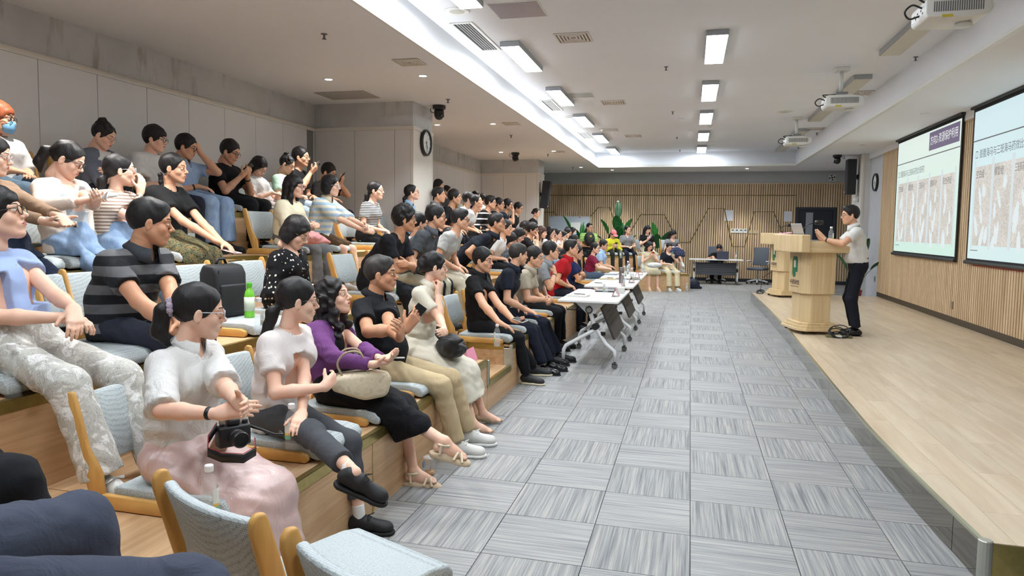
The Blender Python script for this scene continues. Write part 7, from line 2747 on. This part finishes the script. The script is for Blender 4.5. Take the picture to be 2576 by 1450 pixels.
for px, py, ax, val, lab, s in (
        (33, 1000, 2, .87, 'clear water bottle at the left edge on the second step', 1.05),
        (652, 842, 2, .96, 'clear water bottle beside the green tea bottle', 1.0),
        (734, 1128, 2, .54, 'clear water bottle between white shirt and white tee women', 1.0),
        (528, 1320, 2, .54, 'clear water bottle beside the pink skirt on its chair', 1.0),
        (1250, 872, 2, .52, 'clear water bottle beside the man by the aisle', .95),
        (482, 628, 2, 1.39, 'clear water bottle beside the paisley skirt', 1.0),
        (988, 745, 2, .96, 'clear water bottle behind the man with khaki trousers', 1.0),
        (845, 608, 2, 1.39, 'clear water bottle beside the brown shorts', 1.0),
        (960, 606, 2, 1.39, 'clear water bottle beside the striped tee woman', 1.0),
        (1523, 745, 2, TH, 'clear water bottle at the front of the nearest table', 1.05),
        (1570, 728, 2, TH, 'clear water bottle behind the tissue box', 1.05),
        (1573, 703, 2, TH, 'clear water bottle left of the second table name plate', 1.05),
        (1580, 700, 2, TH, 'clear water bottle behind the grey thermos', 1.05),
        (1593, 712, 2, TH, 'clear water bottle at the inner edge of the second table', 1.05),
        (1616, 687, 2, TH, 'clear water bottle on the farthest table', 1.05),
        (1579, 688, 2, TH, 'clear water bottle farthest along the tables', 1.05),
        (1492, 708, 2, .45, 'small water bottle on the step behind the tables', .9),
        (1664, 678, 2, .52, 'clear water bottle between the two women on the far step', 1.0),
        (1562, 650, 2, .89, 'clear water bottle on the upper far step', 1.0),
        (1728, 734, 2, 0.0, 'clear water bottle on the carpet beside the far bag', 1.05)):
    bottle(on_table(px, py) if val == TH else ray_at(px, py, ax, val), lab, s)
bottle((1.86, 10.52, STZ + 1.235), 'clear water bottle on the near lectern before the speaker', 1.1)
bottle(ray_at(628, 800, 2, .96), 'green tea bottle standing on the chair beside the black bag', 1.12, 'tea', 'other bottles')
bottle((1.33, 22.15, .74), 'small bottle with teal cap on the back desk', 1.0, 'teal', 'other bottles')


def soft_thing(name, lab, cat, loc, rz, build, mats, vox=.009, wrinkle=.003, parts=None, part='body'):
    r = empty(name, tuple(loc), rz, label=lab, cat=cat)
    s = Sdf()
    build(s)
    link(part, Geo().add(*s.mesh(vox, wrinkle=wrinkle)).mesh(part, [mats]), r)
    if parts:
        parts(r)
    return r


m_nylon = plain('black_nylon', rgb(26, 27, 31), .6, bump=.2, bscale=120)
m_navyb = plain('navy_nylon', rgb(30, 36, 54), .55, bump=.15, bscale=100)


def bp_parts(r):
    MB().box(.075, .083, -.10, .10, .20, .208).obj('zip', m_steel, r)
    MB().tube([(.083, .02, .205), (.09, .03, .16)], .004, 6).obj('zip_pull', m_steel, r)
    MB().tube([(-.02, -.05, .36), (-.02, -.03, .40), (-.02, .03, .40), (-.02, .05, .36)], .010, 8).obj('handle', m_nylon, r, smooth=True)
    MB().box(-.04, .03, .15, .165, .05, .28).obj('side_strap', m_nylon, r)
    MB().box(.074, .078, -.125, -.120, .02, .33).obj('seam', plain('seam_black', rgb(14, 14, 16), .8), r)


bpk = empty('backpack', (TIER[2][0] - .44, 4.24, .962), -.12, label='boxy black backpack standing on an empty chair in second row', cat='bag')
MB().extrude([(-.08, 0), (.085, 0), (.08, .30), (.05, .36), (-.05, .37), (-.085, .31)], 1, -.145, .145).obj('body', m_nylon, bpk, bevel=.025, seg=3, smooth=True)
MB().box(.07, .10, -.115, .115, .03, .23).obj('front_pocket', m_nylon, bpk, bevel=.015, seg=3, smooth=True)
bp_parts(bpk)
# beige handbag on the lap of the woman in purple
t = NT('beige_monogram_canvas')
vo = t.n('TexVoronoi', feature='SMOOTH_F1')
t.l(t.co(), vo.inputs['Vector'])
vo.inputs['Scale'].default_value = 30
t.color(t.ramp(vo.outputs['Distance'], [(.25, rgb(206, 190, 160)), (.34, rgb(222, 208, 180)), (.5, rgb(214, 199, 170))]))
t.set(.5)
m_monogram = t.m


def hb_parts(r):
    for s in (-1, 1):
        MB().tube([(s * .06, -.12, .14), (s * .07, -.10, .25), (s * .05, .0, .30), (s * .05, .08, .24), (s * .06, .12, .14)], .008, 8).obj('handle', plain('strap_tan', rgb(176, 158, 128), .5), r, smooth=True)


q = ray_at(930, 950, 0, -1.75)
hbg = empty('handbag', (-1.80, q[1] - .02, q[2] - .075), .55, label='beige patterned handbag on the lap of the woman in purple', cat='bag')
MB().extrude([(-.17, .02), (.02, -.05), (.15, -.03), (.18, .09), (.06, .12), (-.14, .10)], 1, -.075, .075).obj('body', m_monogram, hbg, bevel=.03, seg=3, smooth=True)
for sg_ in (-1, 1):
    MB().tube(curve_pts([(-.10, sg_ * .05, .09), (-.13, sg_ * .05, .17), (-.08, sg_ * .05, .23), (.0, sg_ * .05, .22), (.04, sg_ * .05, .10)]), .006, 8).obj('handle', plain('strap_tan', rgb(176, 158, 128), .5), hbg, smooth=True)
q = ray_at(1135, 870, 0, -1.78)
soft_thing('tote_bag', 'crumpled black cloth bag on the lap of the woman in cream', 'bag', (-1.78, q[1], q[2] - .07), .5,
           lambda s: (s.ell((0, 0, .06), (.12, .19, .075), .03), s.cone((-.05, -.14, .09), (.04, -.22, .15), .04, .015, .04), s.cone((.02, .10, .10), (.06, .18, .04), .05, .03, .04), s.plane((0, 0, -.01), (0, 0, -1))), m_nylon, .009, .006)
q = ray_at(45, 900, 0, -2.98)


def lb_parts(r):
    MB().tube([(.10, -.02, .22), (.12, .06, .26), (.13, .10, .20), (.12, .06, .14)], .006, 6).obj('cord', m_black, r, smooth=True)
    MB().box(.085, .10, .0, .06, .16, .21).obj('tag_label', plain('tag_yellow', rgb(214, 206, 110), .5), r)
    MB().lathe([(.04, .10), (.045, .16), (.03, .20), (0, .20)], 14, c=(.08, .05, 0)).obj('umbrella_end', plain('umbrella_black', rgb(22, 22, 26), .4), r, smooth=True)


soft_thing('backpack', 'navy backpack beside the woman in blue blouse at left edge', 'bag', (-3.02, q[1] - .22, .96), .2,
           lambda s: (s.ell((0, 0, .17), (.12, .13, .19), .04), s.ell((.07, 0, .12), (.07, .10, .12), .04), s.plane((0, 0, .002), (0, 0, -1))), m_navyb, .010, .003, lb_parts)
q = ray_at(1741, 727, 2, 0)
soft_thing('backpack', 'dark bag slumped on the carpet beside the far steps', 'bag', (q[0], q[1] + .1, 0), 0,
           lambda s: (s.ell((0, 0, .12), (.20, .10, .16), .04), s.cone((.12, 0, .06), (.24, 0, .03), .06, .03, .04), s.plane((0, 0, .001), (0, 0, -1))), m_navyb, .015, .003)
H = plane_hit(1483, 598, np.array([-.72, 18.84, 0]) - np.array([FT_N[0], FT_N[1], 0]) * 1.14, np.array([FT_N[0], FT_N[1], 0]))


def gb_parts(r):
    MB().lathe([(.03, .128), (.03, .134)], 12, c=(0, 0, .22), axis=0).obj('badge', m_gold, r)


soft_thing('backpack', 'black backpack with a gold badge on the lap of the man in green', 'bag', (H[0], H[1], H[2] - .18), math.atan2(FT_N[1], FT_N[0]),
           lambda s: (s.ell((0, 0, .14), (.10, .15, .20), .04), s.ell((.06, 0, .10), (.07, .11, .12), .04)), m_nylon, .016, .003, gb_parts)
q = ray_at(800, 592, 0, -3.45)
soft_thing('folded_jacket', 'salmon pink jacket bundled on the lap of the woman in cream blouse', 'jacket', (-3.62, q[1] + .02, q[2] - .05), .3,
           lambda s: (s.cone((-.06, -.10, .03), (.10, .10, .02), .055, .055, .05), s.cone((.08, .06, .03), (.22, .14, -.02), .04, .02, .04), s.ell((0, .02, .03), (.12, .13, .06), .04)), C_('salmon_knit', (226, 160, 158), bmp=.3), .010, .006)
q = ray_at(1655, 676, 2, .62)
soft_thing('handbag', 'white soft handbag on the lap of the woman in sand dress', 'bag', (q[0] - .10, q[1] + .25, .64), -1.2,
           lambda s: (s.ell((0, 0, .05), (.09, .20, .07), .03),), C_('white_leather', (226, 226, 224)), .014, .004)

# camera and phone on the pink skirt
q = ray_at(640, 1110, 0, -1.72)
cr = empty('camera', (-1.80, q[1] - .03, q[2] - .015), -.6, label='black camera with red edged strap on the pink skirt', cat='camera')
MB().box(-.03, .03, -.065, .065, 0, .085).box(-.025, .02, -.025, .025, .085, .112).obj('body', plain('camera_body', rgb(28, 28, 30), .5), cr, bevel=.008, seg=2, smooth=True)
MB().lathe([(.033, .03), (.034, .05), (.031, .055), (.034, .06), (.034, .09), (.030, .095), (.028, .09), (0, .088)], 20, c=(0, 0, .042), axis=0).obj('lens', plain('lens_barrel', rgb(34, 34, 36), .35), cr, smooth=False)
MB().lathe([(.012, .085), (.012, .098), (0, .098)], 12, c=(0, .05, 0)).lathe([(.010, .085), (.010, .095), (0, .095)], 12, c=(0, -.045, 0)).obj('dials', m_black, cr)
sp = [(0, -.065, .07), (.03, -.11, .03), (.09, -.13, .0), (.15, -.10, -.012), (.19, -.03, -.02), (.16, .03, -.01), (.10, .05, .01)]
sv, sf = [], []
for k, p in enumerate(sp):
    sv += [(p[0], p[1], p[2]), (p[0] + .004, p[1], p[2] + .035)]
for k in range(len(sp) - 1):
    sf.append((2 * k, 2 * k + 1, 2 * k + 3, 2 * k + 2))
o = MB().add(sv, sf).obj('strap', m_black, cr, smooth=True)
o.modifiers.new('thick', 'SOLIDIFY').thickness = .003
MB().tube([(p[0], p[1], p[2] + .036) for p in sp], .0018, 5).obj('strap_edge', plain('strap_red', rgb(170, 36, 40), .5), cr, smooth=True)
MB().tube([(0, .065, .07), (.02, .11, .05), (.06, .15, .03), (.05, .19, .02), (.0, .20, .02)], .006, 6).obj('strap_tail', m_black, cr, smooth=True)
q = ray_at(590, 1100, 0, -1.80)
ph = empty('phone', (-1.86, q[1], q[2] - .02), label='phone in a flowery tan case leaning behind the camera', cat='phone')
MB().box(-.004, .004, -.04, .04, -.05, .08).xf(Matrix.Rotation(.5, 4, 'Y') @ Matrix.Rotation(-.5, 4, 'Z')).obj('case', plain('case_tan', rgb(190, 160, 132), .5, var=.2, vscale=30), ph, bevel=.003, seg=2)

# tissue being held in the third row
q = ray_at(262, 498, 0, -3.50)
r = soft_thing('tissue', 'white crumpled tissue in the hands of the woman in cream cardigan', 'tissue', (-3.50, q[1], q[2]), .6,
               lambda s: (s.cone((-.05, -.04, .0), (.06, .05, .02), .018, .010, .02), s.cone((.0, 0, .01), (.03, -.05, .04), .015, .006, .02), s.cone((.04, .04, .02), (.10, .06, .0), .012, .004, .02)), C_('tissue_white', (240, 240, 242)), .006, .004)

# iced drink on the carpet
q = ray_at(1081, 1196, 2, 0)
cp = empty('drink_cup', tuple(q), label='clear plastic cup of milk tea with a straw on the carpet', cat='cup')
MB().lathe([(.030, .002), (.042, .115), (.044, .118), (.041, .118)], 20).obj('cup', m_clear, cp, smooth=True)
MB().lathe([(.045, .115), (.045, .122), (.03, .130), (0, .131)], 20).obj('lid', glass('lid_clear', (.9, .9, .9), .35), cp, smooth=True)
MB().lathe([(.029, .004), (.032, .028), (0, .028)], 16).obj('drink', plain('milk_tea', rgb(196, 150, 104), .3), cp, smooth=True)
MB().tube([(.0, 0, .02), (.03, .01, .21)], .0055, 8).obj('straw', m_white, cp, smooth=True)
MB().box(-.043, -.038, -.018, .018, .05, .09).obj('sticker', plain('sticker_blue', rgb(120, 150, 200), .5), cp)

# name card and notebook on the step by the aisle
q = ray_at(1180, 880, 2, .46)
nc = empty('name_card', (-1.80, 5.75, .455), .0, label='pink name card standing on the step beside the woman in cream', cat='name card')
MB().extrude([(-.04, 0), (.04, 0), (0, .11)], 1, -.11, .11).obj('card', plain('card_pink', rgb(232, 150, 176), .6), nc)
text_mesh('card_text', '闻 颖', .075, m_black, nc, frame((.0215, 0, .05), (0, 1, 0), (-.342, 0, .94)), bold=.001)
nbk = empty('notebook', (-1.79, 5.56, .455), .2, label='open notebook with black cover beside the pink name card', cat='notebook')
MB().box(-.075, .075, -.055, .055, 0, .006).obj('cover', m_black, nbk)
MB().box(-.07, .07, -.05, .05, .006, .02).obj('pages', m_white, nbk)

# ---- things on the folding tables
def flat(name, lab, cat, loc, rz, sx, sy, sz, m, grp=None):
    r = MB().box(-sx / 2, sx / 2, -sy / 2, sy / 2, 0, sz).obj(name, m, bevel=min(.003, sz * .3), seg=1)
    r.location = loc
    r.rotation_euler = (0, 0, rz)
    return tag(r, lab, cat, grp)


m_pinkp = plain('pink_paper', rgb(242, 200, 204), .7)


def notebook(loc, rz, lab, c):
    r = empty('notebook', loc, rz, label=lab, cat='notebook', group='notebooks on the tables')
    MB().box(-.09, .09, -.125, .125, 0, .004).box(-.09, .09, -.125, .125, .018, .022).box(-.09, -.085, -.125, .125, .004, .018).obj('cover', plain('cover_%d' % c[0], rgb(*c), .6), r)
    MB().box(-.084, .088, -.122, .122, .004, .018).obj('pages', m_white, r)
    MB().tube([(.0, -.08, .027), (.02, .06, .027)], .005, 8).obj('pen', m_black, r, smooth=True)


def name_stand(loc, lab):
    r = empty('name_stand', loc, 0, label=lab, cat='name card', group='clear name stands')
    for s in (-1, 1):
        MB().add([(s * .045, -.10, 0), (s * .045, .10, 0), (0, .10, .11), (0, -.10, .11)], [(0, 1, 2, 3)]).obj('acrylic_side', glass('acrylic', (.95, .9, .92), .30, .05), r)
        MB().add([(s * .040, -.095, .004), (s * .040, .095, .004), (0, .095, .104), (0, -.095, .104)], [(0, 1, 2, 3)]).obj('insert', m_pinkp, r)
    MB().box(-.045, .045, -.10, .10, 0, .002).obj('base', glass('acrylic', (1, 1, 1), .3), r)


notebook(on_table(1455, 746), 1.45, 'white notebook with a pen at the near end of the first table', (236, 234, 228))
flat('paper_sheet', 'pink paper sheet on the nearest table', 'paper', on_table(1482, 730), .05, .20, .28, .001, m_pinkp, 'pink sheets')
flat('laptop', 'closed dark laptop on the nearest table', 'laptop', on_table(1524, 733), 0, .24, .33, .018, plain('laptop_dark', rgb(48, 50, 56), .4))
flat('pen', 'black pens at the far end of the nearest table', 'pen', on_table(1498, 726), .6, .012, .16, .010, m_black)
name_stand(on_table(1549, 746), 'clear name stand nearest the camera on the first table')
name_stand(on_table(1573, 735), 'clear name stand behind the tissue box')
bx_ = empty('tissue_box', on_table(1564, 738), .1, label='white tissue box between the name stands', cat='tissue box')
MB().box(-.055, .055, -.085, .085, 0, .075).obj('box', m_white, bx_, bevel=.004, seg=1)
ss = Sdf().cone((0, 0, .07), (.01, .01, .10), .02, .008, .01)
link('tissue', Geo().add(*ss.mesh(.006)).mesh('tissue', [m_white]), bx_)
notebook(on_table(1532, 702), 1.5, 'cream notebook at the near end of the second table', (206, 188, 150))
flat('paper_sheet', 'pink paper sheet on the second table', 'paper', on_table(1545, 712), 0, .22, .50, .001, m_pinkp, 'pink sheets')
flat('pen', 'dark pens at the near end of the second table', 'pen', on_table(1505, 713), 1.0, .012, .15, .010, m_black)
flat('laptop', 'closed grey laptop on the farthest table', 'laptop', on_table(1538, 691), 0, .24, .33, .016, plain('laptop_grey', rgb(120, 128, 136), .4))
flat('paper_sheet', 'pink paper sheet on the farthest table', 'paper', on_table(1560, 688), 0, .22, .4, .001, m_pinkp, 'pink sheets')
name_stand(on_table(1592, 712), 'clear name stand on the second table')
name_stand(on_table(1602, 701), 'pink backed name stand at the far end of the second table')
name_stand(on_table(1612, 692), 'clear name stand on the farthest table')
th = empty('thermos', on_table(1563, 713), label='tall taupe thermos flask on the second table', cat='thermos')
MB().lathe([(.036, 0), (.038, .004), (.038, .19), (.036, .195)], 20).obj('flask', plain('thermos_taupe', rgb(104, 92, 90), .35), th, smooth=False)
MB().lathe([(.034, .195), (.036, .20), (.036, .235), (.033, .24), (0, .24)], 20).obj('lid', m_steel, th, smooth=False)

# ---- things on the lecterns
def laptop(loc, rz, lab, c, tilt=1.9):
    r = empty('laptop', loc, rz, label=lab, cat='laptop', group='open laptops')
    MB().box(-.12, .12, -.17, .17, 0, .014).obj('base', plain('lap_%d' % c[0], rgb(*c), .35, .4), r, bevel=.004, seg=1)
    MB().box(-.004, .004, -.17, .17, 0, .235).xf(Matrix.Translation((-.12, 0, .014)) @ Matrix.Rotation(-(tilt - math.pi / 2), 4, 'Y')).obj('lid', plain('lap_%d' % c[0], rgb(*c), .35, .4), r, bevel=.003, seg=1)
    MB().box(.004, .005, -.16, .16, .012, .225).xf(Matrix.Translation((-.12, 0, .014)) @ Matrix.Rotation(-(tilt - math.pi / 2), 4, 'Y')).obj('screen', flat_emit('lap_screen', rgb(90, 100, 110), .3), r)
    MB().box(-.08, .04, -.15, .15, .014, .0155).obj('keys', m_black, r)


laptop((1.60, 10.66, STZ + 1.273), math.radians(16), 'open silver laptop on the near lectern', (176, 178, 180), 1.35 + math.pi / 6)
laptop((.95, 22.02, .742), math.radians(90), 'open dark grey laptop on the back desk', (86, 88, 104), 1.75)
cl = empty('pink_cloth', (1.345, 10.95, STZ + 1.36), label='pink cloth hanging over the front board of the near lectern', cat='cloth')
ss = Sdf().cone((-.075, 0, -.16), (-.085, 0, .0), .018, .020, .02, ys=.35).cone((-.085, 0, .0), (.06, 0, .016), .016, .016, .02, ys=.35)
link('fold', Geo().add(*ss.mesh(.008, wrinkle=.003)).mesh('fold', [C_('pink_towel', (228, 176, 186))]), cl)
pc = empty('pen_clutter', (1.95, 16.3, STZ + 1.272), label='pens and papers on top of the far lectern', cat='stationery')
for k in range(5):
    MB().tube([(-.08 + k * .04, -.2 + k * .05, .012), (-.02 + k * .05, -.05 + k * .05, .03)], .006, 6).obj('pen', m_black if k % 2 else plain('pen_blue', rgb(40, 80, 160), .4), pc)
MB().box(-.15, .12, -.28, .10, 0, .006).obj('papers', m_white, pc)
mo = MB().lathe([(.0, 0), (.03, .006), (.025, .02), (0, .024)], 12).obj('computer_mouse', m_white, smooth=True)
mo.location = (1.16, 22.0, .742)
tag(mo, 'white computer mouse beside the laptop on the back desk', 'mouse')
